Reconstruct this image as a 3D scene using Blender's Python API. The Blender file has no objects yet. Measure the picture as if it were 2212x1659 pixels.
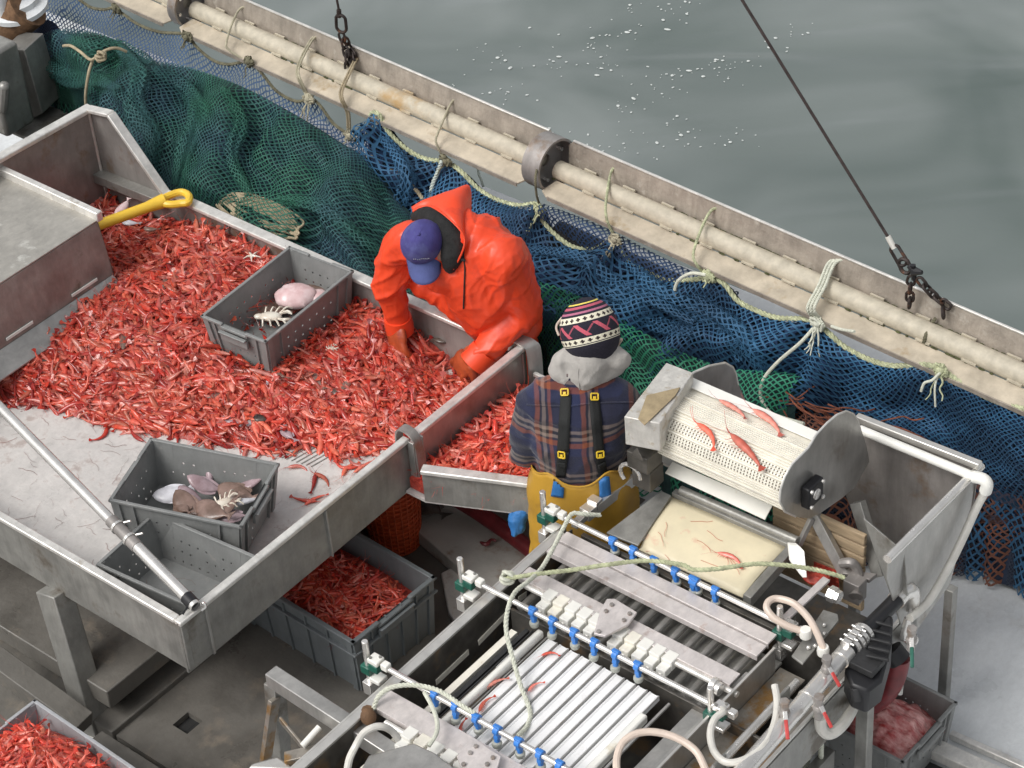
import bpy, bmesh, math, random
from mathutils import Vector, Matrix, noise, Quaternion
import numpy as np
S = bpy.context.scene
COL = S.collection
R_ = math.radians
random.seed(7)
# ---------------------------------------------------------------- camera
FPX = 4967.0; HC = 7.1
def _n(v): return v/np.linalg.norm(v)
_A = np.array([-7300, -3330, FPX]); _C = np.array([540, 6234, FPX])
_X = -_n(_A); _Z = -_n(_C); _X = _n(_X-_Z*np.dot(_X, _Z)); _Y = np.cross(_Z, _X)
RW = np.array([_X, _Y, _Z])                     # world axes expressed in camera axes (x right, y down, z forward)
cam = bpy.data.objects.new('camera', bpy.data.cameras.new('camera')); COL.objects.link(cam)
_r = RW@np.array([1, 0, 0]); _u = RW@np.array([0, -1, 0]); _b = RW@np.array([0, 0, -1])
cam.matrix_world = Matrix(((_r[0], _u[0], _b[0], 0), (_r[1], _u[1], _b[1], 0), (_r[2], _u[2], _b[2], HC), (0, 0, 0, 1)))
cam.data.sensor_width = 36; cam.data.lens = FPX/2212*36; cam.data.clip_end = 500; cam.data.clip_start = .1
S.camera = cam
# ---------------------------------------------------------------- light
w = bpy.data.worlds.new('World'); S.world = w; w.use_nodes = True
nt = w.node_tree; nt.nodes.clear()
sky = nt.nodes.new('ShaderNodeTexSky'); sky.sky_type = 'NISHITA'; sky.sun_disc = False
SUN_EL, SUN_ROT = 52, 200
sky.sun_elevation = R_(SUN_EL); sky.sun_rotation = R_(SUN_ROT); sky.air_density = 1.2; sky.dust_density = 4.0
hs = nt.nodes.new('ShaderNodeHueSaturation'); hs.inputs['Saturation'].default_value = .16
bg = nt.nodes.new('ShaderNodeBackground'); bg.inputs[1].default_value = .105
wo = nt.nodes.new('ShaderNodeOutputWorld')
nt.links.new(sky.outputs[0], hs.inputs['Color']); nt.links.new(hs.outputs[0], bg.inputs[0]); nt.links.new(bg.outputs[0], wo.inputs[0])
sl = bpy.data.lights.new('sun', 'SUN'); sl.energy = 1.1; sl.angle = R_(28); sl.color = (1, .97, .93)
so = bpy.data.objects.new('sun', sl); COL.objects.link(so)
_d = Vector((math.sin(R_(SUN_ROT))*math.cos(R_(SUN_EL)), math.cos(R_(SUN_ROT))*math.cos(R_(SUN_EL)), math.sin(R_(SUN_EL))))
so.rotation_euler = _d.to_track_quat('Z', 'Y').to_euler()
S.view_settings.view_transform = 'Standard'; S.view_settings.look = 'None'; S.view_settings.exposure = .52
S.view_settings.gamma = 1
S.render.engine = 'CYCLES'; S.cycles.transparent_max_bounces = 24; S.cycles.max_bounces = 8
# ---------------------------------------------------------------- measuring: photograph reading -> point on a world plane
_off = {'v': (0, 0, 1), 'c1': (0, 0, .35156), 'c2': (734.5, 0, .35156), 'c3': (1434.3, 0, .35156), 'c4': (0, 518.4, .35156),
        'c5': (734.5, 518.4, .35156), 'c6': (1434.3, 518.4, .35156), 'd1': (0, 1075.8, .35156), 'd2': (734.5, 1075.8, .35156),
        'd3': (1434.3, 1075.8, .35156), 'e4': (777.7, 380.2, .2917), 'e5': (1080.1, 622.1, .3541), 'e6': (950.5, 1166.5, .2969),
        'g1': (1347.9, 760.4, .23437), 'g2': (1641.7, 1123.3, .19531), 'g3': (1520.7, 1296.1, .21875),
        'g4': (518.4, 1399.8, .19531), 'g5': (0, 0, .16667), 'g6': (1175.1, 1330.7, .23437)}
def P(t, x, y, val, ax=2):
    o = _off[t]; px = o[0]+x*o[2]; py = o[1]+y*o[2]
    d = RW@np.array([px-1106, py-829.5, FPX]); c = np.array([0, 0, HC]); k = (val-c[ax])/d[ax]
    return Vector(c+d*k)
def PP(t, pts, val, ax=2): return [P(t, a, b, val, ax) for a, b in pts]
# ---------------------------------------------------------------- mesh building
def V3(*a): return Vector(a)
def smoothpath(pts, n=6, closed=False):
    pts = [Vector(p) for p in pts]; out = []; N = len(pts)
    rng = range(N if closed else N-1)
    for i in rng:
        if closed: p0, p1, p2, p3 = pts[(i-1) % N], pts[i], pts[(i+1) % N], pts[(i+2) % N]
        else: p0, p1, p2, p3 = pts[max(i-1, 0)], pts[i], pts[i+1], pts[min(i+2, N-1)]
        for k in range(n):
            t = k/n
            out.append(.5*((2*p1)+(-p0+p2)*t+(2*p0-5*p1+4*p2-p3)*t*t+(-p0+3*p1-3*p2+p3)*t**3))
    if not closed: out.append(pts[-1])
    return out
def frames(pts, closed=False):
    N = len(pts); T = []
    for i in range(N):
        a = pts[(i-1) % N] if (i or closed) else pts[0]; b = pts[(i+1) % N] if (i < N-1 or closed) else pts[-1]
        d = (b-a); T.append(d.normalized() if d.length > 1e-9 else Vector((0, 0, 1)))
    u = T[0].orthogonal().normalized(); out = []
    for i in range(N):
        if i:
            q = T[i-1].rotation_difference(T[i]); u = q@u
        u = (u-T[i]*u.dot(T[i])).normalized()
        out.append((T[i], u, T[i].cross(u)))
    return out
class MB:
    def __init__(s): s.v = []; s.f = []; s.mi = []; s.uv = []; s.m = 0; s.g = []
    def add(s, v, f):
        b = len(s.v); s.g.append((b, len(s.f))); s.v += [tuple(p) for p in v]; s.f += [tuple(i+b for i in q) for q in f]; s.mi += [s.m]*len(f); return s
    def box(s, c, size, rot=None):
        c = Vector(c); h = Vector(size)*.5; r = rot.to_3x3() if rot else Matrix.Identity(3)
        v = [c+r@Vector((sx*h.x, sy*h.y, sz*h.z)) for sz in (-1, 1) for sy in (-1, 1) for sx in (-1, 1)]
        return s.add(v, [(0, 2, 3, 1), (4, 5, 7, 6), (0, 1, 5, 4), (2, 6, 7, 3), (0, 4, 6, 2), (1, 3, 7, 5)])
    def bar(s, a, b, w_, h_, up=(0, 0, 1)):
        a = Vector(a); b = Vector(b); d = (b-a); L = d.length; d.normalize(); up = Vector(up)
        sd = d.cross(up).normalized(); up = sd.cross(d)
        r = Matrix((d, sd, up)).transposed()
        return s.box((a+b)/2, (L, w_, h_), r)
    def tube(s, pts, r, n=10, closed=False, cap=True):
        pts = [Vector(p) for p in pts]; F = frames(pts, closed); N = len(pts)
        rr = r if isinstance(r, (list, tuple)) else [r]*N; v = []; f = []
        for i in range(N):
            for k in range(n):
                a = 2*math.pi*k/n; v.append(pts[i]+(F[i][1]*math.cos(a)+F[i][2]*math.sin(a))*rr[i])
        for i in range(N if closed else N-1):
            j = (i+1) % N
            for k in range(n): f.append((i*n+k, i*n+(k+1) % n, j*n+(k+1) % n, j*n+k))
        if cap and not closed:
            f.append(tuple(range(n-1, -1, -1))); f.append(tuple((N-1)*n+k for k in range(n)))
        return s.add(v, f)
    def pipe(s, a, b, ro, ri, n=20):            # hollow pipe
        a = Vector(a); b = Vector(b); T, u, w_ = frames([a, b])[0]; v = []
        for p, r in ((a, ro), (b, ro), (b, ri), (a, ri)):
            for k in range(n):
                t = 2*math.pi*k/n; v.append(p+(u*math.cos(t)+w_*math.sin(t))*r)
        f = []
        for q in range(4):
            z = (q+1) % 4
            for k in range(n): f.append((q*n+k, q*n+(k+1) % n, z*n+(k+1) % n, z*n+k))
        return s.add(v, f)
    def prism(s, poly, off):
        poly = [Vector(p) for p in poly]; off = Vector(off); n = len(poly)
        v = poly+[p+off for p in poly]
        nrm = Vector((0, 0, 0))
        for i in range(n): nrm += poly[i].cross(poly[(i+1) % n])
        fl = nrm.dot(off) > 0
        f = [tuple(range(n)), tuple(range(2*n-1, n-1, -1))]+[(i, i+n, (i+1) % n+n, (i+1) % n) for i in range(n)]
        if fl: f = [tuple(reversed(q)) for q in f]
        return s.add(v, f)
    def ell(s, c, rad, rot=None, nu=16, nv=10, fn=None):
        c = Vector(c); r = rot.to_3x3() if rot else Matrix.Identity(3)
        if not hasattr(rad, '__len__'): rad = (rad,)*3
        v = [c+r@Vector((0, 0, rad[2]))]; f = []
        for j in range(1, nv):
            t = math.pi*j/nv
            for k in range(nu):
                a = 2*math.pi*k/nu; q = Vector((math.sin(t)*math.cos(a)*rad[0], math.sin(t)*math.sin(a)*rad[1], math.cos(t)*rad[2]))
                if fn: q = fn(q)
                v.append(c+r@q)
        v.append(c+r@Vector((0, 0, -rad[2]))); L = len(v)-1
        for k in range(nu):
            f.append((0, 1+k, 1+(k+1) % nu)); f.append((L, L-nu+(k+1) % nu, L-nu+k))
            for j in range(nv-2): f.append((1+j*nu+k, 1+(j+1)*nu+k, 1+(j+1)*nu+(k+1) % nu, 1+j*nu+(k+1) % nu))
        return s.add(v, f)
    def cyl(s, a, b, r, n=16): return s.tube([a, b], r, n)
    def lathe(s, c, axis, prof, n=24):          # prof: (radius, height along axis)
        c = Vector(c); T, u, w_ = frames([Vector((0, 0, 0)), Vector(axis)])[0]; v = []; f = []
        for r, h in prof:
            for k in range(n):
                t = 2*math.pi*k/n; v.append(c+T*h+(u*math.cos(t)+w_*math.sin(t))*r)
        for i in range(len(prof)-1):
            for k in range(n): f.append((i*n+k, i*n+(k+1) % n, (i+1)*n+(k+1) % n, (i+1)*n+k))
        f.append(tuple(range(n-1, -1, -1))); f.append(tuple((len(prof)-1)*n+k for k in range(n)))
        return s.add(v, f)
    def sheet(s, rows):                          # grid of points -> quads
        n = len(rows[0]); v = [p for r in rows for p in r]
        return s.add(v, [(i*n+k, i*n+k+1, (i+1)*n+k+1, (i+1)*n+k) for i in range(len(rows)-1) for k in range(n-1)])
    def rope(s, pts, r, pitch=None, n=6, strands=3):
        pts = [Vector(p) for p in pts]; pitch = pitch or r*5
        # resample evenly
        L = [0]
        for i in range(1, len(pts)): L.append(L[-1]+(pts[i]-pts[i-1]).length)
        N = max(4, int(L[-1]/(pitch/6))); q = []; j = 0
        for i in range(N+1):
            d = L[-1]*i/N
            while j < len(pts)-2 and L[j+1] < d: j += 1
            t = (d-L[j])/max(1e-9, L[j+1]-L[j]); q.append(pts[j].lerp(pts[j+1], t))
        F = frames(q)
        for k in range(strands):
            s.tube([q[i]+(F[i][1]*math.cos(2*math.pi*(k/strands+L[-1]*i/N/pitch))+F[i][2]*math.sin(2*math.pi*(k/strands+L[-1]*i/N/pitch)))*r*.5 for i in range(N+1)], r*.56, n)
        return s
    def each(s, name, mat, parent=None, **k):      # every added shape becomes a part of its own
        out = []; G_ = s.g+[(len(s.v), len(s.f))]
        for (v0, f0), (v1, f1) in zip(G_, G_[1:]):
            q = MB(); q.add(s.v[v0:v1], [tuple(i-v0 for i in f) for f in s.f[f0:f1]]); out.append(q.build(name, mat, parent, **k))
        return out
    def build(s, name, mat, parent=None, bevel=0, ang=35, flat=False, uv=None, sub=0, shade=None):
        me = bpy.data.meshes.new(name); me.from_pydata(s.v, [], s.f); me.validate()
        mats = mat if isinstance(mat, (list, tuple)) else [mat]
        for m in mats: me.materials.append(m)
        if len(mats) > 1 and len(me.polygons) == len(s.mi): me.polygons.foreach_set('material_index', s.mi)
        bm = bmesh.new(); bm.from_mesh(me); bmesh.ops.recalc_face_normals(bm, faces=bm.faces) if not uv else None; bm.to_mesh(me); bm.free()
        if not flat:
            me.polygons.foreach_set('use_smooth', [True]*len(me.polygons)); me.set_sharp_from_angle(angle=R_(ang))
        if uv:
            l = me.uv_layers.new(name='UVMap')
            for lp in me.loops: l.data[lp.index].uv = uv[lp.vertex_index]
        o = bpy.data.objects.new(name, me); COL.objects.link(o)
        if parent: 
            o.parent = parent; q = parent; off = Vector((0, 0, 0))
            while q: off += q.location; q = q.parent
            # children of unrotated things: vertices are kept relative to the thing's own base
            o.location = Vector((0, 0, 0)); me.transform(Matrix.Translation(-off))
        else:
            c = Vector((0, 0, 0)); 
            if s.v:
                a = np.array(s.v); c = Vector(((a[:, 0].min()+a[:, 0].max())/2, (a[:, 1].min()+a[:, 1].max())/2, a[:, 2].min()))
            me.transform(Matrix.Translation(-c)); o.location = c
        if bevel:
            b = o.modifiers.new('bevel', 'BEVEL'); b.width = bevel; b.segments = 2; b.limit_method = 'ANGLE'; b.angle_limit = R_(40); b.harden_normals = False
        if sub:
            m = o.modifiers.new('sub', 'SUBSURF'); m.levels = sub; m.render_levels = sub
        return o
def tag(o, label=None, cat=None, group=None, kind=None):
    if label: o['label'] = label
    if cat: o['category'] = cat
    if group: o['group'] = group
    if kind: o['kind'] = kind
    return o
def thing(name, loc, label, cat, group=None, kind=None):
    o = bpy.data.objects.new(name, None); COL.objects.link(o); o.location = Vector(loc); o.empty_display_size = .05
    return tag(o, label, cat, group, kind)
# ---------------------------------------------------------------- materials
def mat(name, col, rough=.5, metal=0, var=0, vscale=6, bump=0, bscale=40, col2=None, spec=None, stretch=None, stain=None, stain_t=.6, stain_s=2.5, sheen=0, coords='Object', rvar=0, detail=6, scratch=False):
    m = bpy.data.materials.new(name); m.use_nodes = True; t = m.node_tree; n = t.nodes; L = t.links
    p = n['Principled BSDF']; p.inputs['Base Color'].default_value = (*col, 1); p.inputs['Roughness'].default_value = rough; p.inputs['Metallic'].default_value = metal
    if spec is not None: p.inputs['Specular IOR Level'].default_value = spec
    if sheen: p.inputs['Sheen Weight'].default_value = sheen
    geo = n.new('ShaderNodeNewGeometry'); tc = geo.outputs['Position']
    mp = n.new('ShaderNodeMapping'); L.new(tc, mp.inputs[0])
    if stretch: mp.inputs['Scale'].default_value = stretch
    out = None
    if var or col2:
        nz = n.new('ShaderNodeTexNoise'); nz.inputs['Scale'].default_value = vscale; nz.inputs['Detail'].default_value = detail; nz.inputs['Roughness'].default_value = .6
        L.new(mp.outputs[0], nz.inputs['Vector'])
        rp = n.new('ShaderNodeValToRGB'); rp.color_ramp.elements[0].position = .33; rp.color_ramp.elements[1].position = .67
        c2 = col2 or tuple(min(1, c*(1+var)) for c in col); c1 = col if col2 else tuple(c*(1-var) for c in col)
        rp.color_ramp.elements[0].color = (*c1, 1); rp.color_ramp.elements[1].color = (*c2, 1)
        L.new(nz.outputs[0], rp.inputs[0]); out = rp.outputs[0]
        if rvar:
            mr = n.new('ShaderNodeMapRange'); mr.inputs[3].default_value = rough-rvar; mr.inputs[4].default_value = rough+rvar
            mr.inputs[1].default_value = .3; mr.inputs[2].default_value = .7
            L.new(nz.outputs[0], mr.inputs[0]); L.new(mr.outputs[0], p.inputs['Roughness'])
    if stain:
        ns = n.new('ShaderNodeTexNoise'); ns.inputs['Scale'].default_value = stain_s; ns.inputs['Detail'].default_value = 8; ns.inputs['Roughness'].default_value = .65
        L.new(tc, ns.inputs['Vector'])
        r2 = n.new('ShaderNodeValToRGB'); r2.color_ramp.elements[0].position = stain_t; r2.color_ramp.elements[1].position = stain_t+.1
        L.new(ns.outputs[0], r2.inputs[0])
        mx = n.new('ShaderNodeMix'); mx.data_type = 'RGBA'
        L.new(r2.outputs[0], mx.inputs['Factor'])
        if out: L.new(out, mx.inputs[6])
        else: mx.inputs[6].default_value = (*col, 1)
        mx.inputs[7].default_value = (*stain, 1); out = mx.outputs[2]
    if metal >= .25 or scratch:
        sc_ = n.new('ShaderNodeTexNoise'); sc_.inputs['Scale'].default_value = 1; sc_.inputs['Detail'].default_value = 9; sc_.inputs['Roughness'].default_value = .75; sc_.inputs['Distortion'].default_value = .4
        m3 = n.new('ShaderNodeMapping'); m3.inputs['Scale'].default_value = (34, 20, 5); m3.inputs['Rotation'].default_value = (.3, .2, .5); L.new(tc, m3.inputs[0]); L.new(m3.outputs[0], sc_.inputs['Vector'])
        r3 = n.new('ShaderNodeMapRange'); r3.inputs[1].default_value = .36; r3.inputs[2].default_value = .64; lo_, hi_ = (.93, 1.05) if scratch else ((.97, 1.02) if metal >= .65 else (.87, 1.08)); r3.inputs[3].default_value = lo_; r3.inputs[4].default_value = hi_; L.new(sc_.outputs[0], r3.inputs[0])
        hv = n.new('ShaderNodeHueSaturation'); L.new(r3.outputs[0], hv.inputs['Value'])
        if out: L.new(out, hv.inputs['Color'])
        else: hv.inputs['Color'].default_value = (*col, 1)
        out = hv.outputs[0]
        if not rvar and metal >= .25:
            r4 = n.new('ShaderNodeMapRange'); r4.inputs[1].default_value = .35; r4.inputs[2].default_value = .65; r4.inputs[3].default_value = max(.08, rough-(.09 if metal < .65 else .02)); r4.inputs[4].default_value = rough+(.10 if metal < .65 else .02); L.new(sc_.outputs[0], r4.inputs[0]); L.new(r4.outputs[0], p.inputs['Roughness'])
    if out: L.new(out, p.inputs['Base Color'])
    if bump:
        nb = n.new('ShaderNodeTexNoise'); nb.inputs['Scale'].default_value = bscale; nb.inputs['Detail'].default_value = 4
        L.new(mp.outputs[0], nb.inputs['Vector'])
        bp = n.new('ShaderNodeBump'); bp.inputs['Strength'].default_value = bump; bp.inputs['Distance'].default_value = .01
        L.new(nb.outputs[0], bp.inputs['Height']); L.new(bp.outputs[0], p.inputs['Normal'])
    return m
M = {}
M['steel'] = mat('stainless_steel', (.42, .41, .39), .38, .62, var=.2, vscale=5, bump=.12, bscale=30, stain=(.30, .27, .235), stain_t=.58, stain_s=3, rvar=.1)
M['steel_dull'] = mat('dull_steel', (.30, .295, .275), .42, .42, var=.25, vscale=7, bump=.15, bscale=25, stain=(.17, .15, .125), stain_t=.56, stain_s=3.5, rvar=.1)
M['steel_rim'] = mat('worn_rim_steel', (.74, .72, .68), .36, .45, var=.14, vscale=12, bump=.1, bscale=50, stain=(.52, .47, .40), stain_t=.62, stain_s=9, rvar=.08)
M['steel_brown'] = mat('brown_tinted_steel', (.31, .288, .272), .42, .35, var=.22, vscale=5, bump=.15, bscale=22, stain=(.24, .17, .12), stain_t=.56, stain_s=4)
M['polished'] = mat('polished_pipe', (.74, .72, .69), .26, .7, var=.1, vscale=9, bump=.05, bscale=60)
M['alu_boom'] = mat('weathered_boom', (.46, .40, .31), .62, .0, var=.22, vscale=8, bump=.3, bscale=60, stain=(.34, .26, .16), stain_t=.57, stain_s=5)
M['boom_pipe'] = mat('boom_pipe', (.47, .425, .335), .6, .0, var=.16, vscale=22, bump=.12, bscale=90, stain=(.42, .28, .13), stain_t=.59, stain_s=2.2)
M['boom_side'] = mat('boom_side', (.36, .315, .265), .5, .35, var=.2, vscale=8, bump=.25, bscale=50, stain=(.50, .46, .40), stain_t=.6, stain_s=9)
M['moss'] = mat('green_growth', (.07, .075, .03), .9, var=.5, vscale=60)
M['white_pl'] = mat('white_plastic', (.78, .77, .72), .35, var=.05, vscale=9, stain=(.66, .60, .48), stain_t=.62, stain_s=8)
M['tray'] = mat('white_tray', (.82, .82, .82), .35, var=.06, vscale=8, stain=(.62, .60, .58), stain_t=.58, stain_s=5)
M['table_floor'] = mat('white_table_bed', (.60, .575, .55), .38, rvar=.2, scratch=True, var=.1, vscale=9, bump=.25, bscale=40, stain=(.47, .41, .38), stain_t=.57, stain_s=9)
M['cream'] = mat('cream_belt', (.74, .66, .47), .45, var=.06, vscale=9, stain=(.70, .48, .34), stain_t=.6, stain_s=10)
M['ivory'] = mat('ivory_plastic_belt', (.78, .745, .65), .45, var=.08, vscale=20, stain=(.62, .56, .45), stain_t=.62, stain_s=22)
M['crate'] = mat('grey_crate_plastic', (.225, .23, .225), .45, scratch=True, var=.09, vscale=12, bump=.1, bscale=80, stain=(.29, .28, .265), stain_t=.62, stain_s=14)
M['crate_lt'] = mat('pale_grey_crate_plastic', (.36, .37, .385), .5, var=.09, vscale=12, bump=.1, bscale=80, stain=(.30, .29, .275), stain_t=.62, stain_s=14)
M['tote'] = mat('slate_tote_plastic', (.15, .165, .172), .5, scratch=True, var=.08, vscale=12, stain=(.17, .18, .18), stain_t=.6, stain_s=10)
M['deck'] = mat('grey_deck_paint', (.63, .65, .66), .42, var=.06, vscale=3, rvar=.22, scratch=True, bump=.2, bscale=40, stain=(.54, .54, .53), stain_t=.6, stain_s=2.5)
M['deck_dark'] = mat('worn_shaded_deck_paint', (.13, .122, .108), .42, var=.22, vscale=4, rvar=.25, scratch=True, bump=.25, bscale=40, stain=(.19, .165, .135), stain_t=.56, stain_s=5)  # worn brownish paint, base colour darkened to put shade into it
M['black'] = mat('black_plastic', (.012, .012, .014), .42, var=.2, vscale=20)
M['black_rub'] = mat('black_rubber', (.022, .022, .023), .6, var=.3, vscale=20, bump=.3, bscale=50)
M['dark_gap'] = mat('dark_opening', (.02, .02, .02), .9)
M['rope'] = mat('old_rope', (.40, .37, .27), .9, var=.25, vscale=25, bump=.3, bscale=120)
M['rope_g'] = mat('green_flecked_rope', (.42, .44, .28), .9, var=.35, vscale=40)
M['rope_dk'] = mat('dark_weathered_rope', (.15, .14, .09), .9, var=.35, vscale=25)
M['rope_tan'] = mat('tan_rope', (.36, .30, .20), .9, var=.25, vscale=30)
M['rope_lt'] = mat('pale_rope', (.56, .57, .48), .9, var=.15, vscale=60)
M['twine_w'] = mat('pale_twine', (.50, .55, .50), .9, var=.15, vscale=40)
M['chain'] = mat('rusty_chain', (.045, .035, .032), .6, .5, var=.4, vscale=40, stain=(.15, .065, .035), stain_t=.55, stain_s=18)
M['wire'] = mat('wire_rope', (.055, .04, .037), .6, .4, var=.3, vscale=30)
M['wood'] = mat('weathered_wood', (.40, .30, .19), .7, var=.25, vscale=6, stretch=(1, 10, 10), bump=.3, bscale=30)
M['yellow'] = mat('yellow_plastic', (.80, .52, .05), .38, var=.06, vscale=15)
M['blue_clip'] = mat('blue_clamp_plastic', (.045, .21, .62), .35, var=.1, vscale=30)
M['green_blk'] = mat('green_clamp_block', (.015, .10, .07), .35, var=.15, vscale=30)
M['red'] = mat('red_plastic', (.50, .055, .05), .4, var=.2, vscale=30)
M['darkred'] = mat('dark_red_hose', (.16, .018, .022), .4, var=.25, vscale=20)
M['hose'] = mat('white_hose', (.62, .60, .55), .3, var=.1, vscale=15)
M['hose_pink'] = mat('cream_hose', (.64, .53, .45), .35, var=.08, vscale=15)
M['rust'] = mat('rusty_iron', (.17, .095, .05), .8, .2, var=.4, vscale=22, bump=.4, bscale=60)
M['orangenet'] = mat('orange_basket', (.55, .09, .03), .5, var=.2, vscale=30)
# ================================================================ SETTING: water, deck, bulwark
def water_mat():
    m = bpy.data.materials.new('harbour_water'); m.use_nodes = True; t = m.node_tree; n = t.nodes; L = t.links
    p = n['Principled BSDF']; p.inputs['Roughness'].default_value = .12; p.inputs['IOR'].default_value = 1.6
    g = n.new('ShaderNodeNewGeometry')
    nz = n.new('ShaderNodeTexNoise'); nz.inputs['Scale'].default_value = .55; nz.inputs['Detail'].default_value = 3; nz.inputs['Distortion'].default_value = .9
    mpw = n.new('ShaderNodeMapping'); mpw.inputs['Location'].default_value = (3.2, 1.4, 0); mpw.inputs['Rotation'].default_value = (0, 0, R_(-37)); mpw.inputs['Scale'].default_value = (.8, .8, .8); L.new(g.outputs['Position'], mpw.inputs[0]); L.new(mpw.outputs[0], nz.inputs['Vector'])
    r = n.new('ShaderNodeValToRGB'); r.color_ramp.elements[0].color = (.098, .125, .116, 1); r.color_ramp.elements[1].color = (.225, .252, .243, 1)  # broad light and dark reflections painted into the base colour
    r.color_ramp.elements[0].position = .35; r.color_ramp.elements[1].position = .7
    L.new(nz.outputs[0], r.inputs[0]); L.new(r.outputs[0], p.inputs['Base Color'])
    def dot(v):
        q = n.new('ShaderNodeVectorMath'); q.operation = 'DOT_PRODUCT'; L.new(g.outputs['Position'], q.inputs[0]); q.inputs[1].default_value = v; return q.outputs['Value']
    cx = n.new('ShaderNodeCombineXYZ'); L.new(dot((.20, .15, 0)), cx.inputs[0]); L.new(dot((-.62, .78, 0)), cx.inputs[1])
    n1 = n.new('ShaderNodeTexNoise'); n1.inputs['Scale'].default_value = 1.6; n1.inputs['Detail'].default_value = 1.5; n1.inputs['Distortion'].default_value = .5
    L.new(cx.outputs[0], n1.inputs['Vector'])
    n2 = n.new('ShaderNodeTexNoise'); n2.inputs['Scale'].default_value = 5; n2.inputs['Detail'].default_value = 3
    L.new(g.outputs['Position'], n2.inputs['Vector'])
    b1 = n.new('ShaderNodeBump'); b1.inputs['Strength'].default_value = .6; b1.inputs['Distance'].default_value = .14; L.new(n1.outputs[0], b1.inputs['Height'])
    b2 = n.new('ShaderNodeBump'); b2.inputs['Strength'].default_value = .25; b2.inputs['Distance'].default_value = .02; L.new(n2.outputs[0], b2.inputs['Height'])
    L.new(b1.outputs[0], b2.inputs['Normal']); L.new(b2.outputs[0], p.inputs['Normal'])
    return m
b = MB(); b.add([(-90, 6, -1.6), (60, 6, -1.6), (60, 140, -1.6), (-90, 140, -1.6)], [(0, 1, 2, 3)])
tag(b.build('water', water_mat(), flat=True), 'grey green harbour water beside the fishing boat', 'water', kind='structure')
# foam flecks floating
fm = MB(); rf = random.Random(3)
clus = [('c2', 1350, 400), ('c2', 1780, 200), ('c2', 1750, 620), ('c2', 1900, 900), ('c2', 1550, 850), ('c2', 1050, 600), ('c3', 330, 420), ('c3', 450, 380), ('c3', 100, 480), ('c2', 2000, 500), ('c2', 1300, 1200), ('c2', 730, 530), ('c2', 950, 350), ('c3', 60, 60), ('c3', 450, 850), ('c2', 1900, 60), ('c2', 1450, 280), ('c2', 1650, 380), ('c2', 2100, 800), ('c3', 780, 250), ('c2', 350, 1050), ('c2', 250, 500)]
for t, x, y in clus:
    for k in range(13):
        q = P(t, x+rf.gauss(0, 105), y+rf.gauss(0, 55), -1.595)
        r = min(.05, .003+abs(rf.gauss(0, .0045))+(rf.random() < .05)*.008)
        if q.y < 7.3: continue
        fm.ell(q, (r*rf.uniform(1, 1.7), r*rf.uniform(.7, 1.2), r*.3), Matrix.Rotation(rf.random()*3, 3, 'Z'), 7, 4)
tag(fm.build('foam', mat('white_foam', (.58, .61, .59), .7)), 'small white foam flecks drifting on the grey water', 'foam', kind='stuff')
# deck: main sheet, hull side, low plates
b = MB(); b.add([(-16, -4, 0), (4, -4, 0), (4, 7.3, 0), (-16, 7.3, 0), (-16, -4, -2), (4, -4, -2), (4, 7.3, -2), (-16, 7.3, -2)], [(0, 1, 2, 3), (3, 2, 6, 7), (1, 5, 6, 2), (0, 4, 5, 1), (0, 3, 7, 4)])
tag(b.build('deck', M['deck'], flat=True), 'light grey painted steel deck of the fishing boat', 'deck', kind='structure')
b = MB(); b.bar((-16, 7.28, .2), (4, 7.28, .2), .06, .5); b.bar((-16, 7.28, .48), (4, 7.28, .48), .12, .06)
tag(b.build('bulwark', M['deck'], bevel=.006), 'low grey painted bulwark under the draped trawl nets along the deck edge', 'bulwark')
def slab(name, poly, z0, z1, m, label, cat, kind=None, bevel=.006):
    b = MB(); b.prism([Vector((p.x, p.y, z0)) for p in poly], (0, 0, z1-z0)); o = b.build(name, m, bevel=bevel); return tag(o, label, cat, kind=kind)
# deck plate with the square drain hole
def plate_with_hole(x0, x1, y0, y1, hx0, hx1, hy0, hy1, z):
    b = MB(); 
    for a in ((x0, hx0, y0, y1), (hx1, x1, y0, y1), (hx0, hx1, y0, hy0), (hx0, hx1, hy1, y1)):
        b.add([(a[0], a[2], z), (a[1], a[2], z), (a[1], a[3], z), (a[0], a[3], z)], [(0, 1, 2, 3)])
    return b
hp = [P('d1', 1065, 1390, .09), P('d1', 1160, 1325, .09), P('d1', 1245, 1370, .09), P('d1', 1150, 1450, .09)]
hx0 = min(p.x for p in hp); hx1 = max(p.x for p in hp); hy0 = min(p.y for p in hp); hy1 = max(p.y for p in hp)
c0 = P('d1', 700, 1450, .09)
b = MB(); X0, Y0, X1, Y1 = c0.x, c0.y, -4.75, 5.0
for a in ((X0, hx0, Y0, Y1), (hx1, X1, Y0, Y1), (hx0, hx1, Y0, hy0), (hx0, hx1, hy1, Y1)):
    b.box(((a[0]+a[1])/2, (a[2]+a[3])/2, .075), (a[1]-a[0], a[3]-a[2], .03))
hatch = thing('hatch_cover', (X0, Y0, 0), 'dark grey raised deck plate with a small square drain hole', 'hatch cover')
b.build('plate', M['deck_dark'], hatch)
b = MB(); b.box(((hx0+hx1)/2, (hy0+hy1)/2, .025), (hx1-hx0+.02, hy1-hy0+.02, .02)); b.bar(((hx0+hx1)/2, hy0, .05), ((hx0+hx1)/2, hy1, .05), .012, .02); b.build('drain', M['dark_gap'], hatch)
b = MB(); b.box(((X0+X1)/2, (Y0+Y1)/2, .03), (X1-X0-.1, Y1-Y0-.1, .058)); b.build('frame', M['dark_gap'], hatch)

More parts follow.
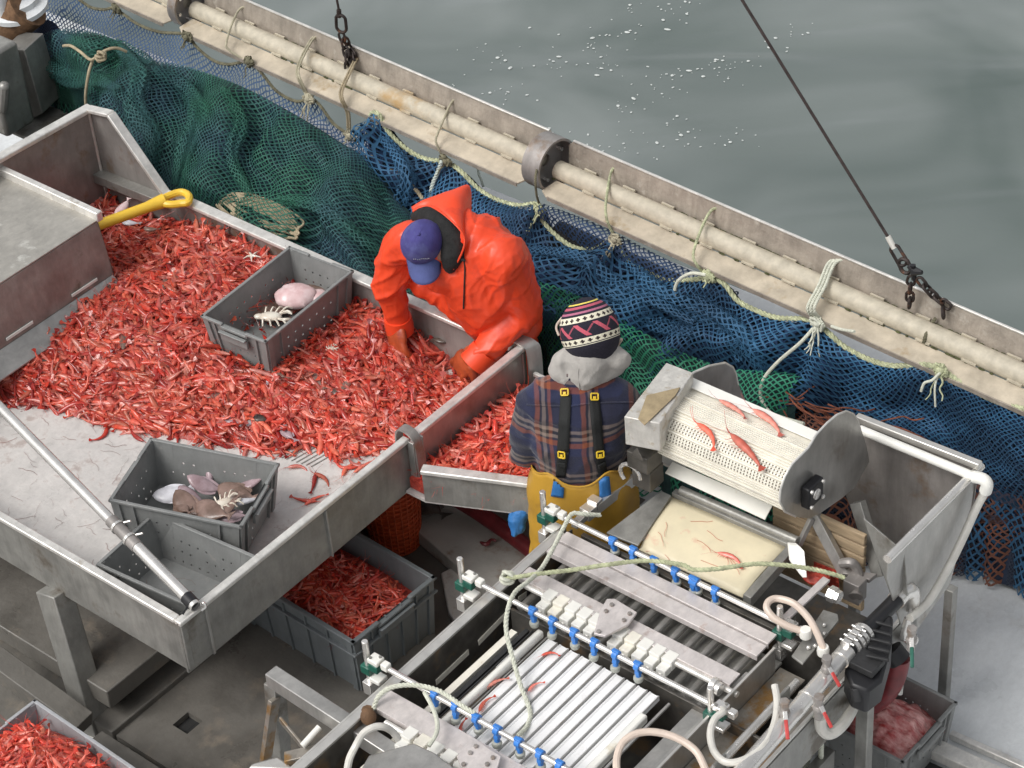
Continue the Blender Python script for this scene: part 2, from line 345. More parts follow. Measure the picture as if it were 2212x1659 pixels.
b = MB(); b.add([(-16, -4, .005), (-4.72, -4, .005), (-4.72, 4.2, .005), (-4.95, 5.0, .005), (-4.95, 6.3, .005), (-16, 6.3, .005)], [(0, 1, 2, 3, 4, 5)])  # sheet added over the deck; its dark colour paints in the shade
tag(b.build('shaded_deck_sheet', M['deck_dark'], flat=True), 'worn working deck sheet coloured dark for the shade under and beside the sorting table', 'deck', kind='structure')
# ================================================================ BOOM
BA = P('c1', 1600, 235, 1.2); BB = P('c6', 2100, 780, 1.2)
bdir = (BB-BA); bdir.z = 0; bdir.normalize(); bn = Vector((-bdir.y, bdir.x, 0))       # bn points to the water
BL = (BB-BA).length
def bp_(s, y, z): return BA+bdir*s+bn*y+Vector((0, 0, z))
def s_of(p): return (p-BA).dot(bdir)
def yb(p): return BA.y+(BB.y-BA.y)*((p.x-BA.x)/(BB.x-BA.x))
S1 = s_of(P('c1', 1110, 60, 1.22)); S2 = s_of(P('c2', 1290, 1000, 1.22))
boom = thing('net_boom', BA, 'long weathered steel boom with a pipe cradled between two flanges, held level above the nets', 'boom')
def seg(s0, s1, z=0):
    b = MB(); n = max(2, int((s1-s0)/.12)); rs = random.Random(int(s0*10))
    b.tube([bp_(s0+(s1-s0)*i/n, 0, z) for i in range(n+1)], .0455, 18)
    s = s0+.13
    while s < s1-.1:
        for yy, zz in ((.041, z+.032), (-.047, z-.016)):
            o = 0 if yy > 0 else .06
            b.bar(bp_(s+o, yy, zz), bp_(s+o+.07, yy, zz), .009, .009)
        s += .225+rs.uniform(-.01, .01)
    b.m = 1
    for i in range(int((s1-s0)*70)):
        s = s0+(s1-s0)*rs.random()
        if noise.noise(Vector((s*1.1, 3, 0))) < .05: continue
        yy, zz = ((.045, .02) if rs.random() < .6 else (-.043, -.026))
        b.ell(bp_(s, yy, z+zz), (rs.uniform(.006, .022), .006, .004), Matrix.Rotation(math.atan2(bdir.y, bdir.x), 3, 'Z'), 6, 4)
    b.build('pipe', [M['boom_pipe'], M['moss']], boom)
    b = MB(); b.prism([bp_(s0+.02, .048, z-.01), bp_(s1-.02, .048, z-.01), bp_(s1-.005, .075, z+.10), bp_(s1-.03, .085, z+.125), bp_(s0+.03, .085, z+.125), bp_(s0+.005, .075, z+.1)], bn*.008); b.build('back_plate', M['boom_side'], boom, bevel=.001)
    b = MB(); b.bar(bp_(s0+.03, .084, z+.127), bp_(s1-.03, .084, z+.127), .012, .009); b.build('plate_edge', M['steel_rim'], boom, bevel=.002)
    b = MB(); b.prism([bp_(s0+.02, -.04, z-.03), bp_(s1-.03, -.04, z-.03), bp_(s1-.005, -.07, z-.038), bp_(s1-.05, -.142, z-.055), bp_(s0+.04, -.142, z-.055), bp_(s0+.0, -.12, z-.05)], (0, 0, -.008)); b.build('lower_plate', M['alu_boom'], boom, bevel=.001)
    b = MB(); b.bar(bp_(s0+.05, -.142, z-.0635), bp_(s1-.05, -.142, z-.0635), .006, .022); b.build('lower_plate_lip', M['boom_side'], boom, bevel=.001)
seg(S1-2.4, S1-.03, -.0); seg(S1+.03, S2-.04); seg(S2+.05, BL+1.5)
for s, r, wd in ((S1, .125, .06), (S2, .132, .105)):
    b = MB(); c = bp_(s-wd/2, -.01, .03)
    b.lathe(c, bdir, [(r, 0), (r, wd), (r-.012, wd), (r-.012, wd*.3), (.03, wd*.3), (.03, wd*.2), (r-.012, wd*.2), (r-.012, 0), (r, 0)], 36)
    b.m = 1
    for k in range(6):
        a = k*math.pi/3+.3
        b.cyl(c+bdir*(wd*.3)+bn*math.cos(a)*(r-.04)+Vector((0, 0, math.sin(a)*(r-.04))), c+bdir*(wd*.3+.03)+bn*math.cos(a)*(r-.04)+Vector((0, 0, math.sin(a)*(r-.04))), .010, 6)
    b.build('collar', [M['steel_brown'], M['polished']], boom, ang=50)
# ---------------------------------------------------------------- lashings round the boom
def bpt(t, x, y, off): 
    q = P(t, x, y, 6.85, 1); 
    for _ in range(4): q = P(t, x, y, yb(q)+off, 1)
    return q
lash = [
 ([('c1', 1560, 60, .16), ('c1', 1520, 42, .09), ('c1', 1470, 60, .05), ('c1', 1420, 160, -.06), ('c1', 1392, 260, -.13), ('c1', 1400, 300, -.16), ('c1', 1470, 350, -.14), ('c1', 1530, 375, -.12)], 'rope', .0065, 'thin tan rope loop tied round the boom near its upper end'),
 ([('c1', 2050, 260, .16), ('c1', 1980, 228, .1), ('c1', 1930, 235, .07), ('c1', 1870, 330, -.05), ('c1', 1830, 430, -.13), ('c1', 1845, 500, -.16), ('c1', 1890, 590, -.14)], 'rope', .007, 'first of the doubled rope loops left of the hanging chain'),
 ([('c2', 130, 370, .12), ('c2', 105, 360, .07), ('c2', 50, 470, -.06), ('c2', 10, 560, -.13), ('c2', 15, 620, -.16), ('c2', 50, 700, -.13), ('c2', 55, 820, -.12)], 'rope_tan', .0075, 'tan rope lashing round the boom beside the chain hook'),
 ([('c2', 770, 610, .14), ('c2', 720, 600, .09), ('c2', 680, 640, .05), ('c2', 630, 750, -.07), ('c2', 590, 850, -.14), ('c2', 600, 900, -.15), ('c2', 640, 985, -.13)], 'rope', .0065, 'thin rope loop on the boom above the hooded worker'),
 ([('c2', 1340, 880, .1), ('c2', 1260, 950, .0), ('c2', 1205, 1060, -.15), ('c2', 1205, 1180, -.17), ('c2', 1225, 1260, -.14)], 'rope_dk', .006, 'dark cord tied beside the boom collar'),
 ([('c2', 1740, 1030, .14), ('c2', 1700, 1022, .09), ('c2', 1665, 1060, .05), ('c2', 1640, 1200, -.07), ('c2', 1632, 1300, -.15), ('c2', 1650, 1380, -.16), ('c2', 1690, 1460, -.14)], 'rope_g', .007, 'pale rope loop on the boom right of the collar'),
 ([('c3', 400, 1310, .14), ('c3', 340, 1280, .09), ('c3', 285, 1300, .05), ('c3', 220, 1430, -.07), ('c3', 180, 1560, -.15), ('c6', 200, 150, -.17), ('c6', 250, 210, -.13)], 'rope_g', .007, 'pale rope loop on the boom above the curled rope end'),
 ([('c6', 1125, 140, .14), ('c6', 1080, 122, .09), ('c6', 1020, 150, .06), ('c6', 960, 290, -.06), ('c6', 905, 390, -.14), ('c6', 895, 440, -.16), ('c6', 930, 480, -.13)], 'rope_lt', .009, 'thick bundled lashing of three ropes tied round the boom'),
 ([('c6', 1670, 480, .045), ('c6', 1640, 520, .02), ('c6', 1610, 580, -.04), ('c6', 1595, 632, -.05)], 'rope_dk', .008, 'short grey strap across the boom pipe near the right edge')]
for i, (pts, m, r, lab) in enumerate(lash):
    path = smoothpath([bpt(*p) for p in pts], 6); b = MB()
    if i in (1, 2, 7):
        for k in range(3 if i == 7 else 2): b.rope([p+bdir*(k*.017-.01)+Vector((0, 0, .006*k)) for p in path], r*.85)
    else: b.rope(path, r)
    tag(b.build('boom_lashing', M[m]), lab, 'rope', 'rope lashings round the boom')
# ---------------------------------------------------------------- headrope of the net with knots
HR = [('c1', 250, -120), ('c1', 400, -60), ('c1', 490, 0), ('c1', 560, 45), ('c1', 640, 58), ('c1', 700, 48), ('c1', 760, 88), ('c1', 850, 150), ('c1', 980, 196), ('c1', 1150, 212), ('c1', 1200, 280), ('c1', 1300, 365), ('c1', 1400, 395), ('c1', 1530, 378),
      ('c1', 1600, 440), ('c1', 1700, 560), ('c1', 1820, 622), ('c1', 1900, 605), ('c1', 1960, 640), ('c1', 2050, 760), ('c1', 2150, 830), ('c2', 110, 870), ('c2', 180, 820), ('c2', 190, 700), ('c2', 240, 705), ('c2', 290, 800), ('c2', 400, 910), ('c2', 520, 975), ('c2', 650, 995),
      ('c2', 740, 1050), ('c2', 850, 1160), ('c2', 970, 1230), ('c2', 1100, 1262), ('c2', 1215, 1255), ('c2', 1240, 1350), ('c2', 1330, 1450), ('c2', 1450, 1525), ('c2', 1580, 1525), ('c2', 1690, 1465), ('c2', 1760, 1590), ('c6', -60, 220), ('c6', 40, 248), ('c6', 160, 245), ('c6', 290, 232),
      ('c6', 370, 270), ('c6', 450, 370), ('c6', 560, 430), ('c6', 700, 478), ('c6', 900, 490), ('c6', 1000, 560), ('c6', 1100, 650), ('c6', 1250, 730), ('c6', 1400, 772), ('c6', 1600, 765), ('c6', 1710, 800), ('c6', 1850, 895), ('c6', 2050, 995), ('c6', 2212, 1040), ('c6', 2500, 1130)]
HY = -.13
hrp = smoothpath([bpt(a, x, y, HY) for a, x, y in HR], 5)
i0 = 5*23
b = MB(); b.rope(hrp[:i0], .0085); tag(b.build('headrope', M['rope_dk']), 'dark weathered headrope swagging along the top of the sheer blue net', 'rope', 'headrope along the net edge')
b = MB(); b.rope(hrp[i0-1:], .0125, .075); tag(b.build('headrope', M['rope_g']), 'thick twisted pale headrope looping under the boom on the right', 'rope', 'headrope along the net edge')
def knot(t, x, y, m, label, rad=.028, tails=3, tl=.12, seed=0, y_off=-.15, long=None):
    rk = random.Random(seed); c = bpt(t, x, y, y_off); b = MB()
    for k in range(4):
        ax = Matrix.Rotation(rk.uniform(-.6, .6)+math.pi/2, 3, 'X')@Matrix.Rotation(rk.uniform(-1, 1), 3, 'Z')
        b.tube([c+Vector((rk.uniform(-.012, .012), 0, rk.uniform(-.012, .012)))+(Matrix.Rotation(rk.uniform(-.8, .8), 3, 'Y')@Matrix.Rotation(math.pi/2+rk.uniform(-.5, .5), 3, 'X')@Vector((rad*math.cos(a*math.pi/6), rad*math.sin(a*math.pi/6)*.8, 0))) for a in range(12)], .007, 6, closed=True)
    b.ell(c, rad*.75, nu=8, nv=6)
    for k in range(tails):
        d = Vector((rk.uniform(-.5, .5), -.1, -1)).normalized()*tl*rk.uniform(.5, 1.2); q = [c]
        for j in range(1, 6): q.append(c+d*(j/5)+Vector((rk.uniform(-.008, .008), -.01*j, rk.uniform(-.005, .005))))
        b.tube(smoothpath(q, 3), [.005-.0025*z/15 for z in range(16)], 5)
    return tag(b.build('rope_knot', M[m]), label, 'knot', 'knots tying the net to the boom')
for i, (t, x, y, m, l, tl, n) in enumerate([('c1', 710, 52, 'rope_dk', 'dark knot on the headrope nearest the top left of the boom', .05, 2), ('c1', 1150, 225, 'rope_dk', 'tangled dark knot with loops beneath the first boom collar', .05, 3), ('c1', 1530, 378, 'rope_dk', 'dark double knot with a short loose tail at the second swag', .1, 1),
      ('c1', 1895, 605, 'rope', 'pale knot with a long frayed end beside the sheer net', .22, 3), ('c2', 60, 830, 'rope', 'knot joining the tan lashing to the headrope below the chain', .05, 2), ('c2', 650, 990, 'rope_dk', 'dark knot directly above the orange hood', .06, 1),
      ('c2', 1225, 1290, 'rope_g', 'knot with splayed pale and blue ends beneath the collar', .15, 3), ('c2', 1690, 1470, 'rope', 'shaggy knot with a frayed pale tuft right of the collar', .14, 4), ('c6', 270, 225, 'rope_g', 'whipped knot beside the curled rope end', .03, 1),
      ('c6', 945, 510, 'rope_lt', 'large frayed knot beneath the bundled lashing', .11, 7), ('c6', 1700, 800, 'rope_g', 'small knot with two thin tails near the right edge', .18, 2)]):
    knot(t, x, y, m, l, seed=i, tl=tl, tails=n)
def ropeobj(name, pts, m, r, label, cat='rope', twist=True, off=None, grp=None, nn=6):
    path = smoothpath([bpt(*p) if len(p) == 4 else P(p[0], p[1], p[2], p[3], p[4]) for p in pts], nn); b = MB()
    (b.rope(path, r) if twist else b.tube(path, r, 8))
    return tag(b.build(name, M[m]), label, cat, grp)
ropeobj('loose_rope', [('c6', 920, 540, -.16), ('c6', 840, 630, -.2), ('c6', 700, 750, -.24), ('c6', 610, 860, -.28), ('c6', 595, 960, -.3), ('c6', 640, 1050, -.34), ('c6', 720, 1090, -.36), ('c6', 860, 1130, -.36)], 'rope_lt', .0085, 'long pale rope hanging in a curve from the large frayed knot to the drum', twist=False)
ropeobj('loose_rope', [('c6', 260, 215, -.16), ('c6', 170, 205, -.17), ('c6', 100, 240, -.18), ('c6', 70, 290, -.19), ('c6', 68, 345, -.2)], 'rope_lt', .0085, 'short curled rope end sticking out beside the headrope knot', twist=False)
ropeobj('loose_rope', [('c2', 170, 930, -.15), ('c2', 230, 980, -.17), ('c2', 320, 1040, -.2), ('c2', 400, 1100, -.22), ('c2', 470, 1170, -.25), ('c2', 520, 1240, -.27)], 'rope_tan', .010, 'frayed tan braided rope slanting behind the orange hood')
ropeobj('loose_rope', [('c2', 625, 990, -.17), ('c2', 600, 1060, -.18), ('c2', 570, 1130, -.2), ('c2', 555, 1210, -.22)], 'twine_w', .011, 'pale frayed twine hanging down beside the orange hood')
ropeobj('loose_rope', [('c2', 850, 1010, .1), ('c2', 850, 1060, .08), ('c2', 870, 1110, .06), ('c2', 880, 1145, .04)], 'twine_w', .007, 'wispy pale twine dangling over the water right of the hood')
ropeobj('loose_rope', [('c6', 1030, 530, -.16), ('c6', 1090, 550, -.18), ('c6', 1170, 562, -.2)], 'rope_lt', .007, 'stiff rope end pointing right from the large frayed knot', twist=False)
ropeobj('loose_rope', [('c6', 1700, 810, -.16), ('c6', 1650, 860, -.2), ('c6', 1600, 880, -.22), ('c6', 1580, 930, -.23)], 'rope_lt', .006, 'short frayed rope tail below the last knot on the right', twist=False)
ropeobj('loose_rope', [('c6', 1690, 810, -.16), ('c6', 1665, 900, -.2), ('c6', 1668, 1025, -.22)], 'rope_lt', .0045, 'thin straight twine hanging below the last knot on the right', twist=False)
# ---------------------------------------------------------------- chains and wires
def link(b, c, T, side, L, w_, r):
    T = T.normalized(); side = (side-T*side.dot(T)).normalized(); pts = []
    h = L/2-w_/2
    for k in range(16):
        a = 2*math.pi*k/16; pts.append(c+T*(math.sin(a)*w_/2+(h if math.sin(a) >= 0 else -h))+side*math.cos(a)*w_/2)
    b.tube(pts, r, 6, closed=True)
def chainpath(b, pts, L=.05, w_=.032, r=.0065):
    path = smoothpath(pts, 8); acc = 0; k = 0; st = L-2.1*r
    for i in range(1, len(path)):
        d = (path[i]-path[i-1]).length; acc += d
        if acc >= st:
            acc -= st; T = path[i]-path[i-1]; s0 = T.orthogonal().normalized(); s0 = Quaternion(T.normalized(), k*math.pi/2+.5)@s0; link(b, path[i], T, s0, L, w_, r); k += 1
ch = thing('lifting_chain', bpt('c2', 60, 340, .0), 'dark lifting chain with shackle hooked to the boom at upper left', 'chain', 'chains holding up the boom')
b = MB(); chainpath(b, [bpt('c1', 2090, 185, .03), bpt('c1', 2110, 260, .03), bpt('c1', 2130, 340, .02), bpt('c1', 2140, 440, .0)]); b.build('chain', M['chain'], ch)
b = MB(); chainpath(b, [bpt('c1', 2110, 210, .05), bpt('c1', 2150, 300, .06), bpt('c1', 2180, 350, .05), bpt('c2', 60, 350, .04)], .046, .03, .006); 
b.tube(smoothpath([bpt('c1', 2170, 350, .05), bpt('c2', 40, 320, .05), bpt('c2', 60, 330, .05), bpt('c2', 70, 370, .04), bpt('c2', 45, 400, .02)], 5), .012, 8); b.build('hook', M['chain'], ch)
b = MB(); link(b, bpt('c1', 2096, 145, .03), bpt('c1', 2096, 185, .03)-bpt('c1', 2090, 105, .03), Vector((1, .3, 0)), .10, .055, .008); b.build('shackle', M['chain'], ch)
b = MB(); b.tube([bpt('c1', 2084, 105, .03), bpt('c1', 2082, 60, .03)], .012, 8); b.build('ferrule', M['wire'], ch)
b = MB(); b.tube([bpt('c1', 2082, 60, .03), bpt('c1', 2070, 0, .03), bpt('c1', 2040, -140, .03), bpt('c1', 1900, -800, .03)], .006, 6); b.build('wire', M['wire'], ch)
c2_ = thing('lifting_chain', bpt('c6', 1720, 450, .0), 'rusty forked chain on a taut wire holding the boom at right', 'chain', 'chains holding up the boom')
b = MB(); b.tube([bpt('c3', 1380, 1462, .03), bpt('c3', 480, 0, .03), bpt('c3', 180, -487, .03)], .0065, 8); b.build('wire', M['wire'], c2_)
b = MB(); b.tube([bpt('c3', 1375, 1452, .03), bpt('c3', 1415, 1525, .03)], .0125, 10); b.build('ferrule', M['hose'], c2_)
b = MB(); link(b, bpt('c3', 1442, 1570, .03), bpt('c3', 1475, 1625, .03)-bpt('c3', 1412, 1520, .03), Vector((1, .2, 0)), .095, .042, .007); link(b, bpt('c6', 1480, 160, .03), bpt('c6', 1500, 200, .03)-bpt('c6', 1460, 120, .03), Vector((1, .2, .4)), .065, .045, .009); b.build('shackle', M['chain'], c2_)
b = MB(); cc = bpt('c6', 1540, 195, .02); b.tube([cc+Vector((-.03, 0, .02)), cc, cc+Vector((.035, 0, .01))], [.010, .02, .009], 8); b.tube([cc+Vector((-.01, 0, .03)), cc+Vector((.0, .0, -.04))], .012, 8); b.build('hook', M['black'], c2_)
b = MB(); chainpath(b, [bpt('c6', 1530, 210, .02), bpt('c6', 1515, 270, .02), bpt('c6', 1510, 385, .02)]); b.build('chain', M['chain'], c2_)
b = MB(); chainpath(b, [bpt('c6', 1545, 210, .02), bpt('c6', 1600, 280, .03), bpt('c6', 1680, 360, .05), bpt('c6', 1735, 400, .06), bpt('c6', 1715, 440, .04), bpt('c6', 1730, 480, .03)]); b.build('chain', M['chain'], c2_)
# ================================================================ NETS
def net_mat(name, col, cell=.022, wid=.16, dark=.6, asp=1.0, warp=.7, col2=None, alpha=True, seed=0):
    m = bpy.data.materials.new(name); m.use_nodes = True; t = m.node_tree; n = t.nodes; L = t.links
    p = n['Principled BSDF']; p.inputs['Roughness'].default_value = .75
    uv = n.new('ShaderNodeUVMap'); nz = n.new('ShaderNodeTexNoise'); nz.inputs['Scale'].default_value = 6; nz.inputs['Detail'].default_value = 3
    L.new(uv.outputs[0], nz.inputs['Vector'])
    ad = n.new('ShaderNodeVectorMath'); ad.operation = 'MULTIPLY_ADD'; L.new(nz.outputs['Color'], ad.inputs[0]); ad.inputs[1].default_value = (warp*.1,)*3
    L.new(uv.outputs[0], ad.inputs[2])
    sp = n.new('ShaderNodeSeparateXYZ'); L.new(ad.outputs[0], sp.inputs[0])
    def mth(op, a, b_=None, c=None):
        q = n.new('ShaderNodeMath'); q.operation = op
        for i, v in enumerate((a, b_, c)):
            if v is None: continue
            if isinstance(v, (int, float)): q.inputs[i].default_value = v
            else: L.new(v, q.inputs[i])
        return q.outputs[0]
    k = 1/(cell*1.414)
    u = mth('MULTIPLY', sp.outputs[0], k); v = mth('MULTIPLY', sp.outputs[1], k*asp)
    a = mth('PINGPONG', mth('ADD', mth('ADD', u, v), 500+seed), .5); c = mth('PINGPONG', mth('ADD', mth('SUBTRACT', u, v), 500), .5)
    mn = mth('MINIMUM', a, c); kn = mth('MULTIPLY', mth('ADD', a, c), .62)
    d = mth('MINIMUM', mn, kn)
    nw = n.new('ShaderNodeTexNoise'); nw.inputs['Scale'].default_value = 11; L.new(uv.outputs[0], nw.inputs['Vector'])
    al = mth('LESS_THAN', d, mth('MULTIPLY', mth('ADD', nw.outputs[0], .45), wid*1.05))
    # colour: noise mix
    n2 = n.new('ShaderNodeTexNoise'); n2.inputs['Scale'].default_value = 2.2; n2.inputs['Detail'].default_value = 5
    geo = n.new('ShaderNodeNewGeometry'); L.new(geo.outputs['Position'], n2.inputs['Vector'])
    rp = n.new('ShaderNodeValToRGB'); rp.color_ramp.elements[0].position = .38; rp.color_ramp.elements[1].position = .62
    rp.color_ramp.elements[0].color = (*col, 1); rp.color_ramp.elements[1].color = (*(col2 or tuple(x*1.5 for x in col)), 1)
    L.new(n2.outputs[0], rp.inputs[0]); L.new(rp.outputs[0], p.inputs['Base Color'])
    bpn = n.new('ShaderNodeBump'); bpn.inputs['Strength'].default_value = .8; bpn.inputs['Distance'].default_value = .004; bpn.invert = True
    L.new(d, bpn.inputs['Height']); L.new(bpn.outputs[0], p.inputs['Normal'])
    if alpha:
        tr = n.new('ShaderNodeBsdfTransparent'); mx = n.new('ShaderNodeMixShader'); L.new(al, mx.inputs[0]); L.new(tr.outputs[0], mx.inputs[1]); L.new(p.outputs[0], mx.inputs[2])
        L.new(mx.outputs[0], n['Material Output'].inputs['Surface'])
    else:
        p.inputs['Base Color'].default_value = (*col, 1)
    return m
def folds(u, v, amp, sc, ang, seed):
    # drapery: ridged folds running at an angle, broken up by noise
    ca, sa = math.cos(ang), math.sin(ang); w1 = noise.noise(Vector((u*1.7, v*1.7, seed)))*.35; w2 = noise.noise(Vector((u*4, v*3, seed+9)))*.12
    a = (u*ca+v*sa+w1+w2)*sc
    r = 1-abs(2*(a-math.floor(a))-1); r = r*r*(3-2*r)
    m = .5+.5*noise.noise(Vector((u*.9+3, v*1.3, seed+5)))*1.6
    return amp*(r-.5)*max(0, m)+amp*.55*noise.noise(Vector((u*2.4, v*2.4, seed+2)))+amp*.2*noise.noise(Vector((u*8, v*8, seed+2)))
def resamp(pts, n):
    path = smoothpath(pts, 8); L = [0]
    for i in range(1, len(path)): L.append(L[-1]+(path[i]-path[i-1]).length)
    out = []; j = 0
    for i in range(n):
        d = L[-1]*i/(n-1)
        while j < len(path)-2 and L[j+1] < d: j += 1
        out.append(path[j].lerp(path[j+1], (d-L[j])/max(1e-9, L[j+1]-L[j])))
    return out
def resamp_x(path, xs):
    out = []; j = 0
    for x in xs:
        while j < len(path)-2 and path[j+1].x < x: j += 1
        a, b = path[j], path[j+1]; t = (x-a.x)/max(1e-6, b.x-a.x); out.append(a.lerp(b, max(0, min(1, t))))
    return out
def netsheet(name, T, B, m, nu, nv, bulge, amp, sc=3, ang=.4, seed=0, edge=.2, build=True, depth=0, byx=False, uvs=1.0, shear=0, gather=None, parent=None, drop=True):
    if byx:
        xs = [max(T[0].x, B[0].x)+(min(T[-1].x, B[-1].x)-max(T[0].x, B[0].x))*i/(nu-1) for i in range(nu)]
        # keep the rope's swags: the top follows the given path, columns spread by x
        top = resamp_x(T, xs); bot = resamp_x(B, xs)
    else: top = resamp(T, nu); bot = resamp(B, nu)
    rows = [[None]*nu for _ in range(nv)]; uv = []; us = [0]
    for i in range(1, nu): us.append(us[-1]+((top[i]-top[i-1]).length+(bot[i]-bot[i-1]).length)*.5)
    for j in range(nv):
        s = j/(nv-1)
        for i in range(nu):
            L = (top[i]-bot[i]).length; v = s*L; u = us[i]
            nrm = Vector((0, -.7, .71)); q = top[i].lerp(bot[i], s)+nrm*(bulge*math.sin(math.pi*s**.8))
            k = min(1, min(s/edge if edge else 1, 1)); q += nrm*(folds(u, v, amp, sc, ang, seed)*k-depth)
            rows[j][i] = q; uv.append(((u+shear*v+(gather(u, v) if gather else 0))*uvs, v*uvs*1.15))
    if drop:
        for j in range(1, 9):
            t = j/8; r = []
            for i in range(nu):
                q = rows[nv-1][i]; z = q.z+(.03-q.z)*t; r.append(Vector((q.x, q.y+.05*math.sin(i*.25+seed)*t, z))); uv.append((us[i], (nv+j*2)*.02))
            rows.append(r)
    b = MB(); b.sheet(rows)
    return b.build(name, m, parent, uv=uv, ang=180)
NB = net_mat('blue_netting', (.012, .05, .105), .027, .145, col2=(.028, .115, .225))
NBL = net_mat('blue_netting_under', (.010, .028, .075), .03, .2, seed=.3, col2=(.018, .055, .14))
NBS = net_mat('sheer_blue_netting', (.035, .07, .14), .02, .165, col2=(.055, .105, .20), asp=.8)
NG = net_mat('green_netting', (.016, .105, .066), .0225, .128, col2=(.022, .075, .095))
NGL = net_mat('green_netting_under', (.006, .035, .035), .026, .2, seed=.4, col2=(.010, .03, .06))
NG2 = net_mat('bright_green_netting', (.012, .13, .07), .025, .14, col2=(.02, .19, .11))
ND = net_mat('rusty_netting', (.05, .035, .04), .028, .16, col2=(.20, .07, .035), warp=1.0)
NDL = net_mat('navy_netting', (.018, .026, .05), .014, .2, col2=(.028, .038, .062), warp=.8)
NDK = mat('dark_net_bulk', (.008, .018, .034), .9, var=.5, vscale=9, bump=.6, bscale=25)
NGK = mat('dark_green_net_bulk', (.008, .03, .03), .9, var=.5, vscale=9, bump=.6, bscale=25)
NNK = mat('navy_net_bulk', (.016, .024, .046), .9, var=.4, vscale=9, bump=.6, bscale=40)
def band(pts): return [P('v', x, y, yy, 1) for x, y, yy in pts]
hrp_up = [hrp[0]]
for p in hrp:
    if p.x > hrp_up[-1].x+.004: hrp_up.append(p)
# sheer part at left: water shows through
iS = next(i for i, p in enumerate(hrp_up) if p.x > -6.98)
T = [P('v', -40, -330, 6.75, 1)]+hrp_up[:iS+1]
sheer = netsheet('hanging_net', T, band([(-130, 60, 6.66), (0, 120, 6.66), (120, 130, 6.66), (230, 150, 6.66), (330, 190, 6.66), (430, 220, 6.66), (560, 260, 6.66), (700, 330, 6.66), (800, 400, 6.66)]), NBS, 200, 40, -.05, .05, 2.0, .9, 3, .25, byx=True, drop=False)
tag(sheer, 'sheer blue net hanging from the headrope with grey water showing through', 'net', 'trawl nets draped over the side')
# main blue heap
Tb = hrp_up[iS:]; Bb = band([(740, 420, 6.62), (850, 520, 6.5), (1000, 640, 6.4), (1180, 670, 6.4), (1290, 725, 6.42), (1420, 830, 6.45), (1560, 900, 6.5), (1680, 905, 6.6), (1830, 935, 6.65), (1960, 985, 6.7), (2110, 1040, 6.72), (2300, 1120, 6.72)])
blue = thing('trawl_net', (-5, 6.6, 0), 'deep blue trawl net heaped in folds under the boom on the right', 'net', 'trawl nets draped over the side')
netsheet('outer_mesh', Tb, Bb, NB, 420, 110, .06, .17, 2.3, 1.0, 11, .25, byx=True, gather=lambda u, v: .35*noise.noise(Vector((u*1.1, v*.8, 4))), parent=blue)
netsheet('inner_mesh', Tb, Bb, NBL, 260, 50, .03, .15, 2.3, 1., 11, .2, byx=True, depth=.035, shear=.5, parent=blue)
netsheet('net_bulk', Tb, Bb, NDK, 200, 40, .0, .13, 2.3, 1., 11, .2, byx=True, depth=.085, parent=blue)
netsheet('roll_cover_mesh', band([(1175, 440, 6.74), (1300, 488, 6.74), (1440, 560, 6.74), (1600, 632, 6.74)]), band([(1165, 470, 6.7), (1300, 560, 6.7), (1440, 640, 6.7), (1600, 690, 6.7)]), net_mat('dark_blue_netting', (.012, .03, .07), .022, .2, col2=(.02, .05, .12)), 120, 30, .05, .03, 3, .5, 71, .1, parent=blue, drop=False)
# bright green under the blue
g2 = thing('trawl_net', (-5, 6.3, 0), 'bright green net piece showing below the blue net beside the knitted hat', 'net', 'trawl nets draped over the side')
T2 = band([(1080, 600, 6.5), (1180, 610, 6.45), (1290, 660, 6.45), (1430, 740, 6.45), (1560, 790, 6.5), (1690, 800, 6.55), (1730, 815, 6.56)]); B2 = band([(1150, 790, 6.3), (1200, 820, 6.3), (1300, 880, 6.3), (1420, 920, 6.3), (1560, 940, 6.3), (1660, 900, 6.45), (1700, 880, 6.5)])
netsheet('outer_mesh', T2, B2, NG2, 180, 60, .04, .08, 3, .8, 23, .1, depth=.03, parent=g2); netsheet('net_bulk', T2, B2, NGK, 80, 30, 0, .05, 3, .8, 25, .1, depth=.09, parent=g2)
# rusty dark net at far right
dn = thing('trawl_net', (-3.6, 6.8, 0), 'dark navy net with rusty orange strands lying at the far right of the deck', 'net', 'trawl nets draped over the side')
T3 = band([(1540, 820, 6.78), (1700, 860, 6.78), (1850, 900, 6.8), (2000, 950, 6.84), (2212, 1020, 6.86), (2350, 1060, 6.86)]); B3 = band([(1560, 940, 6.5), (1700, 960, 6.5), (1850, 990, 6.5), (1990, 1060, 6.6), (2110, 1110, 6.7), (2212, 1120, 6.76), (2350, 1190, 6.78)])
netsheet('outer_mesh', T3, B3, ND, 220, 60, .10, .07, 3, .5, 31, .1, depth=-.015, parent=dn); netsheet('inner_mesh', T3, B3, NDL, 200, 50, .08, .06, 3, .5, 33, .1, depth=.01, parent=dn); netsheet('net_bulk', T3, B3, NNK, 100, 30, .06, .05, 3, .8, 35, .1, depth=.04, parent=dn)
b = MB(); rr = random.Random(5)
for k in range(38):
    s = rr.random(); c = P('v', 1640+s*360, 862+s*s*110+s*20+rr.gauss(0, 12), 6.5, 1); q = [c]
    d = Vector((1, 0, -.15))
    for j in range(6): d = (d+Vector((rr.uniform(-.4, .4), rr.uniform(-.4, .4), rr.uniform(-.5, .5)))).normalized(); q.append(q[-1]+d*.05)
    b.tube(smoothpath(q, 3), .0035, 5)
b.build('loose_strands', mat('rust_red_twine', (.17, .055, .03), .85, var=.5, vscale=20), dn)
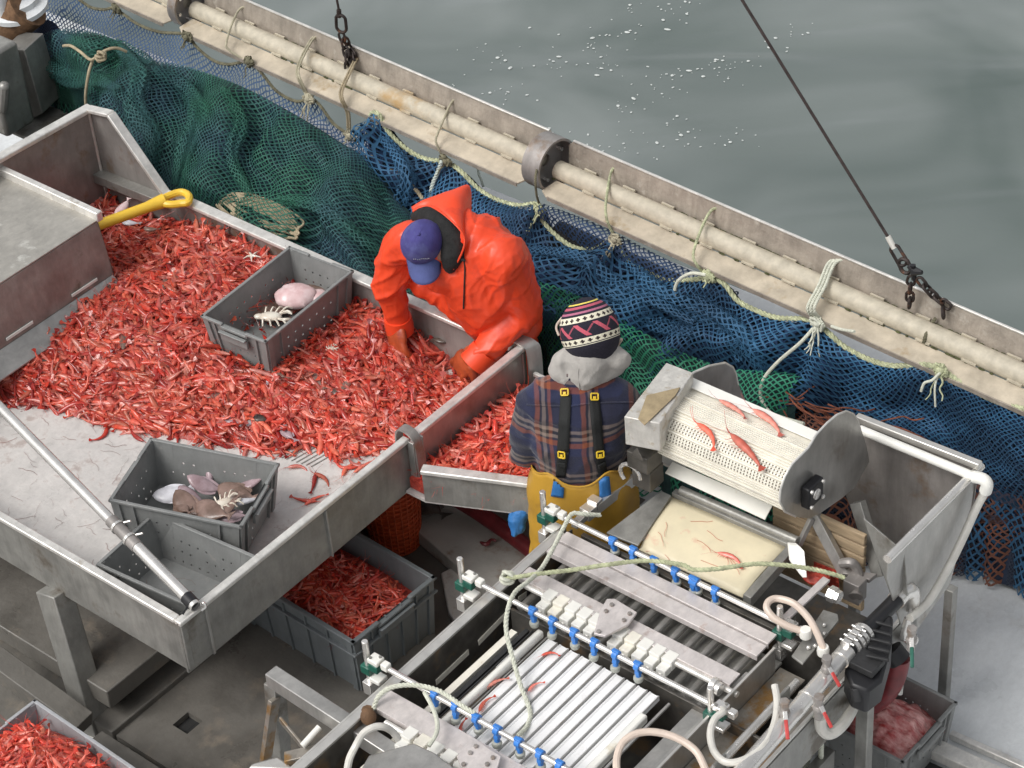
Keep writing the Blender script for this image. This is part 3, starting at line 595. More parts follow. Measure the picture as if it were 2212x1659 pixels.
# green heap
gn = thing('trawl_net', (-7.4, 6.3, 0), 'big rolled green net lashed with tan rope behind the steel hopper', 'net', 'trawl nets draped over the side')
Tg = band([(72, 118, 6.62), (95, 75, 6.66), (135, 62, 6.66), (190, 66, 6.66), (240, 82, 6.66), (310, 125, 6.66), (400, 142, 6.66), (520, 185, 6.66), (640, 250, 6.66), (720, 300, 6.66), (790, 345, 6.64), (850, 430, 6.55), (900, 480, 6.5)])
Bg = band([(76, 130, 6.56), (90, 165, 6.5), (130, 190, 6.5), (200, 200, 6.4), (225, 300, 6.15), (330, 400, 6.05), (430, 465, 6.05), (560, 530, 6.05), (690, 590, 6.05), (800, 640, 6.05), (880, 690, 6.05), (950, 720, 6.05), (1000, 740, 6.05)])
def ggath(u, v): return .30*noise.noise(Vector((u*1.2, v*1.1, 8)))
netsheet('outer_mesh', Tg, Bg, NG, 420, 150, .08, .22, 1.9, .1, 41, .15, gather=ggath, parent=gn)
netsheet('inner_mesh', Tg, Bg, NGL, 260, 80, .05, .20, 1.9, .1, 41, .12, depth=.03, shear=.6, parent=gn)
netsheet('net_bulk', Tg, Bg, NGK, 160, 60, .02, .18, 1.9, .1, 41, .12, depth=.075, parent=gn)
# navy net hanging below the green roll, left
nv_ = thing('trawl_net', (-8.7, 6.6, 0), 'dark navy fine net hanging below the green roll at upper left', 'net', 'trawl nets draped over the side')
T4 = band([(30, 80, 6.7), (70, 50, 6.7), (110, 45, 6.7), (160, 110, 6.64), (230, 180, 6.5), (330, 260, 6.4)]); B4 = band([(60, 250, 6.72), (100, 270, 6.72), (150, 290, 6.7), (210, 310, 6.65), (280, 340, 6.55), (400, 420, 6.4)])
netsheet('outer_mesh', T4, B4, net_mat('navy_netting_left', (.022, .04, .10), .016, .2, col2=(.03, .06, .15)), 140, 70, .02, .05, 4, .2, 51, .1, parent=nv_); netsheet('net_bulk', T4, B4, NNK, 80, 40, .0, .05, 4, .2, 53, .1, depth=.02, parent=nv_)
# black ridged chafing roll showing through the blue mesh
b = MB(); A_ = P('v', 1200, 512, 6.79, 1); B_ = P('v', 1590, 690, 6.82, 1); N = 130
b.tube([A_.lerp(B_, i/N) for i in range(N+1)], [.075+.008*(i % 2) for i in range(N+1)], 16)
tag(b.build('chafing_roll', M['black_rub'], ang=80), 'black ridged rubber roll lying behind the blue mesh', 'roll')
# tan lashing on the green roll
ropeobj('net_tie', [('g5', 1115, 1370, 6.3, 1), ('g5', 1110, 1240, 6.3, 1), ('g5', 1130, 1050, 6.32, 1), ('g5', 1160, 900, 6.36, 1), ('g5', 1200, 790, 6.42, 1)], 'rope_tan', .008, 'tan rope dropping from the knot on the green net roll', twist=False)
ropeobj('net_tie', [('g5', 820, 595, 6.44, 1), ('g5', 920, 595, 6.44, 1), ('g5', 1050, 680, 6.42, 1), ('g5', 1180, 775, 6.4, 1), ('g5', 1290, 700, 6.4, 1), ('g5', 1400, 640, 6.42, 1), ('g5', 1520, 625, 6.46, 1), ('g5', 1640, 670, 6.5, 1)], 'rope_tan', .008, 'tan rope lying across the top of the green net roll', twist=False)
b = MB(); c = P('g5', 1300, 730, 6.36, 1)
for k in range(5): b.tube([c+Matrix.Rotation(k*1.3, 3, 'X')@Matrix.Rotation(k*.7, 3, 'Z')@Vector((.028*math.cos(a*.524), .02*math.sin(a*.524), .006*k-.01)) for a in range(12)], .008, 6, closed=True)
tag(b.build('rope_knot', M['rope_tan']), 'tan knot tied on top of the green net roll', 'knot')
# coils of rope behind the table rim
b = MB(); rr = random.Random(9); cen = P('c1', 1580, 1365, 6.10, 1)
for k in range(7):
    ph = rr.uniform(0, 6); q = []
    for a in range(14):
        t = a/13*math.pi*1.7+ph; q.append(cen+Vector((.24*math.cos(t)*rr.uniform(.9, 1.1)+rr.uniform(-.02, .02), (.05*math.sin(t)+.01*k), .022*math.sin(t)+.006*k)))
    b.tube(smoothpath(q, 4), .0065, 6)
tag(b.build('rope_coil', M['rope_tan']), 'loose coil of tan rope on the green net behind the table rim', 'rope coil')

def gathers(root, objname, m, tags, r0, seed=0, n_each=1):
    src = [o for o in root.children if o.name.startswith('outer_mesh')][0]; off = root.location
    bv = BVHTree.FromPolygons([v.co+off for v in src.data.vertices], [tuple(p.vertices) for p in src.data.polygons]); rr = random.Random(seed); cp = Vector((0, 0, HC))
    for pts in tags:
        q = []
        for x, y in pts:
            d = (P('v', x, y, 0)-cp).normalized(); loc, nn, i_, ds = bv.ray_cast(cp, d)
            if loc is not None: q.append(loc-d*.0)
        if len(q) < 3: continue
        path = smoothpath(q, 8); N = len(path); F = frames(path); rows = []; uv = []; L = 0; ns = 20
        for i, p in enumerate(path):
            if i: L += (path[i]-path[i-1]).length
            t = i/(N-1); r = r0*(.35+.65*math.sin(math.pi*min(1, max(0, .08+.84*t))))*(1+.25*noise.noise(Vector((L*5, seed, 1)))); row = []
            for k in range(ns+1):
                a = 2*math.pi*k/ns; rk = r*(1+.22*math.sin(a*5+L*9+seed)+.12*noise.noise(Vector((L*7, a*2, seed)))); row.append(p+(F[i][1]*math.cos(a)+F[i][2]*math.sin(a))*rk); uv.append((L, a*r0*1.6))
            rows.append(row)
        b = MB(); b.sheet(rows); b.build('net_fold', m, root, uv=uv, ang=180)
from mathutils.bvhtree import BVHTree
gathers(gn, '', NG, [[(250, 95), (300, 160), (290, 230), (330, 300), (320, 380)], [(330, 150), (400, 190), (430, 250), (400, 330), (380, 400)], [(130, 75), (200, 110), (260, 110), (330, 140)], [(90, 130), (150, 170), (215, 175), (260, 200)]], .05, 3)
gathers(gn, '', NG, [[(480, 190), (520, 260), (500, 340), (540, 420)], [(600, 430), (700, 450), (780, 520), (850, 560)], [(400, 470), (500, 490), (640, 540), (760, 590)]], .035, 5)
gathers(blue, '', NB, [[(1150, 540), (1260, 560), (1330, 620), (1400, 640), (1500, 700)], [(1230, 630), (1330, 640), (1420, 700), (1500, 720)], [(1350, 560), (1440, 640), (1560, 700), (1600, 780)], [(830, 300), (880, 380), (860, 470), (900, 540)], [(1500, 640), (1600, 720), (1650, 800)]], .04, 8)
# ================================================================ SORTING TABLE
ZR = .95; ZF = .70; YF = 3.87; YB = 5.945; XE = -5.345; XH = -8.09
tb = thing('sorting_table', (-6.7, 4.9, 0), 'large stainless steel sorting table piled with red shrimp', 'sorting table')
b = MB(); b.box(((XE-9.6)/2, (YF+YB)/2, ZF-.01), (XE+9.6, YB-YF, .02)); b.build('bed', M['table_floor'], tb)
def wall(name, a, c, z0, z1, th, m, rim=True, rw=.036, rm='steel_rim', parent=None):
    b = MB(); b.bar(Vector((a[0], a[1], (z0+z1)/2)), Vector((c[0], c[1], (z0+z1)/2)), th, z1-z0); b.build(name, m, parent or tb, bevel=.002)
    if rim:
        b = MB(); b.bar(Vector((a[0], a[1], z1-.002)), Vector((c[0], c[1], z1-.002)), rw, .022); b.build('rim', M[rm], parent or tb, bevel=.005)
wall('front_wall', (-9.6, YF), (XE-.02, YF), ZF-.02, ZR, .012, M['steel_dull'])
wall('side_wall', (XE, YF-.018), (XE, 5.2), ZF-.02, ZR, .012, M['steel_dull'])
wall('gate', (XE+.005, 5.235), (XE+.005, 5.98), ZF+.0, ZR-.004, .012, M['steel'], rw=.042)
wall('back_wall', (-7.50, YB), (XE-.03, YB), ZF-.02, ZR, .012, M['steel_brown'], rw=.058)
# corner posts, joints, brackets
b = MB(); b.box((XE, YF, ZR-.13), (.03, .03, .24)); b.build('corner_post', M['steel_dull'], tb, bevel=.004)
b = MB(); b.bar((XE+.009, 3.99, ZF-.02), (XE+.009, 3.99, ZR-.02), .012, .012, up=(0, 1, 0)); b.bar((XE+.009, 4.68, ZF-.02), (XE+.009, 4.68, ZR-.02), .018, .008, up=(0, 1, 0)); b.each('wall_trim', M['steel'], tb, bevel=.002)
def strip(b, pts, w_, th, wd):
    # flat strip swept along pts, width along wd
    wd = Vector(wd).normalized()*w_/2; pts = [Vector(p) for p in pts]; F = frames(pts); rows = []
    for (T, u, v_), p in zip(F, pts):
        nn = T.cross(wd).normalized()*th/2; rows.append([p-wd-nn, p+wd-nn, p+wd+nn, p-wd+nn, p-wd-nn])
    b.sheet(rows)
    return b
b = MB(); strip(b, smoothpath([(XE-.06, 5.215, ZR-.09), (XE-.058, 5.215, ZR-.01), (XE-.04, 5.215, ZR+.03), (XE, 5.215, ZR+.035), (XE+.035, 5.215, ZR+.015), (XE+.05, 5.215, ZR-.05), (XE+.055, 5.215, ZR-.3)], 5), .045, .008, (0, 1, 0)); b.build('bracket', M['steel_brown'], tb, ang=60)
b = MB(); b.box((XE+.03, 5.25, ZR-.15), (.035, .008, .30)); b.box((XE+.03, 5.19, ZR-.15), (.035, .008, .30)); b.build('gate_post', M['steel'], tb, bevel=.002)
b = MB(); strip(b, smoothpath([(XE-.09, YB+.01, ZR+.02), (XE-.03, YB+.03, ZR+.02), (XE+.03, YB+.04, ZR+.01), (XE+.05, YB+.045, ZR-.03), (XE+.05, YB+.045, ZR-.22)], 5), .07, .01, (.4, 1, 0)); b.build('bracket', M['steel'], tb, ang=60)
b = MB(); b.box((XE+.01, 5.955, ZR-.13), (.02, .012, .2)); b.build('gate_post', M['steel'], tb, bevel=.002)
# hopper back and side
ap = P('c1', 540, 668, YB, 1); ap2 = P('c1', 680, 700, YB, 1); lo = P('c1', 1020, 1190, YB, 1)
b = MB(); b.prism([Vector((ap.x, YB, ZF)), Vector((ap.x, YB, ap.z)), ap2, lo, Vector((-7.48, YB, ZR-.01)), Vector((-7.48, YB, ZF))], (0, .01, 0)); b.build('hopper_back', M['steel_brown'], tb, bevel=.001)
b = MB()
for a, c in ((ap, ap2), (ap2, lo), (lo, Vector((-7.46, YB, ZR)))): b.bar(a, c, .05, .02)
b.build('hopper_rim', M['steel_rim'], tb, bevel=.004)
XL = ap.x; lf = P('c1', 0, 970, XL, 0); lf = Vector((XL, lf.y-.8, lf.z+(lf.z-ap.z)*1.4))
b = MB(); b.prism([Vector((XL, YB, ZF)), Vector((XL, YB, ap.z)), lf, Vector((XL, lf.y, ZF))], (.01, 0, 0)); b.build('hopper_side', M['steel_brown'], tb, bevel=.001)
b = MB(); b.bar(ap+Vector((0, .02, 0)), lf, .055, .025); b.build('hopper_rim', M['steel_rim'], tb, bevel=.005)
a = P('c1', 600, 1060, YB-.03, 1); c = P('c1', 990, 1215, YB-.03, 1)
b = MB(); b.bar(a, c, .06, .008); b.bar(a+Vector((0, -.028, -.02)), c+Vector((0, -.028, -.02)), .008, .05); b.build('ledge', M['steel_dull'], tb, bevel=.002)
b = MB(); b.tube([Vector((XL+.012, YB-.008, ap.z)), Vector((XL+.012, YB-.008, ZF))], .008, 6); b.build('weld_seam', M['steel_rim'], tb)
# legs and stretcher
def leg(a, c, w_, d_, m=M['steel_dull']):
    b = MB(); b.bar(a, c, w_, d_, up=(1, 0, 0)); b.build('leg', m, tb, bevel=.005)
leg(P('d1', 330, 560, .69), P('d1', 590, 1420, .02), .10, .12)
leg((-9.2, 4.0, .69), (-9.2, 4.0, .01), .1, .1); leg((XE-.5, 5.7, .69), (XE-.5, 5.7, .01), .08, .08)
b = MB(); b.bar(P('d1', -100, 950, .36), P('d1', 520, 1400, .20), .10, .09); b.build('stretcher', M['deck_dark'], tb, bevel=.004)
b = MB(); b.lathe(P('d1', 600, 1440, .0), (0, 0, 1), [(.055, 0), (.055, .02), (.04, .03)], 16); b.build('foot', M['white_pl'], tb)
# feed chute beside the hopper
cb = P('c1', 600, 1350, 1.2); XC, YC = cb.x, cb.y
fc = thing('feed_chute', (XC-.8, YC-.8, ZF), 'boxy grey steel feed chute cover with a bent lip above the shrimp at left', 'chute')
b = MB(); b.box((XC-1.0, YC-1.0, 1.196), (2.0, 2.0, .008)); b.build('top_plate', mat('scuffed_steel', (.42, .40, .36), .42, .45, var=.12, vscale=6, bump=.1, stain=(.66, .65, .60), stain_t=.61, stain_s=8), fc, bevel=.002)
b = MB(); b.bar((XC-2.0, YC+.01, 1.215), (XC+.01, YC+.01, 1.215), .035, .05); b.build('edge_strip', M['steel_rim'], fc, bevel=.005)
b = MB(); b.prism([(XC, YC, 1.19), (XC, YC-2.0, 1.19), (XC+.035, YC-2.0, .90), (XC+.035, YC, .90)], (-.006, 0, 0)); b.prism([(XC, YC, 1.19), (XC+.035, YC, .9), (XC-2, YC, .9), (XC-2, YC, 1.19)], (0, -.006, 0)); b.build('face', M['steel_dull'], fc, bevel=.001)
b = MB(); b.prism([(XC+.037, YC-.01, .90), (XC+.037, YC-2.0, .90), (XC+.135, YC-2.0, .835), (XC+.135, YC-.01, .835)], (0, 0, .007)); b.build('lip', M['steel'], fc, bevel=.001)
b = MB()
for k in range(5): b.bar((XC+.035, YC-.10-.40*k, .935), (XC+.035, YC-.26-.40*k, .935), .006, .016)
b.each('weld_bead', M['white_pl'], fc, bevel=.002)
b = MB(); b.box((XC-.05, YC-.02, .80), (.05, .04, .2)); b.box((XC-1.8, YC-.02, .80), (.05, .04, .2)); b.each('support', M['steel_dull'], fc)
# strut pipe across the corner
ss = thing('strut_pipe', P('d1', 1180, 660, 1.0), 'polished steel pipe strut with clamped joint running to the table corner', 'pipe')
e0 = P('d1', 1205, 668, .985); e1 = P('v', 0, 880, 1.18); e2 = e1+(e1-e0)*.2
jm = P('d1', 770, 240, 1.08); 
dd = (e1-e0); 
def on(t, x, y):     # nearest point on the strut to a reading
    q = P(t, x, y, 1.05); k = (q-e0).dot(dd)/dd.length_squared; return e0+dd*k
b = MB(); j0 = on('d1', 800, 265); b.pipe(e0, j0, .0245, .020); b.pipe(j0, on('d1', 700, 165), .021, .017); b.pipe(on('d1', 700, 165), e2, .0225, .018); b.build('pipe', M['polished'], ss)
b = MB(); b.tube([on('d1', 690, 150), on('d1', 830, 300)], .027, 14); o = b.build('sleeve', M['steel_brown'], ss); 
b = MB(); 
for k in ((730, 185), (800, 250)): q = on('d1', *k); dn_ = dd.normalized(); b.tube([q-dn_*.006, q+dn_*.006], .031, 16); b.tube([q+Vector((.02, .02, .02)), q+Vector((.045, .035, .03))], .005, 6)
b.each('hose_clamp', M['polished'], ss, ang=20)
b = MB(); b.tube([on('d1', 1120, 560), on('d1', 1160, 600)], .027, 14); b.tube([on('d1', 1130, 580)+Vector((.02, -.02, .0)), on('d1', 1130, 580)+Vector((.02, -.06, -.02))], .004, 5); b.build('tape', M['black'], ss)
b = MB(); b.tube(smoothpath([P('d1', 1215, 655, .97), P('d1', 1250, 645, .98), P('d1', 1262, 670, .965), P('d1', 1235, 690, .96)], 4), .006, 6); b.build('hook', M['polished'], ss)
# second small compartment
A2 = P('c5', 500, 1402, .88); B2_ = P('c5', 1135, 1480, .88); B2x = A2+(B2_-A2)*1.35
ct = thing('side_tray', (-5.1, 5.5, .5), 'small stainless tray of shrimp joined to the table between both workers', 'tray')
wall('front_wall', A2, B2x, .70, .875, .012, M['steel_dull'], rw=.05, parent=ct)
wall('side_wall', B2x, (-4.93, 5.95), .70, .84, .01, M['steel_dull'], rw=.03, parent=ct)
wall('back_wall', (XE+.06, 5.97), (-4.93, 5.95), .70, .82, .01, M['steel_dull'], rw=.02, parent=ct)
b = MB(); b.prism([Vector((XE+.01, A2.y, .70)), Vector((A2.x, A2.y, .70)), Vector((B2x.x, B2x.y, .70)), Vector((-4.93, 5.95, .70)), Vector((XE+.01, 5.97, .70))], (0, 0, -.012)); b.build('bed', M['table_floor'], ct)
# ---------------------------------------------------------------- low platforms, bars and boards on the deck
pc = P('d1', 655, 1195, .30)
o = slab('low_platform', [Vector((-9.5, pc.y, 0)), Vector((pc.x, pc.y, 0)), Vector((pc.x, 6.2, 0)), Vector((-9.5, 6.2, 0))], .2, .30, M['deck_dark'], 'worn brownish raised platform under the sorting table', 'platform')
pc2 = P('d1', 685, 1440, .12)
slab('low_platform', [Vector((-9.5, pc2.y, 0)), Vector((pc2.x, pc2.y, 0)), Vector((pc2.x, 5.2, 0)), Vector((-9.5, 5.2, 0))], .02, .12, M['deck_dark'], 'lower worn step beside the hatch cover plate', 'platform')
q0 = P('d1', 600, 1510, .12)
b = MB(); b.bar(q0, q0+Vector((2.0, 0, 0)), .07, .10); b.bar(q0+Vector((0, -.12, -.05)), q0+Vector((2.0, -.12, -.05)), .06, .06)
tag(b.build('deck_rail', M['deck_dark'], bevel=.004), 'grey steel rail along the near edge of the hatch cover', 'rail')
bd = [P('d2', 400, 140, .10), P('d2', 600, 0, .10), P('d2', 720, -80, .1), P('d2', 1250, 380, .10), P('d2', 960, 620, .10)]
o = slab('deck_board', bd, .02, .10, mat('stained_board', (.42, .40, .37), .6, var=.12, vscale=6, bump=.2, stain=(.27, .19, .14), stain_t=.52, stain_s=4), 'pale stained board lying between the blue grey tote and the yellow trousers', 'board')
bd = [P('d2', 620, 460, .04), P('d2', 730, 400, .04), P('d2', 900, 760, .04), P('d2', 740, 800, .04), P('d2', 665, 700, .04)]
o = slab('deck_board', bd, .01, .04, M['table_floor'], 'small white board on deck beside the blue grey tote', 'board')
b = MB(); b.tube(smoothpath([P('d2', 560, -60, .3), P('d2', 740, 20, .18), P('d2', 1000, 190, .14), P('d2', 1200, 340, .12)], 6), .038, 14)
tag(b.build('hose', M['darkred']), 'thick dark red hose running along the deck behind the yellow trousers', 'hose')
b = MB(); b.tube(smoothpath([P('d2', 860, 270, .13), P('d2', 900, 285, .13), P('d2', 930, 255, .13), P('d2', 960, 265, .13)], 5), [.004, .006, .008, .009, .009, .009, .01, .009, .008, .007, .006, .005, .006, .007, .004, .003], 6)
tag(b.build('seaweed_scrap', M['darkred']), 'small dark scrap of weed on the stained board', 'scrap')
b = MB(); c = P('d2', 270, 110, .3); 
def basket():
    b = MB(); z0 = .02; z1 = .42; n = 26; rows = 16; c = Vector((P('d2', 275, 330, .03).x-.02, P('d2', 275, 330, .03).y+.1, 0))
    for i in range(rows):
        t = i/(rows-1); r = .115+.025*t; z = z0+(z1-z0)*t; b.tube([c+Vector((r*math.cos(a*math.pi/10), r*math.sin(a*math.pi/10), z)) for a in range(20)], .005, 4, closed=True)
    for k in range(n):
        a = 2*math.pi*k/n; b.tube([c+Vector((.115*math.cos(a), .115*math.sin(a), z0)), c+Vector((.14*math.cos(a), .14*math.sin(a), z1))], .0045, 4)
    b.lathe(c, (0, 0, 1), [(.11, .01), (.11, .02)], 20); b.lathe(c+Vector((0, 0, .42)), (0, 0, 1), [(.15, -.01), (.15, .015), (.135, .015), (.135, -.01)], 24)
    b.lathe(c, (0, 0, 1), [(.108, .025), (.13, .40), (.128, .40), (.104, .025)], 20)
    return tag(b.build('mesh_basket', M['orangenet']), 'round orange mesh basket on deck under the table edge', 'basket')
basket()
# lower right: rails on the pale deck
b = MB(); a = P('d3', 1660, 1540, .06); c = P('d3', 2212, 1790, .06); b.bar(a, a+(c-a)*1.3, .075, .05); b.bar(a+Vector((0, .13, -.03)), a+Vector((0, .13, -.03))+(c-a)*1.3, .03, .03)
tag(b.build('deck_rail', M['steel_rim'], bevel=.004), 'bright flat rail on the pale deck at the lower right corner', 'rail')
b = MB(); b.bar(a+Vector((0, -.09, -.045)), a+Vector((0, -.09, -.045))+(c-a)*1.3, .10, .012)
tag(b.build('deck_slot', M['dark_gap']), 'dark slot in the deck along the bright rail', 'slot')
# ridged black hose at right
b = MB(); A_ = P('v', 2080, 1078, .12); B_ = P('v', 2300, 1165, .12); N = 60
b.tube([A_.lerp(B_, i/N) for i in range(N+1)], [.045+.009*(1 if (i % 4) < 2 else 0) for i in range(N+1)], 16)
tag(b.build('ridged_hose', M['black_rub'], ang=80), 'black ridged hose lying on the pale deck at the right edge', 'hose')
for k, (x, y) in enumerate([(1930, 180), (2130, 240), (2180, 290)]):
    b = MB(); c = P('d3', x, y, .012); rr = random.Random(k)
    for j in range(9): b.tube(smoothpath([c+Vector((rr.uniform(-.03, .03), rr.uniform(-.03, .03), rr.uniform(0, .015))) for _ in range(4)], 3), .0045, 5)
    tag(b.build('seaweed_scrap', M['black_rub']), ['dark tangle of weed on the pale deck nearest the steel bin', 'dark tangle of weed on the pale deck between two others', 'dark tangle of weed on the pale deck at the right frame edge'][k], 'scrap')
# old winch and bollard at the top left
wn = thing('winch_stand', P('v', 20, 250, 0), 'rusty grey winch stand with white cap at the upper left corner', 'winch')
def Wq(x, y, yy=6.35): return P('v', x, y, yy, 1)
b = MB(); q = Wq(45, 150); b.prism([Wq(5, 105), Wq(52, 108), Wq(92, 245), Wq(62, 262), Wq(30, 255)], (-.05, .18, 0)); b.build('column', M['steel_dull'], wn, bevel=.006)
b = MB(); q = Wq(60, 255); b.box(q, (.32, .3, .02)); b.build('foot_plate', M['steel_dull'], wn, bevel=.004)
b = MB(); b.tube([Wq(-10, 90, 6.5), Wq(30, 45, 6.55), Wq(60, 15, 6.6)], [.10, .11, .12], 18); b.build('drum', M['rust'], wn)
b = MB(); b.lathe(Wq(42, 24, 6.6), (0, -.1, 1), [(.14, 0), (.165, .01), (.165, .035), (.12, .05), (.12, .08), (.09, .085)], 28); b.lathe(Wq(4, 20, 6.5), (0, 0, 1), [(.05, -.3), (.05, .2)], 16); b.build('cap', M['deck'], wn)
b = MB(); b.box(Wq(-6, 180, 6.2), (.25, .2, .5)); b.tube([Wq(10, 180, 6.1), Wq(5, 240, 6.1)], .03, 10); b.build('motor', M['steel_dull'], wn, bevel=.02)
# ================================================================ CRATES
def pwall(b, o, u, v, nrm, nu, nv, holes, th=.004, hr=.3):
    # wall of thickness th with octagonal holes; o corner, u and v full edge vectors
    cache = {}
    def vid(p):
        k = (round(p.x, 5), round(p.y, 5), round(p.z, 5))
        if k not in cache: cache[k] = len(vs); vs.append(p)
        return cache[k]
    vs = []; fs = []
    for i in range(nu):
        for j in range(nv):
            for side in (0, 1):
                off = nrm*th*side
                def pt(a, c): return o+u*((i+a)/nu)+v*((j+c)/nv)+off
                if (i, j) in holes:
                    sq = [(0, 0), (.5, 0), (1, 0), (1, .5), (1, 1), (.5, 1), (0, 1), (0, .5)]
                    cu = u.length/nu; cv = v.length/nv; r = hr*min(cu, cv)
                    oc = [(.5+r/cu*math.cos(-math.pi*.75+k*math.pi/4), .5+r/cv*math.sin(-math.pi*.75+k*math.pi/4)) for k in range(8)]
                    for k in range(8):
                        q = [pt(*sq[k]), pt(*sq[(k+1) % 8]), pt(*oc[(k+1) % 8]), pt(*oc[k])]
                        fs.append([vid(p) for p in (q if side else q[::-1])])
                        if side == 0:
                            q = [pt(*oc[k]), pt(*oc[(k+1) % 8]), pt(*oc[(k+1) % 8])+nrm*th, pt(*oc[k])+nrm*th]; fs.append([vid(p) for p in q])
                else:
                    q = [pt(*s8) for s8 in ((0, 0), (.5, 0), (1, 0), (1, .5), (1, 1), (.5, 1), (0, 1), (0, .5))]; fs.append([vid(p) for p in (q if side else q[::-1])])
    b.add(vs, fs)
def crate(name, p0, pu, pv, H, m, label, group='plastic crates of the catch', perf=True, taper=.03, rimw=.016, big=False, seed=0, up=None, handles=True):
    """p0,pu,pv: three rim corners (corner, end of long side, end of short side)"""
    U = pu-p0; Wv = pv-p0; n = U.cross(Wv).normalized()
    if n.z < 0: n = -n
    if up is not None: n = up
    Wv = Wv-U.normalized()*Wv.dot(U.normalized()); Lu, Lv = U.length, Wv.length; u = U/Lu; v = Wv/Lv
    root = thing(name, p0+U/2+Wv/2-n*H, label, 'crate', group)
    rr = random.Random(seed); b = MB()
    bot = [p0+(u+v)*taper-n*H, p0+U+(-u+v)*taper-n*H, p0+U+Wv-(u+v)*taper-n*H, p0+Wv+(u-v)*taper-n*H]; top = [p0, p0+U, p0+U+Wv, p0+Wv]
    ins = .012; cen = p0+U/2+Wv/2
    top = [t+((cen-t).normalized())*ins for t in top]
    for i in range(4):
        a, c = bot[i], bot[(i+1) % 4]; ta, tc = top[i], top[(i+1) % 4]
        # trapezoid wall: straight cells on bottom edge, sheared to top via corner filler
        long_ = i % 2 == 0; nu_ = (11 if long_ else 7); nv_ = 4
        holes = set()
        if perf: holes = {(x, y) for x in range(1, nu_-1) for y in range(nv_-1) if rr.random() < .85}
        uvec = c-a; vvec = ((ta-a)+(tc-c))/2; no = uvec.cross(vvec).normalized()
        if no.dot((a+c)/2-(cen-n*H)) < 0: no = -no
        pwall(b, a, uvec, vvec, no, nu_, nv_, holes, .004, .12)
        # corner gussets
        b.prism([a, a+vvec, ta], no*.004); b.prism([c, tc, c+vvec], no*.004)
        # ribs
        for f in ((.0, .14, .86, 1.0) if perf else (.0, .2, .4, .6, .8, 1.0)):
            s = a+uvec*f*.96+uvec*.02; s2 = ta+(tc-ta)*(f*.96+.02); b.bar(s+no*.008, s2+no*.006, .03 if f in (0., 1.) else .008, .014, up=no)
    b.add([q+n*.002 for q in bot]+[q-n*.004 for q in bot], [(0, 1, 2, 3), (7, 6, 5, 4)])
    b.build('tub', m, root, ang=40)
    # rim
    b = MB(); o = [p0, p0+U, p0+U+Wv, p0+Wv]
    rings = ((0, rimw, .014),) if not big else ((0, rimw, .014), (.075, rimw*.9, .012))
    for dz, rw, rh in rings:
        for i in range(4):
            a, c = o[i]-n*dz, o[(i+1) % 4]-n*dz; d = (c-a).normalized(); sh = (cen-n*dz-(a+c)/2); sh = (sh-d*sh.dot(d)).normalized()
            if i % 2 == 1 and dz == 0 and handles:      # stepped short ends
                b.bar(a-d*rw*.5, a+(c-a)*.30, rw, rh, up=n); b.bar(a+(c-a)*.70, c+d*rw*.5, rw, rh, up=n)
                b.bar(a+(c-a)*.30-n*.012, a+(c-a)*.70-n*.012, rw*1.3, rh, up=n)
                for f in (.30, .70): b.bar(a+(c-a)*f+n*.006, a+(c-a)*f-n*.022, rw, .012, up=d)
            else: b.bar(a-d*(rw*.5 if i % 2 == 0 else -rw*.5), c+d*(rw*.5 if i % 2 == 0 else -rw*.5), rw, rh, up=n)
    b.build('rim', m, root, bevel=.003)
    if handles:
        for s_, ww in ((p0+U, Wv), (p0, Wv)):
            out_ = (s_-(cen-Wv/2)); out_ = (out_-v*out_.dot(v)).normalized(); b = MB()
            c = s_+ww/2-n*.045+out_*.006
            r = Matrix((v, out_, n)).transposed()
            b.box(c-n*.012, (Lv*.42, .014, .045), r); b.box(c+n*.016+out_*.012, (Lv*.42, .02, .008), r)
            b.build('handle', m, root, bevel=.003)
    return root, (p0, U, Wv, n, H)
g = 'grey plastic crates for the catch'
z1 = 1.0
cr1, G1 = crate('crate', P('c4', 1245, 470, z1), P('c4', 1780, 50, z1), P('c4', 1700, 572, z1), .21, M['crate'], 'perforated grey crate holding a pink fish and a white crab, on the shrimp pile', g, seed=1)
cr2, G2 = crate('crate', P('c4', 680, 1600, .99), P('d1', 1480, 180, .95), P('c4', 990, 1240, .97), .22, M['crate'], 'perforated grey crate full of flatfish tilted on the table bed', g, seed=2)
t3 = P('d1', 950, 100, .905); l3 = P('d1', 560, 390, .905); dl = (P('d1', 1530, 350, .905)-t3).normalized(); dl *= (XE-.035-max(t3.x, l3.x))/dl.x
cr3, G3 = crate('crate', t3, t3+dl, l3, .205, M['crate'], 'empty perforated grey crate in the near corner of the table', g, seed=3, handles=False)
t4 = P('d1', 215, 1252, .50)
cr4, G4 = crate('crate', t4, t4+Vector((.75, -.02, 0)), t4+Vector((0, -.48, 0)), .42, M['crate_lt'], 'pale grey crate heaped with shrimp at the lower left corner', g, perf=False, seed=4, big=False)
t5 = P('d2', 80, 890, .40); r5 = P('d2', 585, 500, .40)
cr5, G5 = crate('tote', t5, t5+Vector((-.72, .03, 0)), r5, .395, M['tote'], 'large slate grey tote of shrimp standing under the table edge', g, perf=False, seed=5, big=True, rimw=.022)
z6 = .27; t6 = P('d3', 1490, 1112, z6); r6 = P('d3', 1790, 1262, z6); n6 = P('d3', 1490, 1640, z6)
cr6, G6 = crate('crate', r6+(t6-r6)*1.9, r6, r6+(t6-r6)*1.9+(n6-r6), .25, M['crate'], 'grey crate of pink shrimp meal on the pale deck at lower right', g, seed=6)
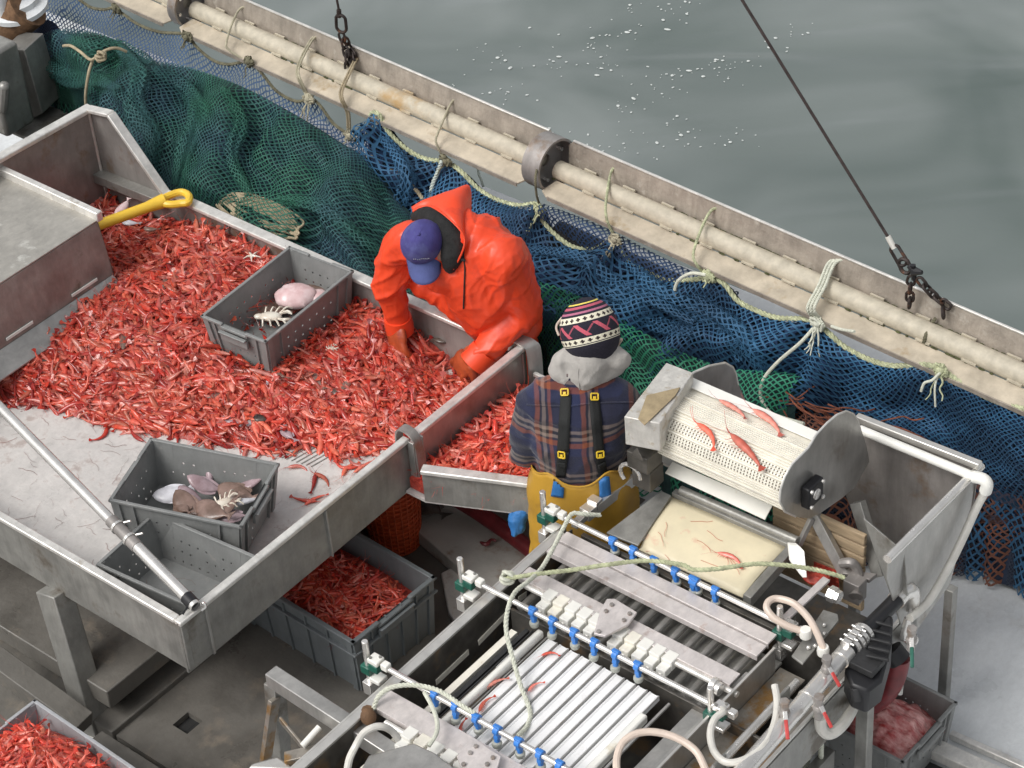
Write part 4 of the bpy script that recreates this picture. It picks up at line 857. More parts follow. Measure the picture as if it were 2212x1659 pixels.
# ================================================================ SHRIMP
def template(curl, seed, L=.1, hi=True):
    """body curve in the xy plane; returns verts, quads, colours"""
    rt = random.Random(seed); V_ = []; F_ = []; C_ = []
    n = 11; ns = 7; pts = []; x = y = 0; a = .25*curl
    radii = [.0018, .0058, .0082, .0090, .0084, .0075, .0066, .0056, .0046, .0034, .002]
    for i in range(n):
        pts.append(Vector((x, y, 0))); a -= curl*(.05 if i < 4 else .26)*(1+rt.uniform(-.2, .2)); x += math.cos(a)*L*.102; y += math.sin(a)*L*.102
    F0 = frames(pts); base = 0
    for i in range(n):
        T = F0[i][0]; side = Vector((0, 0, 1)); up = T.cross(side)
        for k in range(ns):
            t = 2*math.pi*k/ns; r = radii[i]*.9*L/.1*(1.0+(.12 if (i % 2 and i > 3) else 0)); V_.append(pts[i]+side*math.cos(t)*r*.8+up*math.sin(t)*r*1.15)
            lt = .5+.5*math.sin(t); C_.append((lt, i/(n-1)))
    for i in range(n-1):
        for k in range(ns): F_.append((i*ns+k, i*ns+(k+1) % ns, (i+1)*ns+(k+1) % ns, (i+1)*ns+k))
    def quadstrip(pp, w0, w1, c):
        b0 = len(V_); m = len(pp)
        for j, p in enumerate(pp):
            w_ = w0+(w1-w0)*j/(m-1); d = (pp[min(j+1, m-1)]-pp[max(j-1, 0)]).normalized(); s_ = d.cross(Vector((0, .3, 1))).normalized()*w_/2
            V_.append(p-s_); V_.append(p+s_); C_.extend([(c, .0), (c, .0)])
        for j in range(m-1): F_.append((b0+2*j, b0+2*j+1, b0+2*j+3, b0+2*j+2))
    h = pts[0]
    # tail fan
    e = pts[-1]; T = F0[-1][0]
    for s_ in (-.5, 0, .5):
        d = Matrix.Rotation(s_, 3, 'Z')@T; quadstrip([e-T*.003, e+d*.007, e+d*.014+Vector((0, 0, .002))], .004, .007, .1)
    # rostrum, antennae, legs
    quadstrip([h, h-F0[0][0]*.008, h-F0[0][0]*.02+Vector((0, .004, .001))], .003, .0006, .0)
    if hi:
        for s_ in (0, 1):
            q = h.copy(); d = -F0[0][0]; pp = [q.copy()]; tr = rt.uniform(-.5, .5)
            for j in range(4): d = (Matrix.Rotation(tr*.5+rt.uniform(-.15, .15), 3, 'Z')@d); q = q+d*.014; pp.append(q+Vector((0, 0, .002*j)))
            quadstrip(pp, .0011, .0006, .0)
        for j in range(5):
            o = pts[1+j]; T = F0[1+j][0]; dn_ = T.cross(Vector((0, 0, 1)))*(1 if True else -1)
            dn_ = -dn_ if curl < 0 else dn_
            quadstrip([o+dn_*.004, o+dn_*.012-T*.004, o+dn_*.017-T*rt.uniform(.004, .012)], .0018, .0009, .1)
    A = np.array([tuple(p) for p in V_]); A -= np.array([pts[5].x, pts[5].y, 0])
    return A, np.array(F_), np.array(C_)
TPL = [template(c, i) for i, c in enumerate((.2, .38, .55, .8, .12, .5, .3, 1.0))]
PAL = [((.62, .085, .05), (.84, .36, .27)), ((.66, .07, .04), (.80, .26, .18)), ((.62, .13, .09), (.90, .56, .48)), ((.60, .05, .03), (.78, .20, .13)), ((.62, .10, .055), (.82, .36, .26)), ((.66, .085, .04), (.80, .30, .2)), ((.60, .14, .09), (.86, .52, .42)), ((.50, .038, .022), (.66, .15, .09)), ((.58, .055, .03), (.74, .22, .15)), ((.40, .028, .022), (.60, .12, .09)), ((.60, .09, .04), (.78, .30, .19)), ((.48, .07, .055), (.76, .42, .34)), ((.30, .02, .018), (.45, .07, .05)), ((.50, .11, .06), (.62, .28, .18))]
def shrimp_material(name, sat=1, rough=.2):
    m = bpy.data.materials.new(name); m.use_nodes = True; n = m.node_tree.nodes; L = m.node_tree.links; p = n['Principled BSDF']
    at = n.new('ShaderNodeAttribute'); at.attribute_name = 'Col'; oi = n.new('ShaderNodeObjectInfo')
    hsv = n.new('ShaderNodeHueSaturation'); mr = n.new('ShaderNodeMapRange'); mr.inputs[3].default_value = .75; mr.inputs[4].default_value = 1.25
    L.new(oi.outputs['Random'], mr.inputs[0]); L.new(mr.outputs[0], hsv.inputs['Value']); hsv.inputs['Saturation'].default_value = sat
    L.new(at.outputs['Color'], hsv.inputs['Color']); L.new(hsv.outputs[0], p.inputs['Base Color']); p.inputs['Roughness'].default_value = rough
    p.inputs['Subsurface Weight'].default_value = .0; p.inputs['Specular IOR Level'].default_value = .55
    return m
MS = shrimp_material('cooked_red_shrimp')
def colours(C, pal, rr, val=1):
    a, c = np.array(pal[0]), np.array(pal[1]); t = C[:, :1]*.62+(rr.random()-.38)*.3; t = np.clip(t, 0, 1); col = (a*(1-t)+c*t)*val*np.array([1.04, .82, .82])
    band = np.where((np.round(C[:, 1:]*10) % 2) == 1, 1.0, .82); return np.clip(col*band, 0, 1)
def npmesh(name, V_, F_, C_, m):
    me = bpy.data.meshes.new(name); nv = len(V_); nf = len(F_)
    me.vertices.add(nv); me.vertices.foreach_set('co', np.asarray(V_, dtype=np.float32).ravel())
    me.loops.add(nf*4); me.loops.foreach_set('vertex_index', np.asarray(F_, dtype=np.int32).ravel())
    me.polygons.add(nf); me.polygons.foreach_set('loop_start', np.arange(0, nf*4, 4, dtype=np.int32)); me.polygons.foreach_set('use_smooth', np.ones(nf, dtype=bool))
    at = me.color_attributes.new('Col', 'FLOAT_COLOR', 'POINT'); at.data.foreach_set('color', np.concatenate([C_, np.ones((nv, 1))], 1).astype(np.float32).ravel())
    me.update(); me.validate(); me.materials.append(m); return me
def rotm(n_, yaw, roll, pitch=0):
    z = Vector(n_).normalized(); x = Vector((math.cos(yaw), math.sin(yaw), 0)); x = (x-z*x.dot(z)).normalized(); y = z.cross(x)
    return Matrix((x, y, z)).transposed()@Matrix.Rotation(pitch, 3, 'Y')@Matrix.Rotation(roll, 3, 'X')
def scatter_mesh(name, items, m, pal_bias=None, seed=0, val=1):
    rr = random.Random(seed); Vs = []; Fs = []; Cs = []; off = 0
    for (p, R3, sc) in items:
        A, F, C = TPL[rr.randrange(len(TPL))]; W = A*sc@np.array(R3).T+np.array(p); Vs.append(W); Fs.append(F+off); off += len(A)
        Cs.append(colours(C, PAL[rr.randrange(len(PAL))], rr, val*rr.uniform(.8, 1.15)))
    V_ = np.concatenate(Vs); c = V_.mean(0); c[2] = V_[:, 2].min()
    me = npmesh(name, V_-c, np.concatenate(Fs), np.concatenate(Cs), m); o = bpy.data.objects.new(name, me); COL.objects.link(o); o.location = c
    return o
protos = []
for i in range(14):
    rr = random.Random(100+i); A, F, C = TPL[i % 8]; protos.append(npmesh('shrimp', A, F, colours(C, PAL[i % 14], rr), MS))
# heap height
CR0, _U, _W = G1[0], G1[1], G1[2]; CRL, CRW = _U.length, _W.length; CRu, CRv = _U.normalized(), _W.normalized()
FRONT = [P('v', x, y, .715) for x, y in [(-400, 800), (-60, 862), (60, 872), (140, 888), (190, 905), (290, 935), (420, 950), (520, 965), (600, 978), (660, 972), (720, 985), (790, 978), (850, 962), (893, 935), (1000, 900)]]
def front_y(x):
    for a, c in zip(FRONT, FRONT[1:]):
        if a.x <= x <= c.x: return a.y+(c.y-a.y)*(x-a.x)/(c.x-a.x)
    return 9
hole = P('c5', 650, 800, .72)
def heap(x, y):
    d = y-front_y(x)
    if d < 0: return ZF-.01
    hm = .055+.13*max(0, min(1, (-5.6-x)/1.3))
    h = hm*(1-math.exp(-d*4.5))+.02*noise.noise(Vector((x*3, y*3, 0)))+.010*noise.noise(Vector((x*9, y*9, 4)))
    if x < -7.25: h -= .13*min(1, (-7.25-x)/.45)
    du = (x-CR0.x)*CRu.x+(y-CR0.y)*CRu.y; dv = (x-CR0.x)*CRv.x+(y-CR0.y)*CRv.y
    if -.0 < du < CRL and -.0 < dv < CRW: h = min(h, .062)
    k = math.hypot(x-hole.x, y-hole.y); h *= min(1, .12+(k/.16)**2)
    return ZF+max(0, h)
def hnorm(f, x, y, e=.03): return Vector((-(f(x+e, y)-f(x-e, y))/2/e, -(f(x, y+e)-f(x, y-e))/2/e, 1)).normalized()
rr = random.Random(11); items = []
def inview(x, y):
    return not (x < XC+.02 and y < YC-.02)
X0_, X1_ = -8.05, XE-.02
N = 0
while N < 4300:
    x = rr.uniform(X0_, X1_-.045); y = rr.uniform(4.1, YB-.05); 
    if not inview(x, y): continue
    d = y-front_y(x)
    if d < .0: continue
    N += 1
    edge = min(1, d/.12)
    if edge < 1 and rr.random() > .35+.65*edge: continue
    if math.hypot(x-hole.x, y-hole.y) < .045: continue
    h = heap(x, y); yaw = -.15+rr.gauss(0, .6)+(math.pi if rr.random() < .5 else 0)+.6*noise.noise(Vector((x*2, y*2, 7)))
    n_ = hnorm(heap, x, y); R3 = rotm(n_+Vector((rr.gauss(0, .15), rr.gauss(0, .15), 0)), yaw, rr.choice((0, math.pi))+rr.gauss(0, .4), rr.gauss(0, .10))
    items.append((Vector((x, y, h+rr.uniform(-.004, .009))), R3, rr.uniform(1.2, 1.72)))
# the shrimp that show largest become objects of their own
def camdist(p): return (Vector(p)-Vector((0, 0, HC))).length
order = sorted(range(len(items)), key=lambda i: camdist(items[i][0])-8*(items[i][0].z-heap(items[i][0].x, items[i][0].y)))
pick = set(order[:240]); rest = [items[i] for i in range(len(items)) if i not in pick]
def single(p, R3, sc, lab, k):
    o = bpy.data.objects.new('shrimp', protos[k % 14]); COL.objects.link(o); M4 = R3.to_4x4()*1.0; o.matrix_world = Matrix.Translation(p)@R3.to_4x4()@Matrix.Scale(sc, 4)
    return tag(o, lab, 'shrimp', 'loose red shrimp lying on the steel sorting table')
for k, i in enumerate(sorted(pick)): single(*items[i], 'red shrimp lying in the pile on the steel sorting table', k)
hp_ = scatter_mesh('shrimp_heap', rest, MS, seed=5); tag(hp_, 'wide heap of red shrimp spread over the sorting table', 'shrimp heap', kind='stuff')
# stragglers in front of the heap
strag = [('c4', 250, 985), ('c4', 80, 990), ('c4', 160, 975), ('c4', 330, 930), ('c4', 430, 1000), ('c4', 470, 1060), ('c4', 570, 1120), ('c4', 640, 1200), ('c4', 740, 1120), ('c4', 830, 1205), ('c4', 860, 1150), ('c4', 950, 1235), ('c4', 1090, 1200), ('c4', 1240, 1220), ('c4', 1260, 1180), ('c4', 1360, 1200), ('c4', 1510, 1290), ('c4', 1560, 1240), ('c4', 1640, 1300), ('c4', 1740, 1300), ('c4', 1740, 1230), ('c4', 1850, 1230), ('c4', 2030, 1310), ('c4', 2120, 1290), ('c4', 2130, 1400), ('c4', 2180, 1380), ('c4', 1930, 1490), ('c4', 1990, 1460), ('c4', 1870, 1600), ('c4', 1930, 1590), ('c5', 60, 1330), ('c5', 30, 1400), ('c5', 140, 1390), ('c5', 180, 1310), ('c5', 260, 1330), ('c5', 90, 1290), ('c5', 220, 1250), ('c5', 300, 1260), ('c5', 330, 1290), ('c4', 1840, 1390), ('c4', 1600, 1230)]
for k, (t, x, y) in enumerate(strag): single(P(t, x, y, .708), rotm((0, 0, 1), rr.uniform(0, 6.28), rr.gauss(0, .15)), rr.uniform(.95, 1.2), 'red shrimp lying loose on the white table bed in front of the heap', k)
for o in COL.objects:
    if o.name.startswith('shrimp') and o.get('label', '').startswith('red shrimp lying loose'): o['group'] = 'loose shrimp on the bare table bed'
# underlay of shrimp so no bed shows through
def underlay(name, xs, ys, f, off, label, parent=None):
    rows = [[Vector((x, y, f(x, y)-off)) for x in xs] for y in ys]; b = MB(); b.sheet(rows); o = b.build(name, M['shrimp_base'], parent, ang=180)
    return o
M['shrimp_base'] = mat('shrimp_mass', (.24, .02, .015), .35, col2=(.55, .08, .05), vscale=55, bump=.8, bscale=60)
xs = np.linspace(X0_, X1_, 110); ys = np.linspace(4.2, YB-.01, 70)
o = underlay('shrimp_mass', [float(x) for x in xs], [float(y) for y in ys], heap, .012, ''); tag(o, 'dense lower layer of shrimp inside the heap on the table', 'shrimp heap', kind='stuff')
# compartment 2 heap
def heap2(x, y): return .775+.015*noise.noise(Vector((x*5, y*5, 2)))
items = []; poly2 = [(XE+.06, A2.y+.06), (A2.x, A2.y+.07), (B2x.x-.06, B2x.y+.05), (-5.0, 5.89), (XE+.06, 5.89)]
def inpoly(x, y, pl):
    c = False
    for i in range(len(pl)):
        x1, y1 = pl[i]; x2, y2 = pl[i-1]
        if (y1 > y) != (y2 > y) and x < (x2-x1)*(y-y1)/(y2-y1)+x1: c = not c
    return c
while len(items) < 640:
    x = rr.uniform(XE, -4.6); y = rr.uniform(5.1, 5.95)
    if inpoly(x, y, poly2): items.append((Vector((x, y, heap2(x, y)+rr.uniform(-.005, .015))), rotm((rr.gauss(0, .2), rr.gauss(0, .2), 1), rr.uniform(0, 6.28), rr.choice((0, math.pi))+rr.gauss(0, .5), rr.gauss(0, .2)), rr.uniform(1.05, 1.45)))
tag(scatter_mesh('shrimp_heap', items, MS, seed=8), 'deep bed of red shrimp filling the small side tray', 'shrimp heap', kind='stuff')
b = MB(); b.prism([Vector((x, y, .71)) for x, y in [(XE+.02, A2.y+.02), (A2.x, A2.y+.02), (B2x.x-.02, B2x.y+.02), (-4.95, 5.94), (XE+.02, 5.94)]], (0, 0, .055)); tag(b.build('shrimp_mass', M['shrimp_base']), 'packed lower layer of shrimp in the side tray', 'shrimp heap', kind='stuff')
def fill_crate(G, depth, dome, n, label, m=MS, seed=1, sc=1.0, val=1, inset=.05, part=None, cx=.5, cy=.5):
    p0, U, Wv, nn, H = G; rr = random.Random(seed); items = []
    def ht(a, c):
        r = math.hypot((a-cx)*1.7, (c-cy)*1.7); return -depth+dome*max(0, 1-r*r)
    for k in range(n):
        a = rr.uniform(.085/U.length, 1-.085/U.length); c = rr.uniform(.085/Wv.length, 1-.085/Wv.length); e = .03
        q = p0+U*a+Wv*c+nn*(ht(a, c)+rr.uniform(-.004, .008)); sx = (ht(a+e, c)-ht(a-e, c))/(2*e*U.length); sy = (ht(a, c+e)-ht(a, c-e))/(2*e*Wv.length)
        nr = nn-U.normalized()*sx-Wv.normalized()*sy
        items.append((q, rotm(nr+Vector((rr.gauss(0, .2), rr.gauss(0, .2), 0)), rr.uniform(0, 6.28), rr.choice((0, math.pi))+rr.gauss(0, .5), rr.gauss(0, .15)), sc*rr.uniform(.85, 1.15)))
    o = scatter_mesh('shrimp_heap', items, m, seed=seed, val=val); tag(o, label, 'shrimp heap', kind='stuff')
    b = MB(); b.sheet([[p0+U*a+Wv*c+nn*(ht(a, c)-.012) for a in [inset*.7+(1-inset*1.4)*i/14 for i in range(15)]] for c in [inset*.7+(1-inset*1.4)*j/12 for j in range(13)]])
    tag(b.build('shrimp_mass', M['shrimp_base'], ang=180), label.replace('heap of', 'lower layer of').replace('load of', 'lower layer of'), 'shrimp heap', kind='stuff'); return o
fill_crate(G4, .10, .17, 480, 'domed heap of shrimp in the pale grey crate', seed=21, sc=1.25, cx=.42, cy=.5)
fill_crate(G5, .13, .05, 420, 'level load of shrimp in the slate grey tote', seed=22)
# meal crate at lower right
MM = bpy.data.materials.new('pink_meal'); 
M['meal'] = mat('pink_shrimp_meal', (.42, .05, .05), .25, col2=(.80, .45, .42), vscale=16, bump=.9, bscale=45, stretch=(1, 2.2, 1), detail=8)
p0, U, Wv, nn, H = G6; rows = []
for j in range(50):
    r = []
    for i in range(60):
        a = .03+.94*i/59; c = .04+.92*j/49; d = math.hypot((a-.6)*1.6, (c-.55)*1.7); h = -.15+.17*max(0, 1-d*d)
        q = p0+U*a+Wv*c; h += .022*noise.noise(q*14)+.014*noise.noise(q*34); r.append(q+nn*h)
    rows.append(r)
b = MB(); b.sheet(rows); tag(b.build('shrimp_meal', M['meal'], ang=180), 'wet pink and red shrimp remains heaped in the lower right crate', 'shrimp meal', kind='stuff')
# ================================================================ FISH
def fishmat(name, c1, c2, rough=.25, sc=14): return mat(name, c1, rough, col2=c2, vscale=sc, bump=.15, bscale=40)
MF = {'pink': fishmat('pale_pink_fish', (.62, .40, .40), (.78, .62, .62), sc=18), 'silver': fishmat('silver_fish', (.45, .44, .47), (.72, .72, .76)), 'brown': fishmat('brown_flatfish', (.12, .075, .055), (.27, .18, .15)), 'mauve': fishmat('mauve_flatfish', (.28, .19, .20), (.48, .37, .40)), 'dark': fishmat('dark_fish', (.05, .04, .035), (.14, .11, .09)), 'white': fishmat('white_belly', (.78, .75, .66), (.62, .52, .42))}
def fish(p, yaw, L, W, T, m, label, flat=False, n_=(0, 0, 1), name='fish', bend=.15, group=None, roll=0):
    R3 = rotm(n_, yaw, roll); n = 16; ns = 12; b = MB(); vs = []; fs = []
    for i in range(n):
        t = i/(n-1); w_ = W*math.sin(math.pi*min(1, t*1.12)**.8)**.8*.5 if t < .88 else W*.08
        th = T*math.sin(math.pi*min(1, t*1.1)**.7)**.7*.5 if t < .88 else T*.1
        w_ = max(w_, W*.05 if t > .05 else .002); th = max(th, T*.08 if t > .05 else .002)
        cx = (t-.5)*L; cy = bend*L*(t-.5)**2*2
        for k in range(ns):
            a = 2*math.pi*k/ns; vs.append(p+R3@Vector((cx, cy+w_*math.cos(a), th*math.sin(a))))
    for i in range(n-1):
        for k in range(ns): fs.append((i*ns+k, i*ns+(k+1) % ns, (i+1)*ns+(k+1) % ns, (i+1)*ns+k))
    fs.append(tuple(range(ns))); b.add(vs, fs); ce = bend*L*.5
    tl = [(.40, ce-.02*W), (.55, ce-.28*W+.0), (.53, ce), (.56, ce+.28*W), (.40, ce+.03*W)]
    b.prism([p+R3@Vector((a*L, c, -.001)) for a, c in tl], R3@Vector((0, 0, .002)))
    if flat:
        for s_ in (-1, 1):
            fn_ = [(-.3+.6*j/6, s_*(W*.5*math.sin(math.pi*(.18+.64*j/6))+W*.08)+bend*L*(-.3+.6*j/6)**2*2) for j in range(7)]; inn = [(a, c-s_*W*.16) for a, c in fn_][::-1]
            b.prism([p+R3@Vector((a*L, c, -.001)) for a, c in fn_+inn], R3@Vector((0, 0, .002)))
    o = b.build(name, MF[m], ang=60); return tag(o, label, 'fish', group)
fish(P('c4', 370, 740, .80), -2.6, .15, .055, .03, 'pink', 'pale pink gutted fish lying on the left of the shrimp heap')
fish(P('c4', 1640, 870, .80), -1.0, .09, .04, .02, 'silver', 'small shiny silver fish in the middle of the shrimp heap')
fish(P('c4', 760, 620, .87), 2.5, .13, .035, .02, 'brown', 'small dark flatfish on the shrimp below the steel chute', True)
fish(P('c4', 1040, 690, .85), .0, .14, .035, .02, 'brown', 'slim brown fish lying across the middle left of the heap')
fish(P('c4', 1940, 850, .80), -.5, .17, .04, .02, 'brown', 'brown eel like fish above the orange streak near the crate')
fish(P('c4', 1340, 950, .79), .9, .16, .045, .02, 'brown', 'brown flatfish upright among the shrimp at centre', True)
fish(P('c4', 1530, 1130, .75), .9, .11, .03, .02, 'silver', 'white bellied fish at the front edge of the heap')
fish(P('c4', 1760, 1180, .75), -.4, .15, .045, .02, 'mauve', 'mauve flatfish at the lower right edge of the heap', True)
fish(P('c4', 150, 920, .74), .1, .22, .05, .02, 'brown', 'long brown flatfish at the front left of the heap', True)
fish(P('c4', 2080, 940, .78), .4, .08, .05, .03, 'dark', 'small black fish near the right end of the heap')
fish(P('c4', 1600, 1100, .76), .2, .08, .05, .03, 'dark', 'small black fish at the front middle of the heap')
fish(P('c1', 760, 1270, .93), 1.9, .14, .05, .03, 'pink', 'pale fish lying against the hopper behind the shovel')
fish(P('c1', 800, 1370, .9), .4, .1, .04, .02, 'silver', 'white fish under the yellow shovel handle')
fish(P('c1', 930, 1410, .9), .6, .08, .03, .02, 'brown', 'small dark fish below the shovel handle')
fish(P('d2', 530, 40, .14), -.2, .24, .12, .02, 'dark', 'dark flatfish dropped on the board under the table', True)
fish(P('c5', 640, 620, .8), .5, .11, .035, .02, 'dark', 'dark fish in the shrimp between the hooded workers gloves')
# fish in the first crate
fl1 = z1-.2
def starfish(c, r, label):
    b = MB(); rr = random.Random(2)
    for k in range(5):
        a = k*1.257+.3; b.tube([c, c+Vector((math.cos(a)*r*.5, math.sin(a)*r*.5, .006)), c+Vector((math.cos(a+.1)*r, math.sin(a+.1)*r, 0))], [r*.16, r*.1, r*.03], 6)
    return tag(b.build('starfish', MF['white']), label, 'starfish')
starfish(P('c4', 1550, 100, .9), .045, 'small pale starfish on the shrimp behind the grey crate')
p0, U, Wv, nn, H = G1
b = MB(); c = P('c4', 1815, 345, z1-.12); b.ell(c, (.098, .072, .045), rotm((.1, -.1, 1), .7, 0), 28, 16, fn=lambda q: q*(1+.10*noise.noise(q*22)+.04*noise.noise(q*60))); b.ell(c+Vector((.07, .07, -.01)), (.05, .045, .02), rotm((0, 0, 1), .8, 0), 14, 8)
tag(b.build('fish', MF['pink']), 'round pale pink fish belly up in the crate on the pile', 'fish')
fish(P('c4', 1920, 310, z1-.15), .7, .17, .09, .03, 'brown', 'brown fish behind the pink one in the crate', True)
fish(P('c4', 1660, 440, z1-.17), .6, .2, .13, .02, 'brown', 'brown flatfish beneath the white crab in the crate', True)
def crab(c, r, label, yaw=.6):
    b = MB(); R3 = rotm((0, 0, 1), yaw, 0); b.ell(c, (r*1.2, r*.7, r*.4), R3, 14, 8); b.ell(c+R3@Vector((-r*1.1, 0, 0)), (r*.6, r*.4, r*.3), R3, 10, 6)
    for s_ in (-1, 1):
        for k in range(4):
            x = r*(-.6+.5*k); b.tube(smoothpath([c+R3@Vector((x, s_*r*.5, 0)), c+R3@Vector((x*1.4+r*.3, s_*r*1.1, r*.35)), c+R3@Vector((x*1.7+r*.5, s_*r*1.5, -r*.1))], 3), r*.10, 5)
        b.tube(smoothpath([c+R3@Vector((r*.9, s_*r*.4, 0)), c+R3@Vector((r*1.7, s_*r*.7, r*.1)), c+R3@Vector((r*2.2, s_*r*.35, 0))], 3), [r*.12, r*.14, r*.17, r*.2, r*.18, r*.12, r*.05], 6)
    return tag(b.build('crab', MF['white']), label, 'crab')
crab(P('c4', 1660, 470, z1-.13), .045, 'white squat lobster on its back in the crate on the pile')
crab(P('d1', 1370, 30, .86), .035, 'pale squat lobster on the flatfish in the tilted crate', 1.2)
bc_ = random.Random(44)
for k in range(16):
    while True:
        x = bc_.uniform(-7.4, -5.6); y = bc_.uniform(4.7, 5.85)
        if y > front_y(x)+.08 and inview(x, y): break
    fish(Vector((x, y, heap(x, y)+.008)), bc_.uniform(0, 6.3), bc_.uniform(.09, .16), bc_.uniform(.025, .05), .016, ['brown', 'mauve', 'brown', 'dark'][k % 4], 'small brown fish mixed into the shrimp on the table', k % 3 == 0, group='small bycatch fish in the heap')
crab(P('c4', 2030, 670, .82), .018, 'tiny pale crab on the shrimp right of the grey crate', 1.2)
# fish in the tilted crate
for k, (t, x, y, yaw, L, W, m, lab) in enumerate([('c4', 1060, 1560, .9, .17, .08, 'silver', 'grey fish at the left end of the tilted crate'), ('c4', 1180, 1590, .1, .17, .08, 'mauve', 'lilac skate piece at the left of the tilted crate'), ('c4', 1260, 1510, .4, .17, .07, 'mauve', 'pink mauve fish across the top of the tilted crate'), ('c4', 1280, 1410, 2.0, .16, .035, 'mauve', 'fish tail standing up at the back of the tilted crate'),
      ('c4', 1450, 1560, .2, .2, .10, 'brown', 'broad brown flatfish on the right of the tilted crate'), ('c4', 1540, 1500, .8, .15, .06, 'mauve', 'brown mauve fish leaning on the far wall of the tilted crate'), ('d1', 1150, 50, -.2, .2, .09, 'brown', 'brown flatfish at the near side of the tilted crate'), ('d1', 1300, 85, .1, .19, .10, 'brown', 'dark flatfish by the near wall of the tilted crate'), ('d1', 1420, 110, .6, .15, .07, 'mauve', 'mauve fish in the near right corner of the tilted crate'), ('d1', 1500, 20, 1.0, .15, .05, 'silver', 'striped lilac fish at the right end of the tilted crate'), ('c4', 1120, 1640, -.4, .15, .07, 'brown', 'dark fish under the lilac skate in the tilted crate'), ('c4', 1400, 1640, 1.4, .16, .08, 'brown', 'brown flatfish in the middle of the tilted crate')]):
    fish(P(t, x, y, .83+.008*(k % 4)), yaw, L, W, .028, m, lab, k % 2 == 0, n_=(random.Random(k).gauss(0, .25), random.Random(k+5).gauss(0, .25), 1) if k != 3 else (0, -.7, .5))
# ================================================================ SHOVEL
sh = thing('shovel', P('c1', 620, 1390, 1.0), 'yellow plastic shovel with a loop handle leaning on the table rim', 'shovel')
a = P('c1', 560, 1400, 1.0); m1 = P('c1', 900, 1275, .98); e = P('c1', 1010, 1232, .985)
b = MB(); b.tube([a+(a-m1)*.8, a, m1, e], [.026, .026, .027, .036], 14); b.build('shaft', M['yellow'], sh)
hp1 = [P('c1', 985, 1235, .985), P('c1', 1050, 1198, .985), P('c1', 1120, 1182, .985), P('c1', 1160, 1205, .985), P('c1', 1155, 1242, .985), P('c1', 1110, 1250, .98), P('c1', 1040, 1256, .98)]
b = MB(); b.tube(smoothpath(hp1, 6, closed=True), .019, 10, closed=True); b.tube([P('c1', 960, 1245, .98), P('c1', 1000, 1240, .985)], .028, 12); b.build('handle', M['yellow'], sh)

# broken feelers and hair-fine scraps on the bare bed, drain slots
b = MB(); rh = random.Random(77)
n = 0
while n < 110:
    x = rh.uniform(-7.2, -5.5); y = rh.uniform(3.98, 4.9)
    if y > front_y(x)-.01: continue
    n += 1; q = [Vector((x, y, .7035))]; a = rh.uniform(0, 6.28)
    for j in range(rh.choice((3, 4, 6))): a += rh.uniform(-.6, .6); q.append(q[-1]+Vector((math.cos(a), math.sin(a), 0))*.018)
    b.tube(smoothpath(q, 2), rh.choice((.0003, .0005, .0007)), 4)
tag(b.build('shrimp_scraps', mat('dark_red_scraps', (.20, .07, .055), .6, var=.5, vscale=9)), 'hair fine broken feelers scattered over the bare white table bed', 'scraps', kind='stuff')
b = MB(); s0 = P('c4', 1700, 1330, .703); s1 = P('c4', 1850, 1375, .703); d0 = P('c4', 1850, 1245, .703)-s0
for k in range(8):
    p0_ = s0+(s1-s0)*k/5; b.bar(p0_, p0_+d0, .004, .002)
b.each('drain_slot', M['steel_dull'], tb)
b = MB()
for (x, y) in ((XE+.007, 4.3), (XE+.007, 4.95)): b.bar((x, y-.12, ZR-.10), (x, y+.05, ZR-.16), .001, .004)
# ================================================================ PEOPLE
from mathutils.bvhtree import BVHTree
def blob(name, chains, m, parent, voxel=.009, smooth=6, fn=None, ells=(), extra=None, shade=180):
    """one continuous skin round tapering limbs: chains are lists of (point, radius)"""
    b = MB()
    for ch_ in chains:
        pts = [Vector(p) for p, r in ch_]; rs = [r for p, r in ch_]
        if len(pts) == 2: pts = [pts[0].lerp(pts[1], i/4) for i in range(5)]; rs = [rs[0]+(rs[1]-rs[0])*i/4 for i in range(5)]
        else:
            n = 5; sp = smoothpath(pts, n); q = []
            for i in range(len(rs)-1): q += [rs[i]+(rs[i+1]-rs[i])*k/n for k in range(n)]
            pts, rs = sp, q+[rs[-1]]
        b.tube(pts, rs, 16); b.ell(pts[0], rs[0]*.995, nu=16, nv=10); b.ell(pts[-1], rs[-1]*.995, nu=16, nv=10)
    for e in ells: b.ell(*e)
    me = bpy.data.meshes.new('tmp'); me.from_pydata(b.v, [], b.f); bm = bmesh.new(); bm.from_mesh(me); bmesh.ops.recalc_face_normals(bm, faces=bm.faces); bm.to_mesh(me); bm.free()
    o = bpy.data.objects.new('tmp', me); COL.objects.link(o)
    r = o.modifiers.new('r', 'REMESH'); r.mode = 'VOXEL'; r.voxel_size = voxel; r.use_smooth_shade = True
    s_ = o.modifiers.new('s', 'SMOOTH'); s_.iterations = smooth; s_.factor = .5
    dg = bpy.context.evaluated_depsgraph_get(); nm = bpy.data.meshes.new_from_object(o.evaluated_get(dg)); bpy.data.objects.remove(o)
    nm.name = name; nm.materials.clear(); nm.materials.append(m)
    if fn:
        cs = [v.co.copy() for v in nm.vertices]; ns = [v.normal.copy() for v in nm.vertices]
        for v, c, n_ in zip(nm.vertices, cs, ns): v.co = fn(c, n_)
    nm.update(); bv = BVHTree.FromPolygons([v.co.copy() for v in nm.vertices], [tuple(p.vertices) for p in nm.polygons])
    nm.polygons.foreach_set('use_smooth', [True]*len(nm.polygons))
    q = bpy.data.objects.new(name, nm); COL.objects.link(q)
    if parent: q.parent = parent; nm.transform(Matrix.Translation(-parent.location))
    return q, bv
CAMP = Vector((0, 0, HC))
